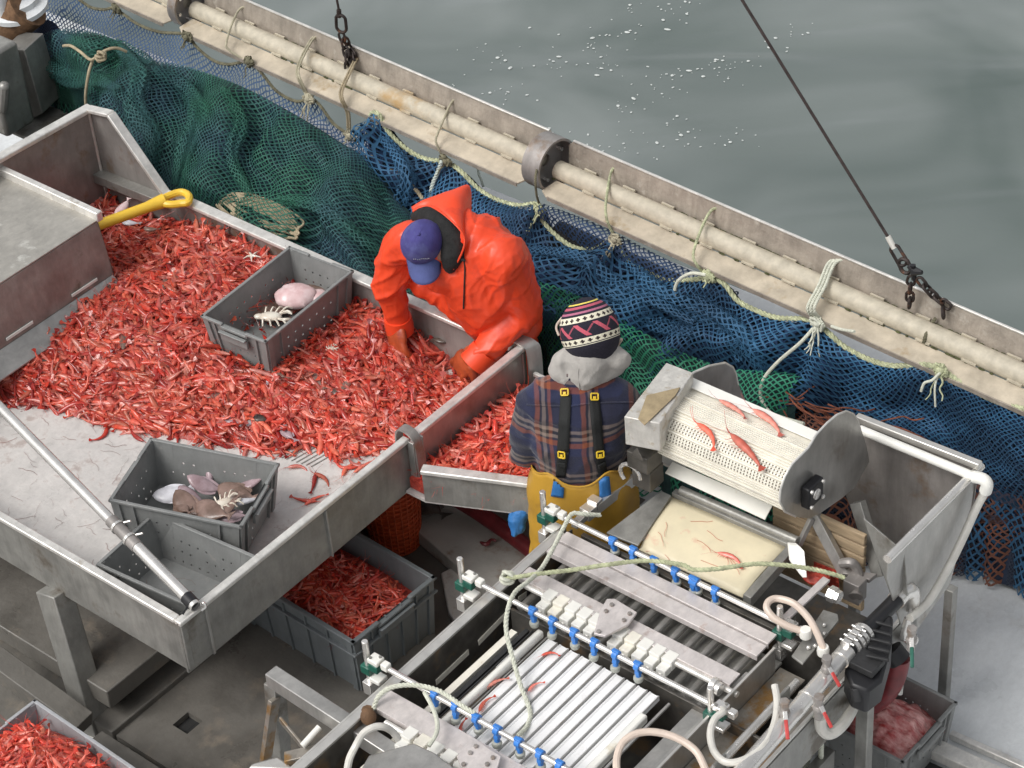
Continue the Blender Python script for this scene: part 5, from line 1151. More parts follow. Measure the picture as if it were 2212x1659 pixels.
def hit(t, x, y, bv, off=.003):
    q = P(t, x, y, 0); d = (q-CAMP).normalized(); loc, nrm, i, dist = bv.ray_cast(CAMP, d)
    if loc is None: return None, None
    if nrm.dot(d) > 0: nrm = -nrm
    return loc+nrm*off, nrm
def patch(b, t, poly, bv, off=.004, th=.002, n=6):
    """a piece of fabric or plastic lying on a body: polygon given as 4 corners, draped"""
    (a0, a1, a2, a3) = poly; rows = []
    for j in range(n+1):
        r = []
        for i in range(4):
            u, v = i/3, j/n; x = (a0[0]*(1-u)+a1[0]*u)*(1-v)+(a3[0]*(1-u)+a2[0]*u)*v; y = (a0[1]*(1-u)+a1[1]*u)*(1-v)+(a3[1]*(1-u)+a2[1]*u)*v
            p, nn = hit(t, x, y, bv, off)
            if p is None: p, nn = hit(t, x, y, bvP, off+.01)
            r.append(p if p else (r[-1] if r else (rows[-1][0] if rows else Vector((0, 0, 0)))))
        rows.append(r)
    b.sheet(rows); return b
def crease(c, n_, amp, sc, seed, dirv=(0, 0, 1), st=.35):
    d = Vector(dirv).normalized(); q = c-d*(c.dot(d)*(1-st)); w_ = Vector((noise.noise(c*5+Vector((seed, 1, 2))), noise.noise(c*5+Vector((3, seed, 1))), 0))*.06
    v = noise.noise((q+w_)*sc+Vector((seed, 0, 0))); r = max(0, 1-abs(v)*5.5)
    v2 = noise.noise((q-w_)*sc*1.9+Vector((0, seed, 3))); r2 = max(0, 1-abs(v2)*6)
    m_ = .35+.65*min(1, max(0, .5+1.6*noise.noise(c*3.3+Vector((seed, 7, 0)))))
    return c+n_*(amp*m_*(r-.2)+amp*.5*m_*(r2-.15)+amp*.18*noise.noise(c*6))
def hand(palm, dirv, upv, m, parent, name='hand', curl=.9, side=1, size=1.0, glove=1.15):
    d = Vector(dirv).normalized(); u = Vector(upv); u = (u-d*u.dot(d)).normalized(); s_ = d.cross(u)*side; palm = Vector(palm); k = size; ch_ = []
    wr = palm-d*.055*k
    for i, (o, L) in enumerate(((-.033, .062), (-.011, .075), (.011, .08), (.032, .072))):
        a = palm+s_*o*k+d*.035*k; pts = [(palm-d*.02*k+s_*o*.6*k, .013*glove*k), (a, .0115*glove*k)]; q = a; ang = .25+.1*i*curl
        for j, f in enumerate((.45, .32, .23)):
            ang += curl*(.42+.05*i); dd_ = d*math.cos(ang)-u*math.sin(ang)+s_*o*1.8; q = q+dd_.normalized()*L*f*k*1.15; pts.append((q, (.0105, .0095, .008)[j]*glove*k))
        ch_.append(pts)
    ch_.append([(palm-d*.025*k+s_*.03*k, .015*glove*k), (palm+s_*.055*k+d*.005*k-u*.015*k, .013*glove*k), (palm+s_*.062*k+d*.04*k-u*.035*k, .0105*glove*k)])
    ells = [(palm-d*.005*k, (.048*k*glove, .043*k*glove, .018*k*glove), Matrix((d, s_, u)).transposed(), 16, 10), (wr, (.035*k*glove, .032*k*glove, .024*k*glove), Matrix((d, s_, u)).transposed(), 14, 8)]
    return blob(name, ch_, m, parent, voxel=.0045, smooth=3, ells=ells)
M['oil'] = mat('orange_oilskin', (.80, .070, .022), .40, var=.07, vscale=5, bump=.25, bscale=16, spec=.45, stain=(.66, .055, .02), stain_t=.56, stain_s=7)
M['glove'] = mat('orange_rubber_glove', (.40, .07, .022), .4, var=.3, vscale=14, stain=(.30, .05, .03), stain_t=.55, stain_s=18)
M['cap'] = mat('faded_blue_cap', (.055, .05, .20), .85, var=.12, vscale=25, bump=.15, bscale=150, stain=(.08, .085, .24), stain_t=.5, stain_s=8)
M['brim'] = mat('faded_blue_brim', (.075, .095, .25), .85, var=.12, vscale=25, bump=.15, bscale=150)
M['fleece'] = mat('black_fleece', (.016, .016, .016), .95, var=.3, vscale=30, bump=.4, bscale=90)
M['skin'] = mat('skin', (.42, .20, .14), .5, var=.12, vscale=30)
M['hair'] = mat('short_dark_hair', (.03, .02, .015), .8, bump=.6, bscale=200)
M['trousers'] = mat('yellow_oilskin', (.50, .28, .035), .5, var=.1, vscale=8, bump=.15, bscale=25, stain=(.38, .21, .035), stain_t=.56, stain_s=6)
M['hoodie'] = mat('grey_hoodie', (.38, .36, .335), .95, var=.07, vscale=20, bump=.25, bscale=160, sheen=.2, stain=(.30, .28, .26), stain_t=.6, stain_s=12)
M['strap'] = mat('black_webbing', (.013, .014, .014), .8, bump=.3, bscale=200)
M['buckle'] = mat('yellow_buckle', (.70, .48, .03), .4)
M['bluetab'] = mat('blue_tab', (.03, .16, .42), .55, var=.12, vscale=40, bump=.2, bscale=90)
# ---------------- worker in orange oilskins
def E4(x, y, z): return P('e4', x, y, z)
om = thing('person', E4(1020, 1030, .95).xy.to_3d(), 'person in an orange hooded oilskin jacket and blue cap bending over the shrimp', 'person')
om.location.z = 0
hip = P('e4', 1010, 1060, 6.19, 1); chest = E4(860, 560, 1.36); neck = E4(690, 450, 1.47)
shR = E4(1060, 610, 1.40); elR = E4(1215, 985, 1.09); wrR = E4(895, 1330, .905)
shL = E4(330, 500, 1.38); elL = E4(222, 760, 1.16); wrL = E4(285, 1080, .90)
def ofn(c, n_):
    c = crease(c, n_, .017, 4.2, 3, (1, .3, 1), .4); return crease(c, n_, .008, 8, 8, (0, 1, .6), .35)
jk, bvO = blob('jacket', [[(hip+Vector((0, .03, -.2)), .165), (hip, .17), (E4(930, 830, 1.14), .19), (chest, .175), (E4(760, 480, 1.42), .13)],
      [(E4(560, 560, 1.36), .13), (E4(700, 640, 1.30), .15), (chest, .15), (shR, .10)], [(P('e4', 1170, 1120, 6.16, 1), .10), (P('e4', 1150, 960, 6.16, 1), .11), (E4(1080, 800, 1.20), .13), (shR, .11)],
      [(shR, .105), (shR.lerp(elR, .5), .092), (elR, .083), (elR.lerp(wrR, .5), .068), (wrR, .058)], [(E4(560, 520, 1.40), .12), (shL, .092), (elL, .08), (elL.lerp(wrL, .5), .066), (wrL, .055)],
      [(E4(470, 800, 1.12), .07), (E4(620, 800, 1.10), .12), (E4(800, 880, 1.06), .14)]], M['oil'], om, voxel=.0065, smooth=10, fn=ofn)
# cuffs: open ends
b = MB()
for w0, e0_, r in ((wrR, elR, .069), (wrL, elL, .064)):
    d = (w0-e0_).normalized(); b.lathe(w0+d*(-.03), d, [(r*.98, 0), (r*1.03, .05), (r*1.0, .085), (r*.92, .085), (r*.9, .02)], 24)
b.each('cuff', M['oil'], om, ang=60)
hand(wrL+Vector((.02, -.04, -.055)), (.28, -.28, -.8), (-.2, -.8, .3), M['glove'], om, curl=.5, side=1, size=1.35, name='glove')
hand(wrR+Vector((-.075, -.035, -.055)), (-.55, -.12, -.75), (-.1, -.9, .3), M['glove'], om, curl=.45, side=-1, size=1.3, name='glove')
# legs behind the table
blob('trousers', [[(hip, .17), (hip+Vector((-.1, .02, -.45)), .10), (hip+Vector((-.1, .05, -.82)), .08)], [(hip, .17), (hip+Vector((.1, .02, -.45)), .10), (hip+Vector((.1, .05, -.82)), .08)]], M['oil'], om, voxel=.014)
b = MB()
for s_ in (-.1, .1): b.ell(hip+Vector((s_, -.02, -.87)), (.055, .14, .06)); 
b.each('boot', M['black_rub'], om)
# head
axu = Vector((.36, -.50, .79)).normalized(); cc = E4(455, 478, 1.50); hc = cc-axu*.085+Vector((.03, .01, 0))
fdir = (P('e4', 465, 740, 1.40)-cc); fdir = (fdir-axu*fdir.dot(axu)).normalized(); sdir = axu.cross(fdir)
def Hd(f_, s_, u_): return hc+fdir*f_+sdir*s_+axu*u_
blob('head', [[(E4(720, 520, 1.44), .062), (hc, .075)]], M['skin'], om, voxel=.006, smooth=4, ells=[(hc, (.074, .080, .085), None, 20, 14), (Hd(.03, 0, -.05), (.06, .06, .05)), (Hd(.082, 0, -.055), (.014, .014, .018)), (Hd(.05, 0, -.09), (.035, .035, .03)), (Hd(0, .08, -.04), (.015, .02, .026)), (Hd(0, -.08, -.04), (.015, .02, .026))])
b = MB()
for s_ in (-.03, .03): b.ell(Hd(.070, s_, -.035), .010, nu=10, nv=6)
b.each('eye', M['white_pl'], om)
b = MB(); b.tube([Hd(.078, -.02, -.085), Hd(.083, 0, -.083), Hd(.078, .02, -.085)], .004, 6); b.build('mouth', mat('lips', (.30, .10, .08), .5), om)
# cap: crown with seams and a curved brim
Rc = rotm(axu, -1.45, 0)
def capfn(q):
    a = math.atan2(q.y, q.x); k = 1-.018*(abs(math.sin(a*3))**.25 < .45); q = q*k
    if q.z < -.03: q.z = -.03-(q.z+.03)*.1
    return q+Vector((0, 0, .004*noise.noise(q*30)))
b = MB(); b.ell(cc-axu*.02, (.100, .090, .108), Rc, 36, 22, fn=capfn); b.ell(cc+axu*.088, .008, nu=8, nv=6); b.build('cap', M['cap'], om)
fd = (P('e4', 465, 740, 1.40)-cc); fd = (fd-axu*fd.dot(axu)).normalized(); sd = axu.cross(fd)
rows = []
for j in range(9):
    t = j/8; r = []
    for i in range(15):
        a = (i/14-.5)*2; r.append(cc+fd*(.050+t*.095*math.sqrt(max(0, 1-(a*.82)**4))+.035*(1-a*a))+sd*(a*.074*(1-.12*t))-axu*(.032+.028*a*a+.03*t))
    rows.append(r)
b = MB(); b.sheet(rows); o = b.build('cap_brim', M['brim'], om, ang=180); sm = o.modifiers.new('s', 'SOLIDIFY'); sm.thickness = .004
b = MB(); rg = random.Random(2)
for k in range(9):
    q, n_ = cc+fd*.09+sd*(.008*(k-4))+axu*(.025+rg.uniform(-.006, .006)), None; b.ell(q, .0022, nu=6, nv=4)
b.build('cap_badge', mat('grey_stitching', (.35, .38, .40), .6), om)
# black fleece liner behind the cap
blob('fleece_hood', [[(E4(430, 300, 1.50), .035), (E4(540, 300, 1.52), .055), (E4(640, 400, 1.50), .07), (E4(690, 500, 1.46), .072), (E4(680, 600, 1.42), .055), (E4(665, 675, 1.37), .03)]], M['fleece'], om, voxel=.007, smooth=5, fn=lambda c, n_: crease(c, n_, .006, 16, 2))
# orange hood, a pointed shell standing up behind the head
Rm = [(392, 262, 1.53), (440, 236, 1.55), (510, 222, 1.57), (590, 262, 1.585), (670, 325, 1.58), (740, 398, 1.56), (772, 455, 1.53), (768, 530, 1.49), (735, 610, 1.44), (690, 690, 1.38)]
Bk = [(396, 250, 1.50), (500, 196, 1.53), (640, 130, 1.56), (785, 66, 1.58), (822, 105, 1.56), (826, 190, 1.52), (826, 290, 1.47), (840, 400, 1.44), (830, 520, 1.42), (770, 640, 1.38)]
r0 = smoothpath([E4(*p) for p in Rm], 4); r1 = smoothpath([E4(*p) for p in Bk], 4); rows = []
for j in range(12):
    t = j/11; rows.append([a.lerp(c, t)+Vector((0, -.35, 1)).normalized()*(.028*math.sin(math.pi*t)+.007*noise.noise((a.lerp(c, t))*16)) for a, c in zip(r0, r1)])
bk2 = [E4(520, 420, 1.42), E4(700, 400, 1.40), E4(800, 470, 1.38)]
r2 = resamp([E4(430, 420, 1.42), E4(560, 440, 1.40), E4(700, 460, 1.39), E4(790, 560, 1.38), E4(790, 660, 1.37)], len(r1))
for j in range(1, 6): t = j/5; rows.append([a.lerp(c, t) for a, c in zip(r1, r2)])
b = MB(); b.sheet(rows); o = b.build('hood', M['oil'], om, ang=45); sm = o.modifiers.new('s', 'SOLIDIFY'); sm.thickness = .003
b = MB(); b.tube(r0, .0045, 6); b.build('hood_hem', M['oil'], om)
# drawcord and front seam
b = MB(); pts = [hit('e4', x, y, bvO, .003)[0] for x, y in ((770, 590), (778, 680), (775, 780), (772, 880), (768, 980))]; pts = [p for p in pts if p]
if len(pts) > 2: b.tube(smoothpath(pts, 4), .0035, 6)
p_, n_ = hit('e4', 765, 612, bvO, .01)
if p_: b.ell(p_, (.02, .008, .008))
b.build('drawcord', M['fleece'], om)
# ---------------- worker in plaid
fwd = Vector((-.60, .80, 0)).normalized(); lat = Vector((.80, .60, 0)).normalized()
pm = thing('person', (-4.57, 5.42, 0), 'person seen from behind in a plaid shirt, knitted hat and yellow trousers', 'person')
O = Vector((-4.57, 5.40, 0))
def Q(l, f, z): return O+lat*l+fwd*f+Vector((0, 0, z))
def plaid_mat():
    m = bpy.data.materials.new('plaid_flannel'); m.use_nodes = True; t = m.node_tree; n = t.nodes; L = t.links; p = n['Principled BSDF']; p.inputs['Roughness'].default_value = .9; p.inputs['Sheen Weight'].default_value = .25
    g = n.new('ShaderNodeNewGeometry'); nz = n.new('ShaderNodeTexNoise'); nz.inputs['Scale'].default_value = 7; L.new(g.outputs['Position'], nz.inputs['Vector'])
    va = n.new('ShaderNodeVectorMath'); va.operation = 'MULTIPLY_ADD'; L.new(nz.outputs['Color'], va.inputs[0]); va.inputs[1].default_value = (.03,)*3; L.new(g.outputs['Position'], va.inputs[2])
    def dot(v):
        q = n.new('ShaderNodeVectorMath'); q.operation = 'DOT_PRODUCT'; L.new(va.outputs[0], q.inputs[0]); q.inputs[1].default_value = v; return q.outputs['Value']
    def mth(op, a, b_=0.0):
        q = n.new('ShaderNodeMath'); q.operation = op
        for i, v in enumerate((a, b_)):
            if isinstance(v, (int, float)): q.inputs[i].default_value = v
            else: L.new(v, q.inputs[i])
        return q.outputs[0]
    def stripes(src, off, period, cols):
        fr = mth('FRACT', mth('MULTIPLY', mth('ADD', src, off), 1/period)); r = n.new('ShaderNodeValToRGB'); r.color_ramp.interpolation = 'LINEAR'
        els = r.color_ramp.elements; els[0].position = 0; els[0].color = (*cols[0][1], 1); els[1].position = cols[-1][0]; els[1].color = (*cols[-1][1], 1)
        for ps, c in cols[1:-1]: e = els.new(ps); e.color = (*c, 1)
        L.new(fr, r.inputs[0]); return r.outputs[0]
    NV = (.012, .014, .042); NB_ = (.018, .026, .085); OR = (.33, .085, .036); TN = (.33, .25, .205); BK = (.012, .010, .014)
    H = [(0, NV), (.17, NV), (.19, NB_), (.36, NB_), (.38, OR), (.47, OR), (.49, NV), (.52, NV), (.54, TN), (.59, TN), (.61, BK), (.66, BK), (.68, TN), (.73, TN), (.75, NV), (1, NV)]
    W = [(0, NV), (.2, NB_), (.35, NB_), (.37, OR), (.45, OR), (.47, BK), (.50, BK), (.52, TN), (.58, TN), (.60, BK), (.64, BK), (.66, OR), (.72, OR), (.74, NV), (1, NV)]
    a = stripes(dot((0, 0, 1)), .035, .205, H); c = stripes(dot(tuple(lat)), .07, .185, W)
    mx = n.new('ShaderNodeMix'); mx.data_type = 'RGBA'; mx.inputs[0].default_value = .45; L.new(a, mx.inputs[6]); L.new(c, mx.inputs[7])
    n2 = n.new('ShaderNodeTexNoise'); n2.inputs['Scale'].default_value = 160; L.new(g.outputs['Position'], n2.inputs['Vector'])
    bp = n.new('ShaderNodeBump'); bp.inputs['Strength'].default_value = .4; bp.inputs['Distance'].default_value = .004; L.new(n2.outputs[0], bp.inputs['Height']); L.new(bp.outputs[0], p.inputs['Normal'])
    hv = n.new('ShaderNodeHueSaturation'); hv.inputs['Value'].default_value = .72; L.new(mx.outputs[2], hv.inputs['Color'])
    L.new(hv.outputs[0], p.inputs['Base Color']); return m
M['plaid'] = plaid_mat()
def pfn(c, n_):
    z = c.z; c2 = crease(c, n_, .014, 5, 21, (0, 0, 1), 1.5); return c2
sh_, bvP = blob('plaid_shirt', [[(Q(0, .04, .82), .12), (Q(0, .01, 1.0), .15), (Q(0, .0, 1.2), .165), (Q(0, .02, 1.36), .15), (Q(0, .03, 1.46), .08)],
    [(Q(-.06, .03, .86), .08), (Q(-.065, .01, 1.0), .105), (Q(-.06, .0, 1.2), .14), (Q(-.11, .01, 1.33), .11)], [(Q(.06, .03, .86), .08), (Q(.065, .01, 1.0), .105), (Q(.06, .0, 1.2), .14), (Q(.11, .01, 1.33), .11)],
    [(Q(-.09, .02, 1.395), .085), (Q(-.165, .02, 1.335), .080), (Q(-.212, .03, 1.13), .066), (Q(-.215, .10, 1.03), .060), (Q(-.17, .36, 1.02), .05)],
    [(Q(.09, .02, 1.395), .085), (Q(.17, .03, 1.335), .088), (Q(.205, .07, 1.12), .072), (Q(.20, .14, 1.02), .062), (Q(.17, .36, 1.02), .05)]], M['plaid'], pm, voxel=.010, smooth=6, fn=pfn)
b = MB()
yk = []
for i in range(14):
    p_, n_ = hit('e5', 160+i*50, 712+8*math.sin(i*.4)-(6 if i > 6 else 0), bvP, .0015)
    if p_: yk.append(p_)
if len(yk) > 3: b.tube(smoothpath(yk, 3), .0035, 6); b.build('yoke_seam', M['plaid'], pm)
for s_ in (-1, 1): hand(Q(s_*.16, .42, 1.01), fwd+Vector((0, 0, -.3)), (0, 0, 1), M['glove'], pm, curl=.6, side=s_, name='glove')
# hoodie hood
hz = P('e5', 548, 440, 1.47)
def E5(x, y, z): return P('e5', x, y, z)
hd, bvH = blob('hoodie_hood', [[(E5(x0, y0, z0), .055), (E5((x0+490)/2, (y0+610)/2, (z0+1.46)/2), .042), (E5(488, 622, 1.455), .014)] for x0, y0, z0 in ((375, 500, 1.51), (430, 480, 1.52), (520, 480, 1.53), (610, 470, 1.52), (690, 465, 1.51))]+
   [[(E5(375, 450, 1.55), .045), (E5(450, 412, 1.57), .048), (E5(550, 402, 1.58), .05), (E5(660, 410, 1.57), .05), (E5(730, 435, 1.55), .045)], [(E5(540, 440, 1.56), .085), (E5(530, 500, 1.52), .075)], [(E5(540, 470, 1.50), .10), (E5(550, 420, 1.58), .062)]],
   M['hoodie'], pm, voxel=.008, smooth=14, fn=lambda c, n_: crease(c, n_, .006, 9, 5, (.3, .3, 1), .6))
b = MB(); pts = [hit('e5', x, y, bvH, .001)[0] for x, y in ((480, 490), (478, 530), (482, 580), (486, 625))]; pts = [p for p in pts if p]
if len(pts) > 2: b.tube(smoothpath(pts, 3), .002, 5); b.build('seam', M['hoodie'], pm)
# head and hat
hh = E5(560, 285, 1.63); axh = (Vector((0, 0, 1))-lat*.26+fwd*.62).normalized()
blob('head', [[(E5(550, 420, 1.48), .062), (hh-Vector((0, 0, .05)), .075)]], M['skin'], pm, voxel=.007, smooth=3, ells=[(hh+fwd*.03-Vector((0, 0, .02)), (.085, .085, .11), None, 18, 12), (hh+fwd*.12-Vector((0, 0, .03)), (.018, .018, .02)), (hh+lat*.09-Vector((0, 0, .03)), (.014, .02, .03)), (hh-lat*.09-Vector((0, 0, .03)), (.014, .02, .03))])
b = MB()
for s_ in (-.033, .033): b.ell(hh+fwd*.108+lat*s_+Vector((0, 0, .0)), .011, nu=10, nv=6)
b.each('eye', M['white_pl'], pm)
b = MB(); b.tube([hh+fwd*.115-lat*.022-Vector((0, 0, .075)), hh+fwd*.12-Vector((0, 0, .073)), hh+fwd*.115+lat*.022-Vector((0, 0, .075))], .004, 6); b.build('mouth', mat('lips_two', (.30, .10, .08), .5), pm)
def hat_mat():
    m = bpy.data.materials.new('patterned_knit'); m.use_nodes = True; t = m.node_tree; n = t.nodes; L = t.links; p = n['Principled BSDF']; p.inputs['Roughness'].default_value = .95
    tc = n.new('ShaderNodeTexCoord'); sp = n.new('ShaderNodeSeparateXYZ'); L.new(tc.outputs['Object'], sp.inputs[0])
    def mth(op, a, b_=0.0, c=None):
        q = n.new('ShaderNodeMath'); q.operation = op
        for i, v in enumerate((a, b_, c)):
            if v is None: continue
            if isinstance(v, (int, float)): q.inputs[i].default_value = v
            else: L.new(v, q.inputs[i])
        return q.outputs[0]
    z = sp.outputs[2]; ang = mth('ARCTAN2', sp.outputs[1], sp.outputs[0])
    r = n.new('ShaderNodeValToRGB'); r.color_ramp.interpolation = 'CONSTANT'
    NVY = (.016, .014, .026); CR = (.70, .66, .52); PK = (.50, .10, .15); YL = (.75, .60, .12); MV = (.42, .14, .22)
    st = [(0, NVY), (.315, CR), (.325, NVY), (.34, CR), (.44, NVY), (.70, CR), (.80, NVY), (.835, MV), (.865, NVY), (.91, PK), (.945, NVY), (.965, YL), (.985, NVY)]
    els = r.color_ramp.elements; els[0].position = 0; els[0].color = (*st[0][1], 1); els[1].position = st[-1][0]; els[1].color = (*st[-1][1], 1)
    for ps, c in st[1:-1]: e = els.new(ps); e.color = (*c, 1)
    zz = mth('DIVIDE', mth('ADD', z, .115), .235); L.new(zz, r.inputs[0])
    def inr(v, a, b_): return mth('MULTIPLY', mth('GREATER_THAN', v, a), mth('LESS_THAN', v, b_))
    fx = mth('SUBTRACT', mth('FRACT', mth('MULTIPLY', ang, 24/6.283)), .5)
    def cross(zc):
        dz = mth('ABSOLUTE', mth('SUBTRACT', zz, zc)); ax = mth('ABSOLUTE', fx); a = mth('MULTIPLY', mth('LESS_THAN', ax, .14), mth('LESS_THAN', dz, .030)); c = mth('MULTIPLY', mth('LESS_THAN', ax, .32), mth('LESS_THAN', dz, .011)); return mth('MAXIMUM', a, c)
    cr = mth('MAXIMUM', cross(.39), cross(.75))
    mx = n.new('ShaderNodeMix'); mx.data_type = 'RGBA'; L.new(cr, mx.inputs[0]); L.new(r.outputs[0], mx.inputs[6]); mx.inputs[7].default_value = (.03, .02, .02, 1)
    # pink zigzag bars between the cream bands
    zg = mth('FRACT', mth('ADD', mth('MULTIPLY', ang, 9/6.283), mth('MULTIPLY', zz, 3.0))); pk = mth('MULTIPLY', mth('LESS_THAN', zg, .26), inr(zz, .47, .67))
    zg2 = mth('FRACT', mth('SUBTRACT', mth('MULTIPLY', ang, 9/6.283), mth('MULTIPLY', zz, 3.0))); pk2 = mth('MULTIPLY', mth('LESS_THAN', zg2, .12), inr(zz, .49, .65)); pk = mth('MAXIMUM', pk, mth('MULTIPLY', pk2, .6))
    m2 = n.new('ShaderNodeMix'); m2.data_type = 'RGBA'; L.new(pk, m2.inputs[0]); L.new(mx.outputs[2], m2.inputs[6]); m2.inputs[7].default_value = (.52, .10, .14, 1)
    L.new(m2.outputs[2], p.inputs['Base Color'])
    nz = n.new('ShaderNodeTexVoronoi'); nz.inputs['Scale'].default_value = 130; L.new(tc.outputs['Object'], nz.inputs['Vector'])
    bp = n.new('ShaderNodeBump'); bp.inputs['Strength'].default_value = .5; bp.inputs['Distance'].default_value = .003; L.new(nz.outputs['Distance'], bp.inputs['Height']); L.new(bp.outputs[0], p.inputs['Normal'])
    return m
b = MB()
def hatfn(q):
    q = q*(1+.03*noise.noise(q*14)); 
    if q.z > .06: q.z = .06+(q.z-.06)*.98
    if q.z < -.06: q.x *= 1-.2*(-.06-q.z)/.06
    return q
b.ell((0, 0, 0), (.120, .117, .134), None, 40, 24, fn=hatfn)
me_o = b.build('knitted_hat', hat_mat(), None, ang=180)
me_o.data.transform(Matrix.Translation(me_o.location)); me_o.location = (0, 0, 0)
Rh = rotm(axh, math.atan2(fwd.y, fwd.x), 0); me_o.parent = pm; me_o.matrix_basis = Matrix.Translation(E5(548, 262, 1.66)-pm.location)@Rh.to_4x4()
b = MB(); b.tube(smoothpath([E5(700, 330, 1.60), E5(742, 312, 1.62), E5(722, 345, 1.58), E5(712, 400, 1.54)], 5), .0055, 6); b.tube(smoothpath([E5(360, 290, 1.62), E5(345, 250, 1.64), E5(350, 220, 1.66), E5(380, 180, 1.70)], 5), .005, 6); b.build('hat_cord', M['white_pl'] if False else mat('cream_yarn', (.6, .5, .42), .9), pm)
# trousers: bib shell with scalloped top edge, legs below
def ttop(a):   # a = angle, 0 = facing away from the wearer's front (towards the back)
    return 1.085+.045*math.exp(-((abs(a)-.62)/.28)**2)-.09*max(0, abs(a)-1.2)+.0
rows = []; na = 56
for j in range(26):
    t = j/25; r = []
    for i in range(na+1):
        a = -math.pi+2*math.pi*i/na; z = ttop(a)+(.50-ttop(a))*t; rx = .196+.03*math.sin(min(1, t*3)*1.5); ry = .188+.02*t
        q = Q(math.sin(a)*rx, -math.cos(a)*ry, z); nn = (lat*math.sin(a)-fwd*math.cos(a)); q += nn*(.010*noise.noise(q*8)+.012*max(0, 1-abs(noise.noise(Vector((q.x*6, q.y*6, q.z*14))))*3)**2*t); r.append(q)
    rows.append(r)
b = MB(); b.sheet(rows); o = b.build('trousers', M['trousers'], pm, ang=180); sm = o.modifiers.new('s', 'SOLIDIFY'); sm.thickness = .004
bvT = BVHTree.FromPolygons([Vector(v) for v in b.v], b.f)
b = MB(); b.tube(rows[0], .004, 6, closed=False); b.build('waist_hem', M['trousers'], pm)
blob('trouser_legs', [[(Q(-.10, 0, .56), .145), (Q(-.13, .0, .30), .115), (Q(-.14, .0, .08), .10)], [(Q(.10, 0, .56), .145), (Q(.13, .0, .30), .115), (Q(.14, .0, .08), .10)]], M['trousers'], pm, voxel=.012, fn=lambda c, n_: crease(c, n_, .01, 10, 4))
b = MB()
for s_ in (-.14, .14): b.ell(Q(s_, .06, .05), (.06, .15, .055), rotm((0, 0, 1), math.atan2(lat.y, lat.x), 0))
b.each('boot', M['black_rub'], pm)
# suspenders
for pl, nm in ((((372, 650), (436, 655), (420, 1000), (352, 1000)), 'l'), (((540, 670), (606, 668), (634, 1000), (572, 1002)), 'r')):
    b = MB(); patch(b, 'e5', pl, bvP, .006, n=14); 
    lo_ = ((352, 1000), (420, 1000), (400, 1150), (345, 1150)) if nm == 'l' else ((572, 1002), (634, 1000), (655, 1150), (600, 1150))
    b2 = MB(); patch(b, 'e5', lo_, bvP, .006, n=8); o = b.build('suspender', M['strap'], pm, ang=180); sm = o.modifiers.new('s', 'SOLIDIFY'); sm.thickness = .003; sm.offset = 1
def buckle(x, y, bv, nm_, m, s_=.0125, frame=True, w_=1.15):
    p_, n_ = hit('e5', x, y, bv, .012)
    if not p_: return
    r = rotm(n_, math.atan2(lat.y, lat.x), 0); b = MB()
    if frame:
        for a, c, sx, sy in ((0, s_, s_*2*w_, .006), (0, -s_, s_*2*w_, .006), (s_*w_, 0, .006, s_*2), (-s_*w_, 0, .006, s_*2), (0, -.004, s_*1.0, s_*.9)): b.box(p_+r@Vector((a, c, 0)), (sx, sy, .006), r)
    else: b.box(p_, (s_*2.6, s_*1.6, .008), r)
    b.build(nm_, m, pm, bevel=.0015)
for x, y in ((398, 636), (572, 664), (384, 1012), (605, 1012)): buckle(x, y, bvP, 'buckle', M['buckle'])
for x, y in ((382, 1068), (612, 1070)): buckle(x, y, bvP, 'slide', M['strap'], frame=False)
for pl in (((337, 1142), (397, 1144), (388, 1275), (315, 1265)), ((598, 1144), (657, 1142), (672, 1268), (603, 1272))):
    b = MB(); patch(b, 'e5', pl, bvT, .008, n=8); o = b.build('blue_tab', M['bluetab'], pm, ang=180); sm = o.modifiers.new('s', 'SOLIDIFY'); sm.thickness = .004; sm.offset = 1
blob('blue_cloth', [[(E5(150, 1350, .70), .035), (E5(110, 1400, .66), .042), (E5(105, 1460, .62), .035), (E5(90, 1500, .60), .015)]], M['bluetab'], pm, voxel=.006, smooth=2, fn=lambda c, n_: crease(c, n_, .012, 18, 1))
# ================================================================ SHRIMP GRADING MACHINE
ZM = 1.0
gm = thing('grading_machine', (-3.9, 4.6, 0), 'stainless shrimp grading machine with white grooved trays, spray bars and a slatted drum', 'machine')
def gp(name, b, m, bevel=.002, ang=35, **k): return b.build(name, m, gm, bevel=bevel, ang=ang, **k)
def D2(x, y, z=ZM): return P('d2', x, y, z)
def D3(x, y, z=ZM): return P('d3', x, y, z)
def G1_(x, y, v, ax=2): return P('g1', x, y, v, ax)
def G2_(x, y, v, ax=2): return P('g2', x, y, v, ax)
def G4_(x, y, v, ax=2): return P('g4', x, y, v, ax)
def G6_(x, y, v, ax=2): return P('g6', x, y, v, ax)
M['edge'] = mat('bright_edge_steel', (.70, .68, .64), .32, .7, var=.1, vscale=15)
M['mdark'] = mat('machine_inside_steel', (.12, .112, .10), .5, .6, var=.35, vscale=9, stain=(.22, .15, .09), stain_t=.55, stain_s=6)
M['rusty'] = mat('rust_streaked_steel', (.34, .31, .27), .45, .6, var=.25, vscale=8, stain=(.30, .17, .06), stain_t=.50, stain_s=6)
XLf = -4.41; YA, YZ = 3.05, 5.12
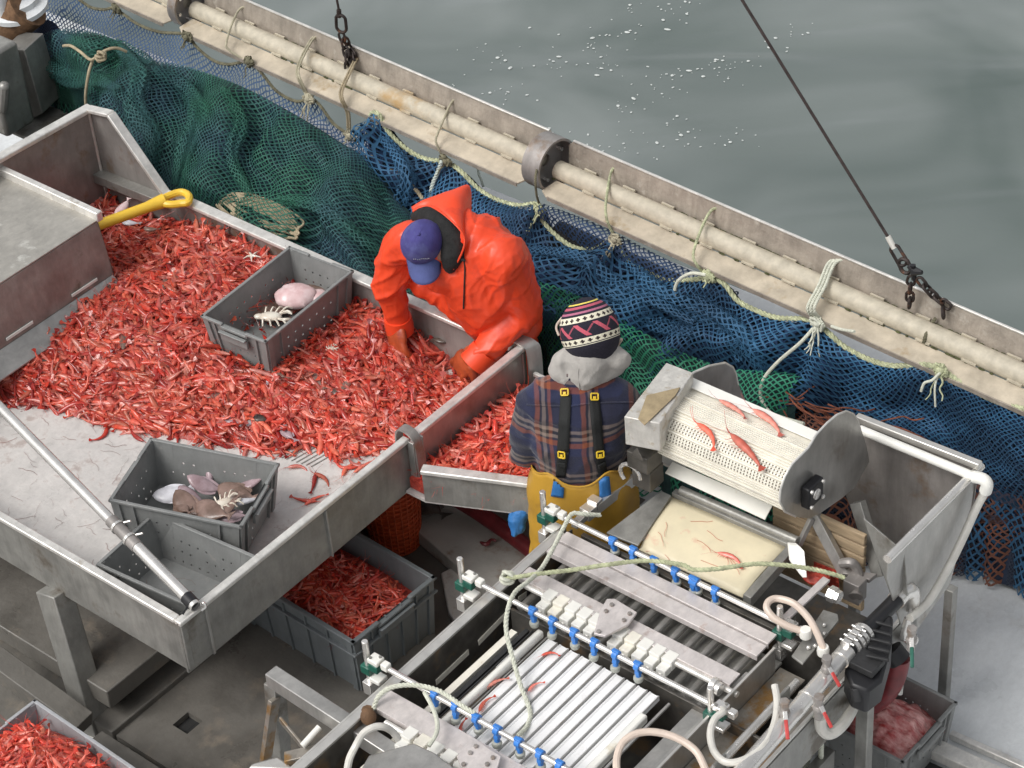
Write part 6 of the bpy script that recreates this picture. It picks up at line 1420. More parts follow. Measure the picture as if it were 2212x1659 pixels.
# left side frame: rail and inner plate
b = MB(); b.bar((XLf, YA, ZM), (XLf, YZ-.05, ZM), .035, .012); b.bar((XLf-.028, YA, ZM-.012), (XLf-.028, YZ-.05, ZM-.012), .01, .02); b.each('side_rail', M['edge'], gm, bevel=.002, ang=35)
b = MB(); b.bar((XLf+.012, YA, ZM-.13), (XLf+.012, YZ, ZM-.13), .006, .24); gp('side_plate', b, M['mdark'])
b = MB(); b.bar((XLf-.02, YA, ZM-.13), (XLf-.02, YZ, ZM-.13), .006, .22); gp('outer_plate', b, M['steel'])
b = MB()
for (xa, ya), (xc, yc) in (((590, 1135), (790, 945)), ((850, 890), (1020, 715)), ((1095, 625), (1145, 590))):
    p0 = P('d2', xa, ya, XLf+.017, 0); p1 = P('d2', xc, yc, XLf+.017, 0); b.bar(p0, p1, .004, .028)
b.each('slot_light_bar', M['ivory'], gm, bevel=.001, ang=35)  # solid ivory bars stand in for light showing through openings
# bottom pan and skirts
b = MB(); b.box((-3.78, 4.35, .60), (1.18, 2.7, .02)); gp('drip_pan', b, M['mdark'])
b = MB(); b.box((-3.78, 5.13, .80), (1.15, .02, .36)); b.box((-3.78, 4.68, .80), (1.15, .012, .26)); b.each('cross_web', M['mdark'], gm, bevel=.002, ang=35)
# grooved trays
tz = .935; xl_ = D2(700, 1400, tz).x; xr_ = G6_(760, 1060, tz).x
n = 10; y0, y1 = 2.95, 4.63; wl = (xr_-xl_)/n
for i in range(n):
    a = xl_+wl*i+.0035; c = a+wl-.007; m_ = (a+c)/2; b = MB()
    b.prism([Vector((x, y0, z)) for x, z in ((a, tz), (a+.006, tz+.003), (m_-.012, tz-.001), (m_+.012, tz-.001), (c-.006, tz+.003), (c, tz), (c, tz-.02), (a, tz-.02))], (0, y1-y0, 0)); b.build('tray_lane', M['tray'], gm, ang=25)
b = MB()
for i in range(n+1): x = xl_+wl*i; b.tube([(x-.004, y0, tz+.001), (x-.004, y1, tz+.003)], .0028, 6)
b.each('lane_rod', M['steel'], gm)
b = MB(); b.bar((xl_-.03, y0, tz+.012), (xl_-.03, y1, tz+.012), .028, .035); b.build('lane_guide', M['white_pl'], gm, bevel=.008)
b = MB(); b.bar((xr_+.018, y0, tz+.012), (xr_+.018, y1-.12, tz+.012), .034, .04); b.build('lane_guide', M['white_pl'], gm, bevel=.008)
b = MB(); b.bar((xl_-.10, y0, tz-.02), (xl_-.10, y1, tz-.02), .02, .02); b.bar((xl_-.07, y0, tz-.0), (xl_-.07, y1, tz-.0), .006, .006); b.each('drive_chain', M['black_rub'], gm, bevel=.001, ang=35)
for k in range(1): pass
# spray bars with clamps and nozzles
def spray(y, xa, xc, z=1.05):
    b = MB(); b.tube([(xa, y, z), (xc, y, z)], .0115, 14); gp('spray_bar', b, M['polished'], 0)
RB = [(4.078, -4.47, -3.30), (4.622, -4.47, -3.28), (5.105, -4.47, -3.36)]
for y, a, c in RB: spray(y, a, c)
nb = MB(); nb.lathe((-.011, 0, 0), (1, 0, 0), [(.0195, 0), (.0195, .022), (.010, .022), (.010, 0)], 18); nb.box((0, -.004, .018), (.03, .016, .012)); nb.box((0, .0, -.026), (.020, .022, .024)); nb.cyl((0, 0, -.03), (0, .0, -.052), .011, 12)
nb.m = 1; nb.lathe((0, 0, -.075), (0, 0, 1), [(.016, 0), (.019, .01), (.019, .022), (.012, .026)], 14)
nzl = nb.build('spray_nozzle', [M['blue_clip'], mat('clear_grey_cup', (.36, .37, .33), .3)], gm, bevel=.002)
nzl.data.transform(Matrix.Translation(gm.location)); first = True
for t, lst, y in (('d2', [(565, 1230), (695, 1300), (825, 1370), (950, 1445), (1080, 1520), (1210, 1595), (1345, 1650)], 4.078), ('d2', [(1185, 700), (1305, 765), (1435, 835), (1560, 900), (1690, 970), (1825, 1040)], 4.622), ('d2', [(1680, 265), (1795, 335), (1925, 395), (2050, 465), (2180, 520)], 5.105), ('d3', [(180, 505), (310, 580)], 5.105)):
    for x_, y_ in lst:
        q = P(t, x_, y_, 1.05); o = nzl if first else nzl.copy()
        if not first: COL.objects.link(o); o.parent = gm
        first = False; o.location = Vector((q.x, y, 1.05))-gm.location; o.rotation_euler = (random.uniform(-.2, .2), 0, 0)
def stand(x, y, z=1.05, h=.12, right=False):
    b = MB(); b.box((x, y, z+.012), (.05, .045, .022)); b.box((x, y, z-.085), (.05, .05, .02)); b.box((x+.05, y, z+.008), (.03, .03, .03)); b.each('clamp_plate', M['white_pl'] if not right else M['polished'], gm, bevel=.004)
    b = MB(); b.box((x, y, z-.02), (.042, .045, .036)); b.box((x-.045, y, z-.055), (.045, .045, .04)); b.each('clamp_block', M['green_blk'], gm, bevel=.004, ang=35)
    b = MB(); b.tube([(x-.045, y, z-.16), (x-.045, y, z+h*.7)], .0125, 12); b.box((x-.045, y, z-.15), (.04, .05, .06)); b.each('clamp_post', M['polished'], gm, bevel=.002, ang=35)
    b = MB()
    for dx, dy in ((-.014, -.012), (.014, .012)): b.cyl((x+dx, y+dy, z+.022), (x+dx, y+dy, z+.029), .006, 6)
    b.each('clamp_bolt', M['steel_dull'], gm, bevel=0, ang=35)
for x, y in ((-4.50, 4.078), (-4.50, 4.622), (-4.48, 5.105)): stand(x, y)
for x, y in ((-3.33, 4.622), (-3.36, 5.105), (-3.30, 4.078)): stand(x, y, right=True)
# cross bars of flat stainless
def flat(y, w_, xa=XLf+.02, xc=-3.40, z=ZM, m='edge', th=.01):
    b = MB(); b.bar((xa, y, z), (xc, y, z), w_, th); b.bar((xa, y-w_/2+.003, z-.013), (xc, y-w_/2+.003, z-.013), .005, .018); b.each('cross_bar', M[m], gm, bevel=.0015)
ya = D2(1300, 545).y; flat(ya, .07); yb_ = D2(1420, 365).y; flat(yb_, .065, z=ZM+.003); yc_ = D2(1480, 300).y; flat(yc_+.0, .06, z=ZM+.007)
yd = D2(420, 1330).y; flat(yd, .10, xa=XLf+.01)
print('bars', ya, yb_, yc_, yd)
M['pinkst'] = mat('pinkish_flat_steel', (.66, .61, .59), .4, .3, var=.1, vscale=10, stain=(.5, .40, .36), stain_t=.6, stain_s=12)
for o in list(gm.children):
    if o.name.startswith('cross_bar'): o.data.materials[0] = M['pinkst']
b = MB()
for k in range(13): x = -4.33+.072*k; b.tube([(x, 4.70, .925), (x, 5.06, .93)], .014, 10)
b.each('sorting_roller', M['steel'], gm)
b = MB(); b.box((-3.86, 4.88, .885), (.98, .38, .01)); gp('roller_pan', b, M['steel_dull'])
b = MB(); b.bar((xr_+.065, y0, .965), (xr_+.065, 4.60, .965), .010, .010); b.bar((xr_+.14, y0, .90), (xr_+.14, 4.9, .90), .06, .01); b.bar((xr_+.20, y0, .95), (xr_+.20, 4.9, .95), .014, .014); b.each('long_bar', M['steel'], gm, bevel=.001)
b = MB(); b.bar((xl_-.14, y0, .91), (xl_-.14, 4.6, .91), .03, .02); b.each('long_bar', M['ivory'], gm, bevel=.001)
# bolted plates
def bplate(poly, bolts, z):
    b = MB(); b.prism([P('d2', x, y, z) for x, y in poly], (0, 0, .012)); gp('bolted_plate', b, M['pinkst'], .002)
    b = MB()
    for x, y in bolts: q = P('d2', x, y, z+.012); b.cyl(q, q+Vector((0, 0, .009)), .009, 6)
    b.each('plate_bolt', M['steel_brown'], gm, bevel=.001, ang=35)
bplate([(1640, 632), (1690, 632), (1825, 715), (1770, 790), (1630, 860), (1560, 845), (1600, 700)], [(1670, 660), (1635, 700), (1780, 715), (1745, 755), (1590, 825)], 1.03)
bplate([(790, 1500), (840, 1500), (990, 1600), (960, 1700), (760, 1700), (720, 1600)], [(835, 1530), (800, 1570), (940, 1600), (905, 1640), (760, 1640)], 1.03)
# rows of white blocks on a shaft
def blocks(y, xs, z=.985):
    for k, x in enumerate(xs):
        b = MB(); b.box((x, y, z), (.048, .055, .046)); b.box((x, y-.045, z-.012), (.042, .04, .034))
        b.m = 1; b.lathe((x, y-.058, z-.008), (0, -1, .4), [(.014, 0), (.014, .006), (.008, .006), (.008, 0)], 12); b.build('bearing_block', [M['white_pl'] if k % 5 != 1 else M['ivory'], M['steel_rim']], gm, bevel=.004)
    b = MB(); b.tube([(xs[0]-.12, y, z), (xs[-1]+.30, y, z)], .012, 12); gp('shaft', b, M['steel_rim'], 0)
by = D2(1290, 600).y; x0b = D2(1290, 600).x; x1b = D2(2020, 990).x
blocks(by, [x0b+(x1b-x0b)*k/10 for k in range(11) if k not in (5,)])
by2 = D2(430, 1450).y; x0c = D2(430, 1450).x; blocks(by2, [x0c+.062*k for k in range(10)])
b = MB(); q = G6_(1590, 660, ZM); b.lathe(q, (1, 0, 0), [(.035, -.02), (.035, 0), (.026, 0), (.026, .02), (.016, .022)], 20); q = P('g2', 840, 840, 1.03); b.lathe(q, (1, 0, 0), [(.032, -.03), (.032, 0), (.027, 0), (.027, .018)], 6); b.each('shaft_nut', M['polished'], gm, bevel=.001, ang=20)
# right side: channel, pipes, outer beam
xR = -3.37
b = MB(); b.bar((xR, YA, ZM-.06), (xR, 5.02, ZM-.06), .006, .13); gp('inner_plate', b, M['steel'])
b = MB(); b.bar((xR, YA, ZM+.008), (xR, 5.02, ZM+.008), .010, .008); gp('plate_edge', b, M['edge'], .001)
b = MB(); b.bar((xR+.06, YA, ZM-.12), (xR+.06, 5.05, ZM-.12), .11, .008); b.bar((xR+.20, YA, ZM-.10), (xR+.20, 5.45, ZM-.10), .07, .012); b.each('channel', M['rusty'], gm, bevel=.001, ang=35)
b = MB(); b.tube([(xR+.125, YA, ZM-.06), (xR+.125, 4.98, ZM-.06)], .016, 12); gp('water_pipe', b, M['polished'], 0)
b = MB(); b.bar((xR+.24, YA, ZM-.10), (xR+.24, 5.6, ZM-.10), .012, .014); gp('beam_edge', b, M['edge'], .001)
b = MB(); b.bar((xR+.246, YA, ZM-.21), (xR+.246, 5.62, ZM-.21), .008, .2); gp('outer_beam', b, M['steel_dull'], .001)
for yy in (4.45, 3.95, 4.85):
    b = MB(); b.box((xR+.18, yy, ZM-.05), (.06, .07, .008)); b.box((xR+.155, yy, ZM-.02), (.008, .07, .07)); b.each('bracket', M['steel_dull'], gm, bevel=.001, ang=35)
b = MB(); b.prism([G2_(700, 620, 1.07), G2_(775, 660, 1.07), G2_(300, 1110, 1.07), G2_(230, 1070, 1.07)], (0, 0, -.012)); b.prism([G2_(775, 660, 1.06), G2_(300, 1110, 1.06), G2_(300, 1110, .99), G2_(775, 660, .99)], (-.008, 0, 0)); gp('top_bar', b, M['pinkst'], .002)
b = MB(); b.prism([G2_(700, 990, 1.02), G2_(860, 1040, 1.02), G2_(870, 1110, 1.02), G2_(470, 1590, 1.02), G2_(350, 1500, 1.02)], (0, 0, -.01)); gp('gusset_plate', b, M['steel_dull'], .002)
b = MB()
for x, y in ((710, 1160), (710, 1255), (610, 1390), (535, 1410), (550, 1300)): q = G2_(x, y, 1.03); b.ell(q, .009, nu=10, nv=6)
b.each('bolt', M['polished'], gm, bevel=0, ang=35)
# posts
def post(p, z0=0, w_=.055, m='steel_dull'):
    b = MB(); b.box((p.x, p.y, (p.z+z0)/2), (w_, w_*.8, p.z-z0)); gp('post', b, M[m], .004)
post(D3(1240, 1190, .78)); post(Vector((-4.38, 3.3, .8))); post(Vector((-4.36, 5.0, .78))); post(Vector((-3.15, 3.2, .8)))
b = MB(); b.box((-3.2, 4.2, .33), (.04, 1.9, .26)); gp('lower_guard', b, M['steel_dull'])
# belt
b = MB(); q = [G1_(430, 1330, 1.0), G1_(1500, 1790, 1.0), G1_(1090, 2240, .975), G1_(140, 1800, .975)]
rows = [[q[0].lerp(q[1], i/12).lerp(q[3].lerp(q[2], i/12), j/10)+Vector((0, 0, .008*math.sin(math.pi*j/10)-.012*(j/10)**8)) for i in range(13)] for j in range(11)]
b.sheet(rows); o = gp('cream_belt', b, M['cream'], 0, ang=180); sm = o.modifiers.new('s', 'SOLIDIFY'); sm.thickness = .012; bvB = BVHTree.FromPolygons([Vector(v) for v in b.v], b.f)
b = MB(); b.prism([P('v', 1428, 1060, 1.02), P('v', 1450, 1070, 1.02), P('v', 1378, 1178, .99), P('v', 1310, 1150, .99)], (0, 0, -.01)); b.prism([P('v', 1700, 1178, 1.01), P('v', 1716, 1186, 1.01), P('v', 1622, 1292, .98), P('v', 1605, 1284, .98)], (0, 0, -.05)); b.each('belt_side', M['steel_dull'], gm, bevel=.002, ang=35)
b = MB(); b.bar(P('v', 1262, 1112, 1.0), P('v', 1363, 1033, 1.0), .05, .05); gp('square_tube', b, M['edge'])
b = MB(); b.bar(P('v', 1240, 1135, 1.0), P('v', 1300, 1080, 1.0), .03, .03); b.box(P('v', 1285, 1085, 1.02), (.05, .04, .04)); gp('small_block', b, M['polished'])
b = MB(); b.tube([G1_(520, 1270, 1.03), G1_(1600, 1740, 1.03)], .018, 12); b.bar(G1_(460, 1310, 1.0), G1_(1560, 1800, 1.0), .03, .04); b.each('roller', M['steel_dull'], gm, bevel=.002, ang=35)
b = MB(); b.prism([G2_(330, 280, 1.04), G2_(420, 285, 1.04), G2_(495, 345, 1.04), G2_(525, 640, .98), G2_(470, 640, .98), G2_(350, 480, 1.0)], (-.02, .01, 0)); gp('white_board', b, M['white_pl'], .003)
# drum
xl2, xr2 = -4.235, -3.56
bc = G1_(1690, 1270, xr2+.012, 0); print('drum axis', bc)
Lp = [(800, 352), (705, 425), (600, 470), (480, 540), (372, 655), (322, 790), (330, 920)]
Rp = [(1770, 742), (1690, 850), (1640, 900), (1560, 985), (1480, 1130), (1440, 1285), (1440, 1450)]
Lw = [G1_(x, y, xl2, 0) for x, y in Lp]; Rw = [G1_(x, y, xr2, 0) for x, y in Rp]
for a, c in zip(Lw, Rw): print('prof', round(a.y, 3), round(a.z, 3), round(c.y, 3), round(c.z, 3))
prof = [((a.y+c.y)/2, (a.z+c.z)/2) for a, c in zip(Lw, Rw)]
pf = [(p.y, p.z) for p in resamp([Vector((0, y, z)) for y, z in prof[1:]], 30)]
back = [(bc.y+.06, bc.z-.11), (bc.y+.13, bc.z-.02), (prof[0][0]+.02, prof[0][1]-.03)]
b = MB(); b.prism([Vector((xl2, y, z)) for y, z in [prof[0]]+pf+[(pf[-1][0]+.05, pf[-1][1]-.06)]+back], (xr2-xl2, 0, 0)); dr = gp('drum_core', b, M['ivory'], 0); bvD = BVHTree.FromPolygons([Vector(v) for v in b.v], b.f)
b = MB(); X1v = Vector((1, 0, 0))
for i in range(len(pf)-1):
    (ya1, za1), (ya2, za2) = pf[i], pf[i+1]; d = math.hypot(ya2-ya1, za2-za1); nx = Vector((0, za2-za1, -(ya2-ya1))).normalized()
    if nx.y > 0: nx = -nx
    if abs(nx.y) < .25 and nx.z < 0: nx = -nx
    c = Vector((0, (ya1+ya2)/2, (za1+za2)/2)); perf = 15 <= i <= 21 and i != 18; h_ = .020 if i % 7 == 4 else .008
    b.m = 0; b.bar(Vector((xl2+.004, c.y, c.z))+nx*.002, Vector((xr2-.004, c.y, c.z))+nx*.002, d*(.55 if not perf else .95), h_ if not perf else .006, up=nx)
    if perf:
        b.m = 1
        for k in range(44): b.box(Vector((xl2+.03+(xr2-xl2-.06)*k/43, c.y, c.z))+nx*.0052, (.006, d*.6, .002), Matrix((X1v, nx.cross(X1v), nx)).transposed())
gp('belt_slats', b, [M['ivory'], mat('dark_perforation', (.16, .14, .105), .8)], .0008)
b = MB(); q = [Vector((xl2+.002, prof[0][0], prof[0][1]+.012)), Vector((xr2-.002, prof[0][0], prof[0][1]+.012)), Vector((xr2-.002, prof[1][0]+.015, prof[1][1]+.012)), Vector((xl2+.002, prof[1][0]+.015, prof[1][1]+.012))]; b.prism(q, (0, 0, .006)); gp('drum_board', b, M['white_pl'], .002)
RPoly = [(2050, 545), (2110, 570), (2150, 620), (2180, 720), (2225, 860), (2250, 1000), (2110, 1250), (2000, 1340), (1900, 1410), (1800, 1480), (1700, 1530), (1580, 1515), (1480, 1470), (1435, 1380), (1440, 1270), (1480, 1150), (1550, 1030), (1640, 940), (1700, 880), (1770, 760), (1870, 655), (1960, 580)]
b = MB(); b.prism([G1_(x, y, xr2+.004, 0) for x, y in RPoly], (.006, 0, 0)); gp('drum_side_plate', b, M['steel'], .001)
b = MB(); b.tube([G1_(x, y, xr2+.007, 0) for x, y in RPoly[-11:]+RPoly[:4]], .0045, 6); gp('plate_edge', b, M['steel_rim'], 0)
LPoly = [(930, 100), (1000, 140), (1030, 200), (1050, 300), (1110, 440), (1000, 800), (700, 1050), (420, 1060), (300, 1000), (250, 920), (240, 840), (255, 720), (310, 600), (390, 490), (480, 390), (560, 270), (640, 190), (780, 130)]
b = MB(); b.prism([G1_(x, y, xl2-.010, 0) for x, y in LPoly], (.006, 0, 0)); gp('drum_side_plate', b, M['steel_rim'] if False else M['steel'], .001)
b = MB(); b.tube([G1_(x, y, xl2-.007, 0) for x, y in LPoly[-11:]+LPoly[:4]], .005, 6); gp('plate_edge', b, M['steel_rim'], 0)
# bearing
b = MB(); q = bc; b.box(q+Vector((.022, 0, 0)), (.04, .10, .10)); gp('bearing', b, M['black'], .008)
b = MB()
for dy in (-.038, .038):
    for dz in (-.038, .038): b.cyl(q+Vector((.042, dy, dz)), q+Vector((.05, dy, dz)), .008, 6)
b.lathe(q+Vector((.04, 0, 0)), (1, 0, 0), [(.024, 0), (.022, .006), (.010, .004)], 16); b.each('bearing_bolt', M['polished'], gm, bevel=0, ang=25)
# motor box, gear
b = MB(); top = [G1_(390, 95, 1.50), G1_(640, 190, 1.50), G1_(330, 660, 1.50), G1_(0, 595, 1.50)]; b.prism(top, (0, 0, -.14)); gp('motor_box', b, mat('scuffed_pale_steel', (.60, .58, .54), .45, .3, var=.12, vscale=20, bump=.3, bscale=60, stain=(.45, .38, .28), stain_t=.56, stain_s=16), .004)
b = MB(); b.prism([G1_(210, 405, 1.504), G1_(520, 330, 1.504), G1_(470, 410, 1.504), G1_(190, 680, 1.504), G1_(130, 620, 1.504)], (0, 0, .004)); gp('tan_plate', b, mat('tan_stained_plate', (.42, .33, .20), .5, .3, var=.2, vscale=20), .001)
gc = G1_(275, 665, -4.30, 0); b = MB(); b.lathe(gc-Vector((.02, 0, 0)), (1, 0, 0), [(.07, 0), (.075, .004), (.075, .03), (.07, .034)], 40)
for k in range(32): a = k*2*math.pi/32; b.box(gc+Vector((-.003, math.cos(a)*.076, math.sin(a)*.076)), (.03, .006, .010), Matrix.Rotation(a, 3, 'X'))
gp('drive_gear', b, M['black_rub'], .001)
b = MB(); b.prism([G1_(60, 940, 1.32), G1_(120, 870, 1.36), G1_(180, 995, 1.32)], (0, 0, -.01)); b.box(G1_(190, 960, 1.26), (.10, .10, .08)); b.box(G1_(220, 1120, 1.14), (.09, .09, .10)); b.each('gearbox', M['mdark'], gm, bevel=.004, ang=35)
b = MB(); cc_ = G1_(60, 1130, 1.14); b.tube([cc_+Vector((.05*math.cos(a*.4), .0, .05*math.sin(a*.4))) for a in range(11)], .009, 8); gp('lifting_eye', b, M['polished'], 0)
b = MB(); b.prism([G1_(380, 1110, 1.14), G1_(445, 1010, 1.16), G1_(1370, 1410, 1.16), G1_(1300, 1540, 1.14)], (0, 0, -.006)); o = gp('white_sheet', b, M['white_pl'], .001)
# supports by the drum
b = MB(); b.bar(G2_(600, -60, 1.12), G2_(935, 580, .95), .045, .03, up=(0, -1, .3)); gp('strut', b, M['steel'])
b = MB(); b.bar(G2_(1080, -200, 1.15), G2_(1330, 620, .92), .05, .04, up=(0, -1, .3)); gp('strut', b, M['steel_dull'])
b = MB(); b.bar(G2_(570, -20, 1.12), G2_(430, 280, 1.0), .02, .02); gp('strut', b, M['steel'])
b = MB(); b.tube([G2_(960, 500, .96), G2_(985, 560, .95), G2_(960, 640, .94)], .03, 10); b.tube(smoothpath([G2_(900, 480, 1.0), G2_(1000, 470, 1.02), G2_(1060, 520, 1.0), G2_(1090, 640, .96), G2_(1060, 850, .93)], 4), [.02]*16+[.03], 10); b.prism([G2_(1040, 560, .97), G2_(1300, 590, .97), G2_(1210, 660, .97), G2_(1150, 640, .97)], (0, 0, -.02)); b.box(G2_(1050, 760, .93), (.07, .06, .1)); b.each('pivot', M['steel_brown'], gm, bevel=.003, ang=35)
b = MB(); b.prism([G2_(590, 450, .93), G2_(870, 560, .93), G2_(880, 760, .85), G2_(700, 620, .88)], (0, 0, -.03)); b.ell(G2_(620, 620, .93), (.06, .05, .02)); b.each('shrimp_scraps', M['shrimp_base'], gm, bevel=.004, ang=35)
b = MB()
for k in range(7): b.bar(Vector((-3.78, 5.62, 1.10-.058*k)), Vector((-3.36, 5.62, 1.10-.058*k)), .02, .05)
wpn = b.build('slatted_panel', M['wood'], gm, bevel=.004)
# header pipe and fittings
h0 = D3(440, 1730, 1.03); h1 = D3(1125, 945, 1.03); hd_ = (h1-h0).normalized()
b = MB(); b.tube([h0-hd_*.4, h1], .032, 20); b.tube([h0+(h1-h0)*.62, h0+(h1-h0)*.63], .036, 20); b.tube([h1-hd_*.05, h1], .037, 20); gp('header_pipe', b, M['polished'], 0)
b = MB()
for k in range(4): q = h1+hd_*(.02+.028*k); b.tube([q, q+hd_*.018], .042+.002*(k % 2), 22); b.box(q+Vector((.0, -.02, .045)), (.03, .02, .02)); b.cyl(q+Vector((-.03, -.02, .05)), q+Vector((.03, -.02, .05)), .005, 6)
b.each('hose_clamp', M['polished'], gm, bevel=.001, ang=25)
b = MB(); b.tube([h1, h1+hd_*.13], .034, 16); b.tube([h1+hd_*.12, D3(1430, 625, 1.03)], .031, 18); gp('black_pipe', b, M['black'], 0)
b = MB(); q = D3(1425, 630, 1.03); b.tube(smoothpath([q, q+hd_*.05, q+hd_*.08+Vector((.01, .01, -.02)), q+hd_*.085+Vector((.01, .015, -.10))], 5), .036, 18); gp('elbow', b, M['polished'], 0)
st = D3(1250, 950, .85)
b = MB(); b.prism([D3(1150, 830, 1.02), D3(1270, 700, 1.04), D3(1410, 720, 1.04), D3(1400, 900, 1.02), D3(1340, 1120, 0.99), D3(1250, 1190, 0.98), D3(1150, 1150, 0.99), D3(1110, 1060, 1.00)], (.0, .0, -.12)); gp('strainer', b, M['black'], .012)
b = MB()
for k in range(5): b.bar(D3(1290-12*k, 760+52*k, 1.05), D3(1400-4*k, 790+52*k, 1.05), .012, .012)
b.box(D3(1240, 1010, 1.02), (.11, .09, .03)); b.tube([D3(1175, 1160, 0.97), D3(1190, 1240, 0.92)], .022, 12); b.each('strainer_ribs', M['black_rub'], gm, bevel=.003, ang=35)
b = MB(); b.tube(smoothpath([D3(1440, 980, .8), D3(1420, 1080, .72), D3(1370, 1180, .62), D3(1280, 1260, .5)], 5), .045, 14); gp('red_hose', b, M['darkred'], 0)
b = MB(); b.tube([D3(1395, 930, .84), D3(1450, 1000, .80)], .045, 16); gp('hose_end', b, M['black'], 0)
def valve(p, hdir, m, lab='valve'):
    b = MB(); b.tube([p+Vector((0, 0, .05)), p-Vector((0, 0, .05))], .016, 10); b.ell(p, .022, nu=12, nv=8); b.lathe(p+Vector((0, 0, .04)), (0, 0, 1), [(.02, 0), (.02, .02)], 6); gp('valve_body', b, M['steel_brown'], .001, ang=25)
    hdir = Vector(hdir); b = MB(); b.bar(p+Vector((0, 0, .03)), p+Vector((0, 0, .03))+hdir*.35, .016, .004); gp('valve_lever', b, M['polished'], .001)
    b = MB(); b.bar(p+Vector((0, 0, .03))+hdir*.33, p+Vector((0, 0, .03))+hdir*.85, .014, .007); gp('lever_grip', b, m, .003)
def vdir(p, t, x, y, z): return P(t, x, y, z)-(p+Vector((0, 0, .03)))
for (x, y), (x2, y2), m in (((1000, 1050), (1095, 1185), M['red']), ((740, 1320), (765, 1520), M['red']), ((950, 1290), (1045, 1440), M['red']), ((1520, 870), (1525, 1080), M['green_blk'])):
    p = D3(x, y, 1.07); valve(p, vdir(p, 'd3', x2, y2, 1.03), m)
def gtube(name, pts, r, m, z=None, n=6):
    b = MB(); b.tube(smoothpath([P(t, x, y, zz) for t, x, y, zz in pts], n), r, 10); return gp(name, b, M[m], 0)
gtube('hose', [('d3', 870, 825, 1.08), ('d3', 770, 790, 1.10), ('d3', 680, 740, 1.12), ('d3', 632, 680, 1.14), ('d3', 645, 635, 1.15), ('d3', 700, 618, 1.15), ('d3', 800, 650, 1.15), ('d3', 890, 740, 1.12), ('d3', 945, 840, 1.08), ('d3', 980, 930, 1.04)], .0135, 'hose_pink')
gtube('hose', [('d3', 680, 1150, 1.08), ('d3', 695, 1250, 1.06), ('d3', 680, 1380, 1.05), ('d3', 620, 1510, 1.05), ('d3', 510, 1600, 1.05), ('d3', 390, 1625, 1.05), ('d3', 310, 1560, 1.05), ('d3', 285, 1450, 1.06), ('d3', 310, 1360, 1.07), ('d3', 365, 1310, 1.07), ('d3', 330, 1290, 1.05)], .0135, 'hose')
gtube('hose', [('d2', 1705, 1720, 1.1), ('d2', 1700, 1600, 1.12), ('d2', 1740, 1500, 1.14), ('d2', 1830, 1445, 1.15), ('d2', 1950, 1440, 1.15), ('d2', 2080, 1480, 1.14), ('d2', 2190, 1560, 1.12), ('d2', 2250, 1680, 1.1)], .0135, 'hose_pink')
gtube('hose', [('g4', 1180, 1400, 1.05), ('g4', 1210, 1230, 1.1), ('g4', 1270, 1100, 1.14), ('g4', 1360, 950, 1.16), ('g4', 1470, 880, 1.17), ('g4', 1580, 870, 1.16), ('g4', 1680, 920, 1.12), ('g4', 1750, 1010, 1.08)], .0135, 'hose')
gtube('hose', [('d3', 960, 1350, .9), ('d3', 970, 1420, .85), ('d3', 1020, 1450, .82), ('d3', 1090, 1400, .82), ('d3', 1150, 1310, .80), ('d3', 1185, 1220, .76)], .022, 'hose')
b = MB()
for t, x, y, z in (('d3', 870, 828, 1.08), ('d3', 978, 935, 1.03)): q = P(t, x, y, z); b.lathe(q, (0, 0, 1), [(.022, -.02), (.024, 0), (.02, .02)], 14)
b.each('hose_fitting', M['white_pl'], gm, bevel=.002, ang=35)
# lower left frame of the machine
fr0 = G4_(350, 310, .93); fr1 = G4_(1500, 1060, .93)
b = MB(); b.bar(fr0, fr0+(fr1-fr0)*1.25, .06, .07); gp('frame_tube', b, M['steel'], .004)
b = MB(); b.bar(fr0+Vector((.01, .0, -.03)), fr0+Vector((-.06, -.02, -.93)), .06, .06, up=(1, 0, 0)); gp('frame_leg', b, M['steel_dull'], .004)
b = MB(); b.bar(G4_(380, 560, .86), G4_(260, 1400, .5), .05, .02, up=(1, 0, 0)); b.bar(G4_(440, 780, .8), G4_(700, 1100, .75), .01, .03); b.bar(G4_(500, 1230, .8), G4_(1150, 1080, .84), .05, .03); b.each('frame_brace', M['rusty'], gm, bevel=.002, ang=35)
b = MB(); b.tube([G4_(690, 1085, .85), G4_(880, 875, .88)], .013, 12); gp('white_rod', b, M['white_pl'], 0)
b = MB(); b.prism([G4_(1300, 1400, 1.10), G4_(1420, 1180, 1.10), G4_(1920, 1045, 1.10), G4_(2150, 1150, 1.10), G4_(2500, 1420, 1.10)], (0, 0, -.12)); gp('gearbox_cover', b, M['steel'], .008)
b = MB(); b.prism([G4_(80, 1330, .80), G4_(130, 1270, .80), G4_(420, 1190, .80), G4_(620, 1340, .80)], (0, 0, -.1)); gp('end_cover', b, M['edge'], .01)
b = MB(); b.ell(G4_(1420, 760, 1.0), (.03, .03, .035)); b.lathe(G4_(1420, 760, .97), (0, 0, 1), [(.02, -.02), (.022, .04)], 8); b.each('rusty_nut', M['rust'], gm, bevel=0, ang=35)
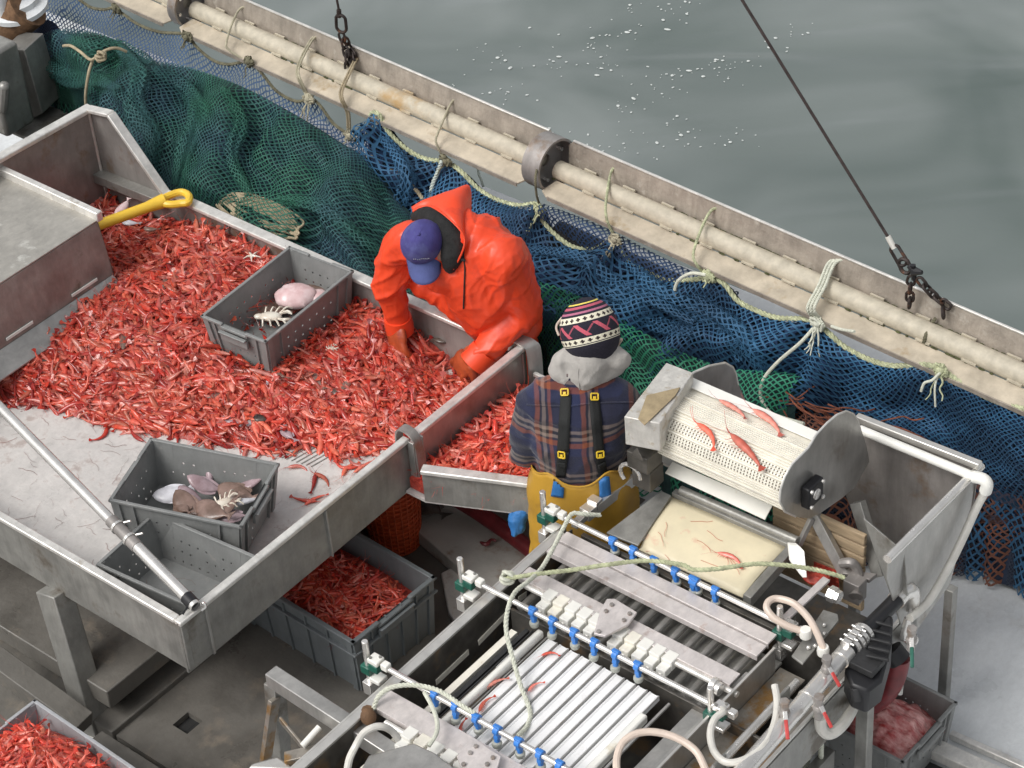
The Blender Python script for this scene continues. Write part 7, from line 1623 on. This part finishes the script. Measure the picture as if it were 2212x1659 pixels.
# splashed shrimp on the machine
def on_surf(t, x, y, bv, off=.008):
    p_, n_ = hit(t, x, y, bv, off); return p_, n_
def loose(p, yaw, sc, lab, n_=(0, 0, 1)):
    o = bpy.data.objects.new('shrimp', protos[(int(yaw*10)) % 7]); COL.objects.link(o); o.matrix_world = Matrix.Translation(p)@rotm(n_, yaw, 0).to_4x4()@Matrix.Scale(sc, 4); return tag(o, lab, 'shrimp')
for x, y, dyaw, sc, lab in ((1010, 560, -.25, 1.55, 'upper left red shrimp stuck on the drum belt'), (1340, 660, -.3, 1.7, 'upper right red shrimp stuck on the drum belt'), (800, 770, -.35, 1.4, 'lower left red shrimp stuck on the drum belt'), (1140, 920, -.45, 1.9, 'lower right red shrimp stuck on the drum belt')):
    p_, n_ = hit('g1', x, y, bvD, .022)
    if p_: loose(p_, dyaw+.1, sc, lab, n_)
p_, n_ = hit('d3', 420, 370, bvB, .010)
if p_: loose(p_, .2, 1.2, 'red shrimp lying on the cream belt', n_)
b = MB(); rr = random.Random(4)
for k in range(14):
    x = rr.uniform(60, 700); y = rr.uniform(120, 420); p_, n_ = hit('d3', x-200, y, bvB, .003)
    if not p_: continue
    q = [p_]; a = rr.uniform(-.8, .3)
    for j in range(4): a += rr.uniform(-.5, .5); q.append(q[-1]+Vector((math.cos(a), math.sin(a), 0))*.022)
    b.tube(smoothpath(q, 2), .0009, 4)
gp('feeler_strands', b, mat('pink_feelers', (.62, .22, .14), .6), 0)
for k, (x, y, s_) in enumerate(((1290, 950, .7), (950, 1130, .9), (1190, 1150, .7), (880, 1260, .9), (740, 1410, .8))):
    loose(D2(x, y, .948), 1.0+k*.3, s_, ['red shrimp at the top of the first tray lane', 'long red shrimp beside the left white lane guide', 'red shrimp tail in the middle of the grooved tray', 'red shrimp under the loop of rope on the tray edge', 'red shrimp below the nearest spray bar'][k])
# ropes over the machine
ropeobj('machine_rope', [('d2', 1600, 105, 1.06, 2), ('d2', 1500, 100, 1.09, 2), ('d2', 1430, 95, 1.10, 2), ('d2', 1385, 160, 1.09, 2), ('d2', 1320, 290, 1.07, 2), ('d2', 1240, 430, 1.06, 2), ('d2', 1160, 510, 1.10, 2), ('d2', 1075, 580, 1.12, 2), ('d2', 1030, 690, 1.12, 2), ('d2', 1022, 820, 1.08, 2), ('d2', 1060, 980, 1.02, 2), ('d2', 1110, 1150, .97, 2), ('d2', 1168, 1310, .94, 2), ('d2', 1150, 1400, .94, 2), ('d2', 1095, 1460, .96, 2)], 'rope_lt', .0095, 'pale rope snaking down over the spray bars and the grooved tray')
ropeobj('machine_rope', [('d2', 1010, 500, 1.06, 2), ('d2', 1060, 490, 1.07, 2), ('d2', 1200, 468, 1.08, 2), ('d2', 1440, 440, 1.09, 2), ('d2', 1640, 410, 1.1, 2), ('d2', 1880, 385, 1.11, 2), ('d2', 2100, 410, 1.11, 2), ('d3', 180, 440, 1.11, 2), ('d3', 330, 435, 1.11, 2), ('d3', 560, 405, 1.11, 2), ('d3', 760, 415, 1.10, 2), ('d3', 950, 445, 1.08, 2), ('d3', 1110, 490, 1.05, 2)], 'rope_g', .0095, 'taut green flecked rope tied across the grading machine')
ropeobj('machine_rope', [('d2', 205, 1300, 1.0, 2), ('d2', 235, 1220, 1.04, 2), ('d2', 300, 1170, 1.07, 2), ('d2', 390, 1150, 1.08, 2), ('d2', 500, 1155, 1.08, 2), ('d2', 620, 1190, 1.08, 2), ('d2', 740, 1270, 1.08, 2), ('d2', 830, 1325, 1.07, 2)], 'rope_lt', .0095, 'pale rope arching over the end of the nearest spray bar')
ropeobj('machine_rope', [('d2', 520, 1195, 1.06, 2), ('d2', 570, 1290, 1.06, 2), ('d2', 597, 1380, 1.06, 2), ('d2', 590, 1450, 1.06, 2), ('d2', 545, 1525, 1.05, 2)], 'rope_lt', .0085, 'short pale rope hanging below the nearest spray bar', twist=False)
b = MB(); c = P('d2', 1025, 490, 1.06)
for k in range(5): b.tube([c+Matrix.Rotation(k*1.3, 3, 'X')@Matrix.Rotation(k*.7, 3, 'Z')@Vector((.026*math.cos(a*.524), .02*math.sin(a*.524), .006*k-.01)) for a in range(12)], .008, 6, closed=True)
tag(b.build('rope_knot', M['rope_lt']), 'pale knot tying the rope to the grading machine rail', 'knot')
ropeobj('machine_rope', [('d3', 920, 1330, .9, 2), ('d3', 945, 1400, .8, 2), ('d3', 965, 1500, .6, 2), ('d3', 960, 1700, .3, 2)], 'rope_lt', .011, 'pale cord hanging below the header pipe on the right')
ropeobj('machine_rope', [('d3', 940, 1400, .8, 2), ('d3', 915, 1520, .6, 2), ('d3', 860, 1680, .3, 2)], 'rope_lt', .010, 'pale cord hanging below the header pipe on the left')
# ================================================================ STEEL BIN AT RIGHT
bn_ = thing('steel_bin', (-3.4, 5.7, .4), 'tall tapering stainless steel bin with pipe rims beside the pale deck', 'bin')
YBN = 6.0; XBN = -3.12
cr = P('c6', 1940, 1392, XBN, 0); print('bin corner', cr)
b = MB(); b.prism([P('c6', 1180, 1090, YBN, 1), P('c6', 1930, 1400, YBN, 1), P('c6', 1900, 1640, YBN, 1), P('d3', 1500, 500, YBN, 1), P('d3', 1200, 200, YBN, 1), P('d3', 1100, -60, YBN, 1)], (0, .006, 0)); b.build('back_wall', M['steel_brown'], bn_, bevel=.001)
b = MB(); b.prism([P('c6', 1925, 1420, XBN, 0), P('d3', 1885, 60, XBN, 0), P('d3', 1812, 330, XBN, 0), P('d3', 1757, 530, XBN, 0), P('d3', 1570, 790, XBN, 0), P('d3', 1490, 890, XBN, 0), P('d3', 1420, 660, XBN, 0), P('d3', 1370, 500, XBN, 0), P('d3', 1380, 385, XBN, 0)], (-.006, 0, 0)); b.build('side_wall', M['steel'], bn_, bevel=.001)
b = MB(); b.prism([P('d3', 1230, 120, YBN-.5, 1), P('d3', 1480, 330, YBN-.5, 1), P('d3', 1500, 600, YBN-.5, 1), P('d3', 1400, 600, YBN-.5, 1)], (0, -.006, 0)); b.build('front_plate', M['steel_dull'], bn_, bevel=.001)
b = MB(); b.bar(P('c6', 1185, 1090, YBN, 1), P('c6', 1945, 1388, YBN, 1), .03, .03); b.build('back_rim', M['edge'], bn_, bevel=.004)
b = MB(); b.tube([P('c6', 1205, 1165, YBN-.05, 1), P('c6', 1905, 1455, YBN-.05, 1)], .0185, 14); b.build('inner_pipe', M['white_pl'], bn_)
b = MB(); b.tube([P('c6', 1948, 1388, XBN, 0), P('d3', 1372, 378, XBN, 0)], .0175, 14); b.build('side_rim', M['polished'], bn_)
b = MB(); b.tube(smoothpath([P('c6', 1905, 1455, YBN-.05, 1), P('c6', 1960, 1470, YBN-.05, 1), P('c6', 1985, 1500, YBN-.05, 1), P('c6', 1975, 1545, YBN-.05, 1)], 4), .024, 14); b.build('elbow', M['white_pl'], bn_)
b = MB(); b.tube(smoothpath([P('c6', 1975, 1545, XBN+.05, 0), P('d3', 1920, 60, XBN+.04, 0), P('d3', 1830, 260, XBN+.04, 0), P('d3', 1730, 460, XBN+.04, 0), P('d3', 1620, 640, XBN+.04, 0), P('d3', 1510, 740, XBN+.04, 0)], 5), .0165, 12); b.build('drain_hose', M['hose'], bn_)
b = MB(); b.tube([P('d3', 1500, 740, XBN+.03, 0), P('d3', 1470, 860, XBN+.03, 0), P('d3', 1520, 880, XBN+.03, 0)], .016, 10); b.tube([P('d3', 1460, 1080, XBN, 0), P('d3', 1450, 1200, XBN, 0)], .012, 8); b.ell(P('d3', 1520, 870, XBN+.03, 0), .028); b.each('tap', M['polished'], bn_)
for x, y in ((-3.6, 5.95), (-3.16, 5.95), (-3.6, 5.5)):
    b = MB(); b.box((x, y, .35), (.04, .04, .7)); b.build('leg', M['steel_dull'], bn_, bevel=.003)
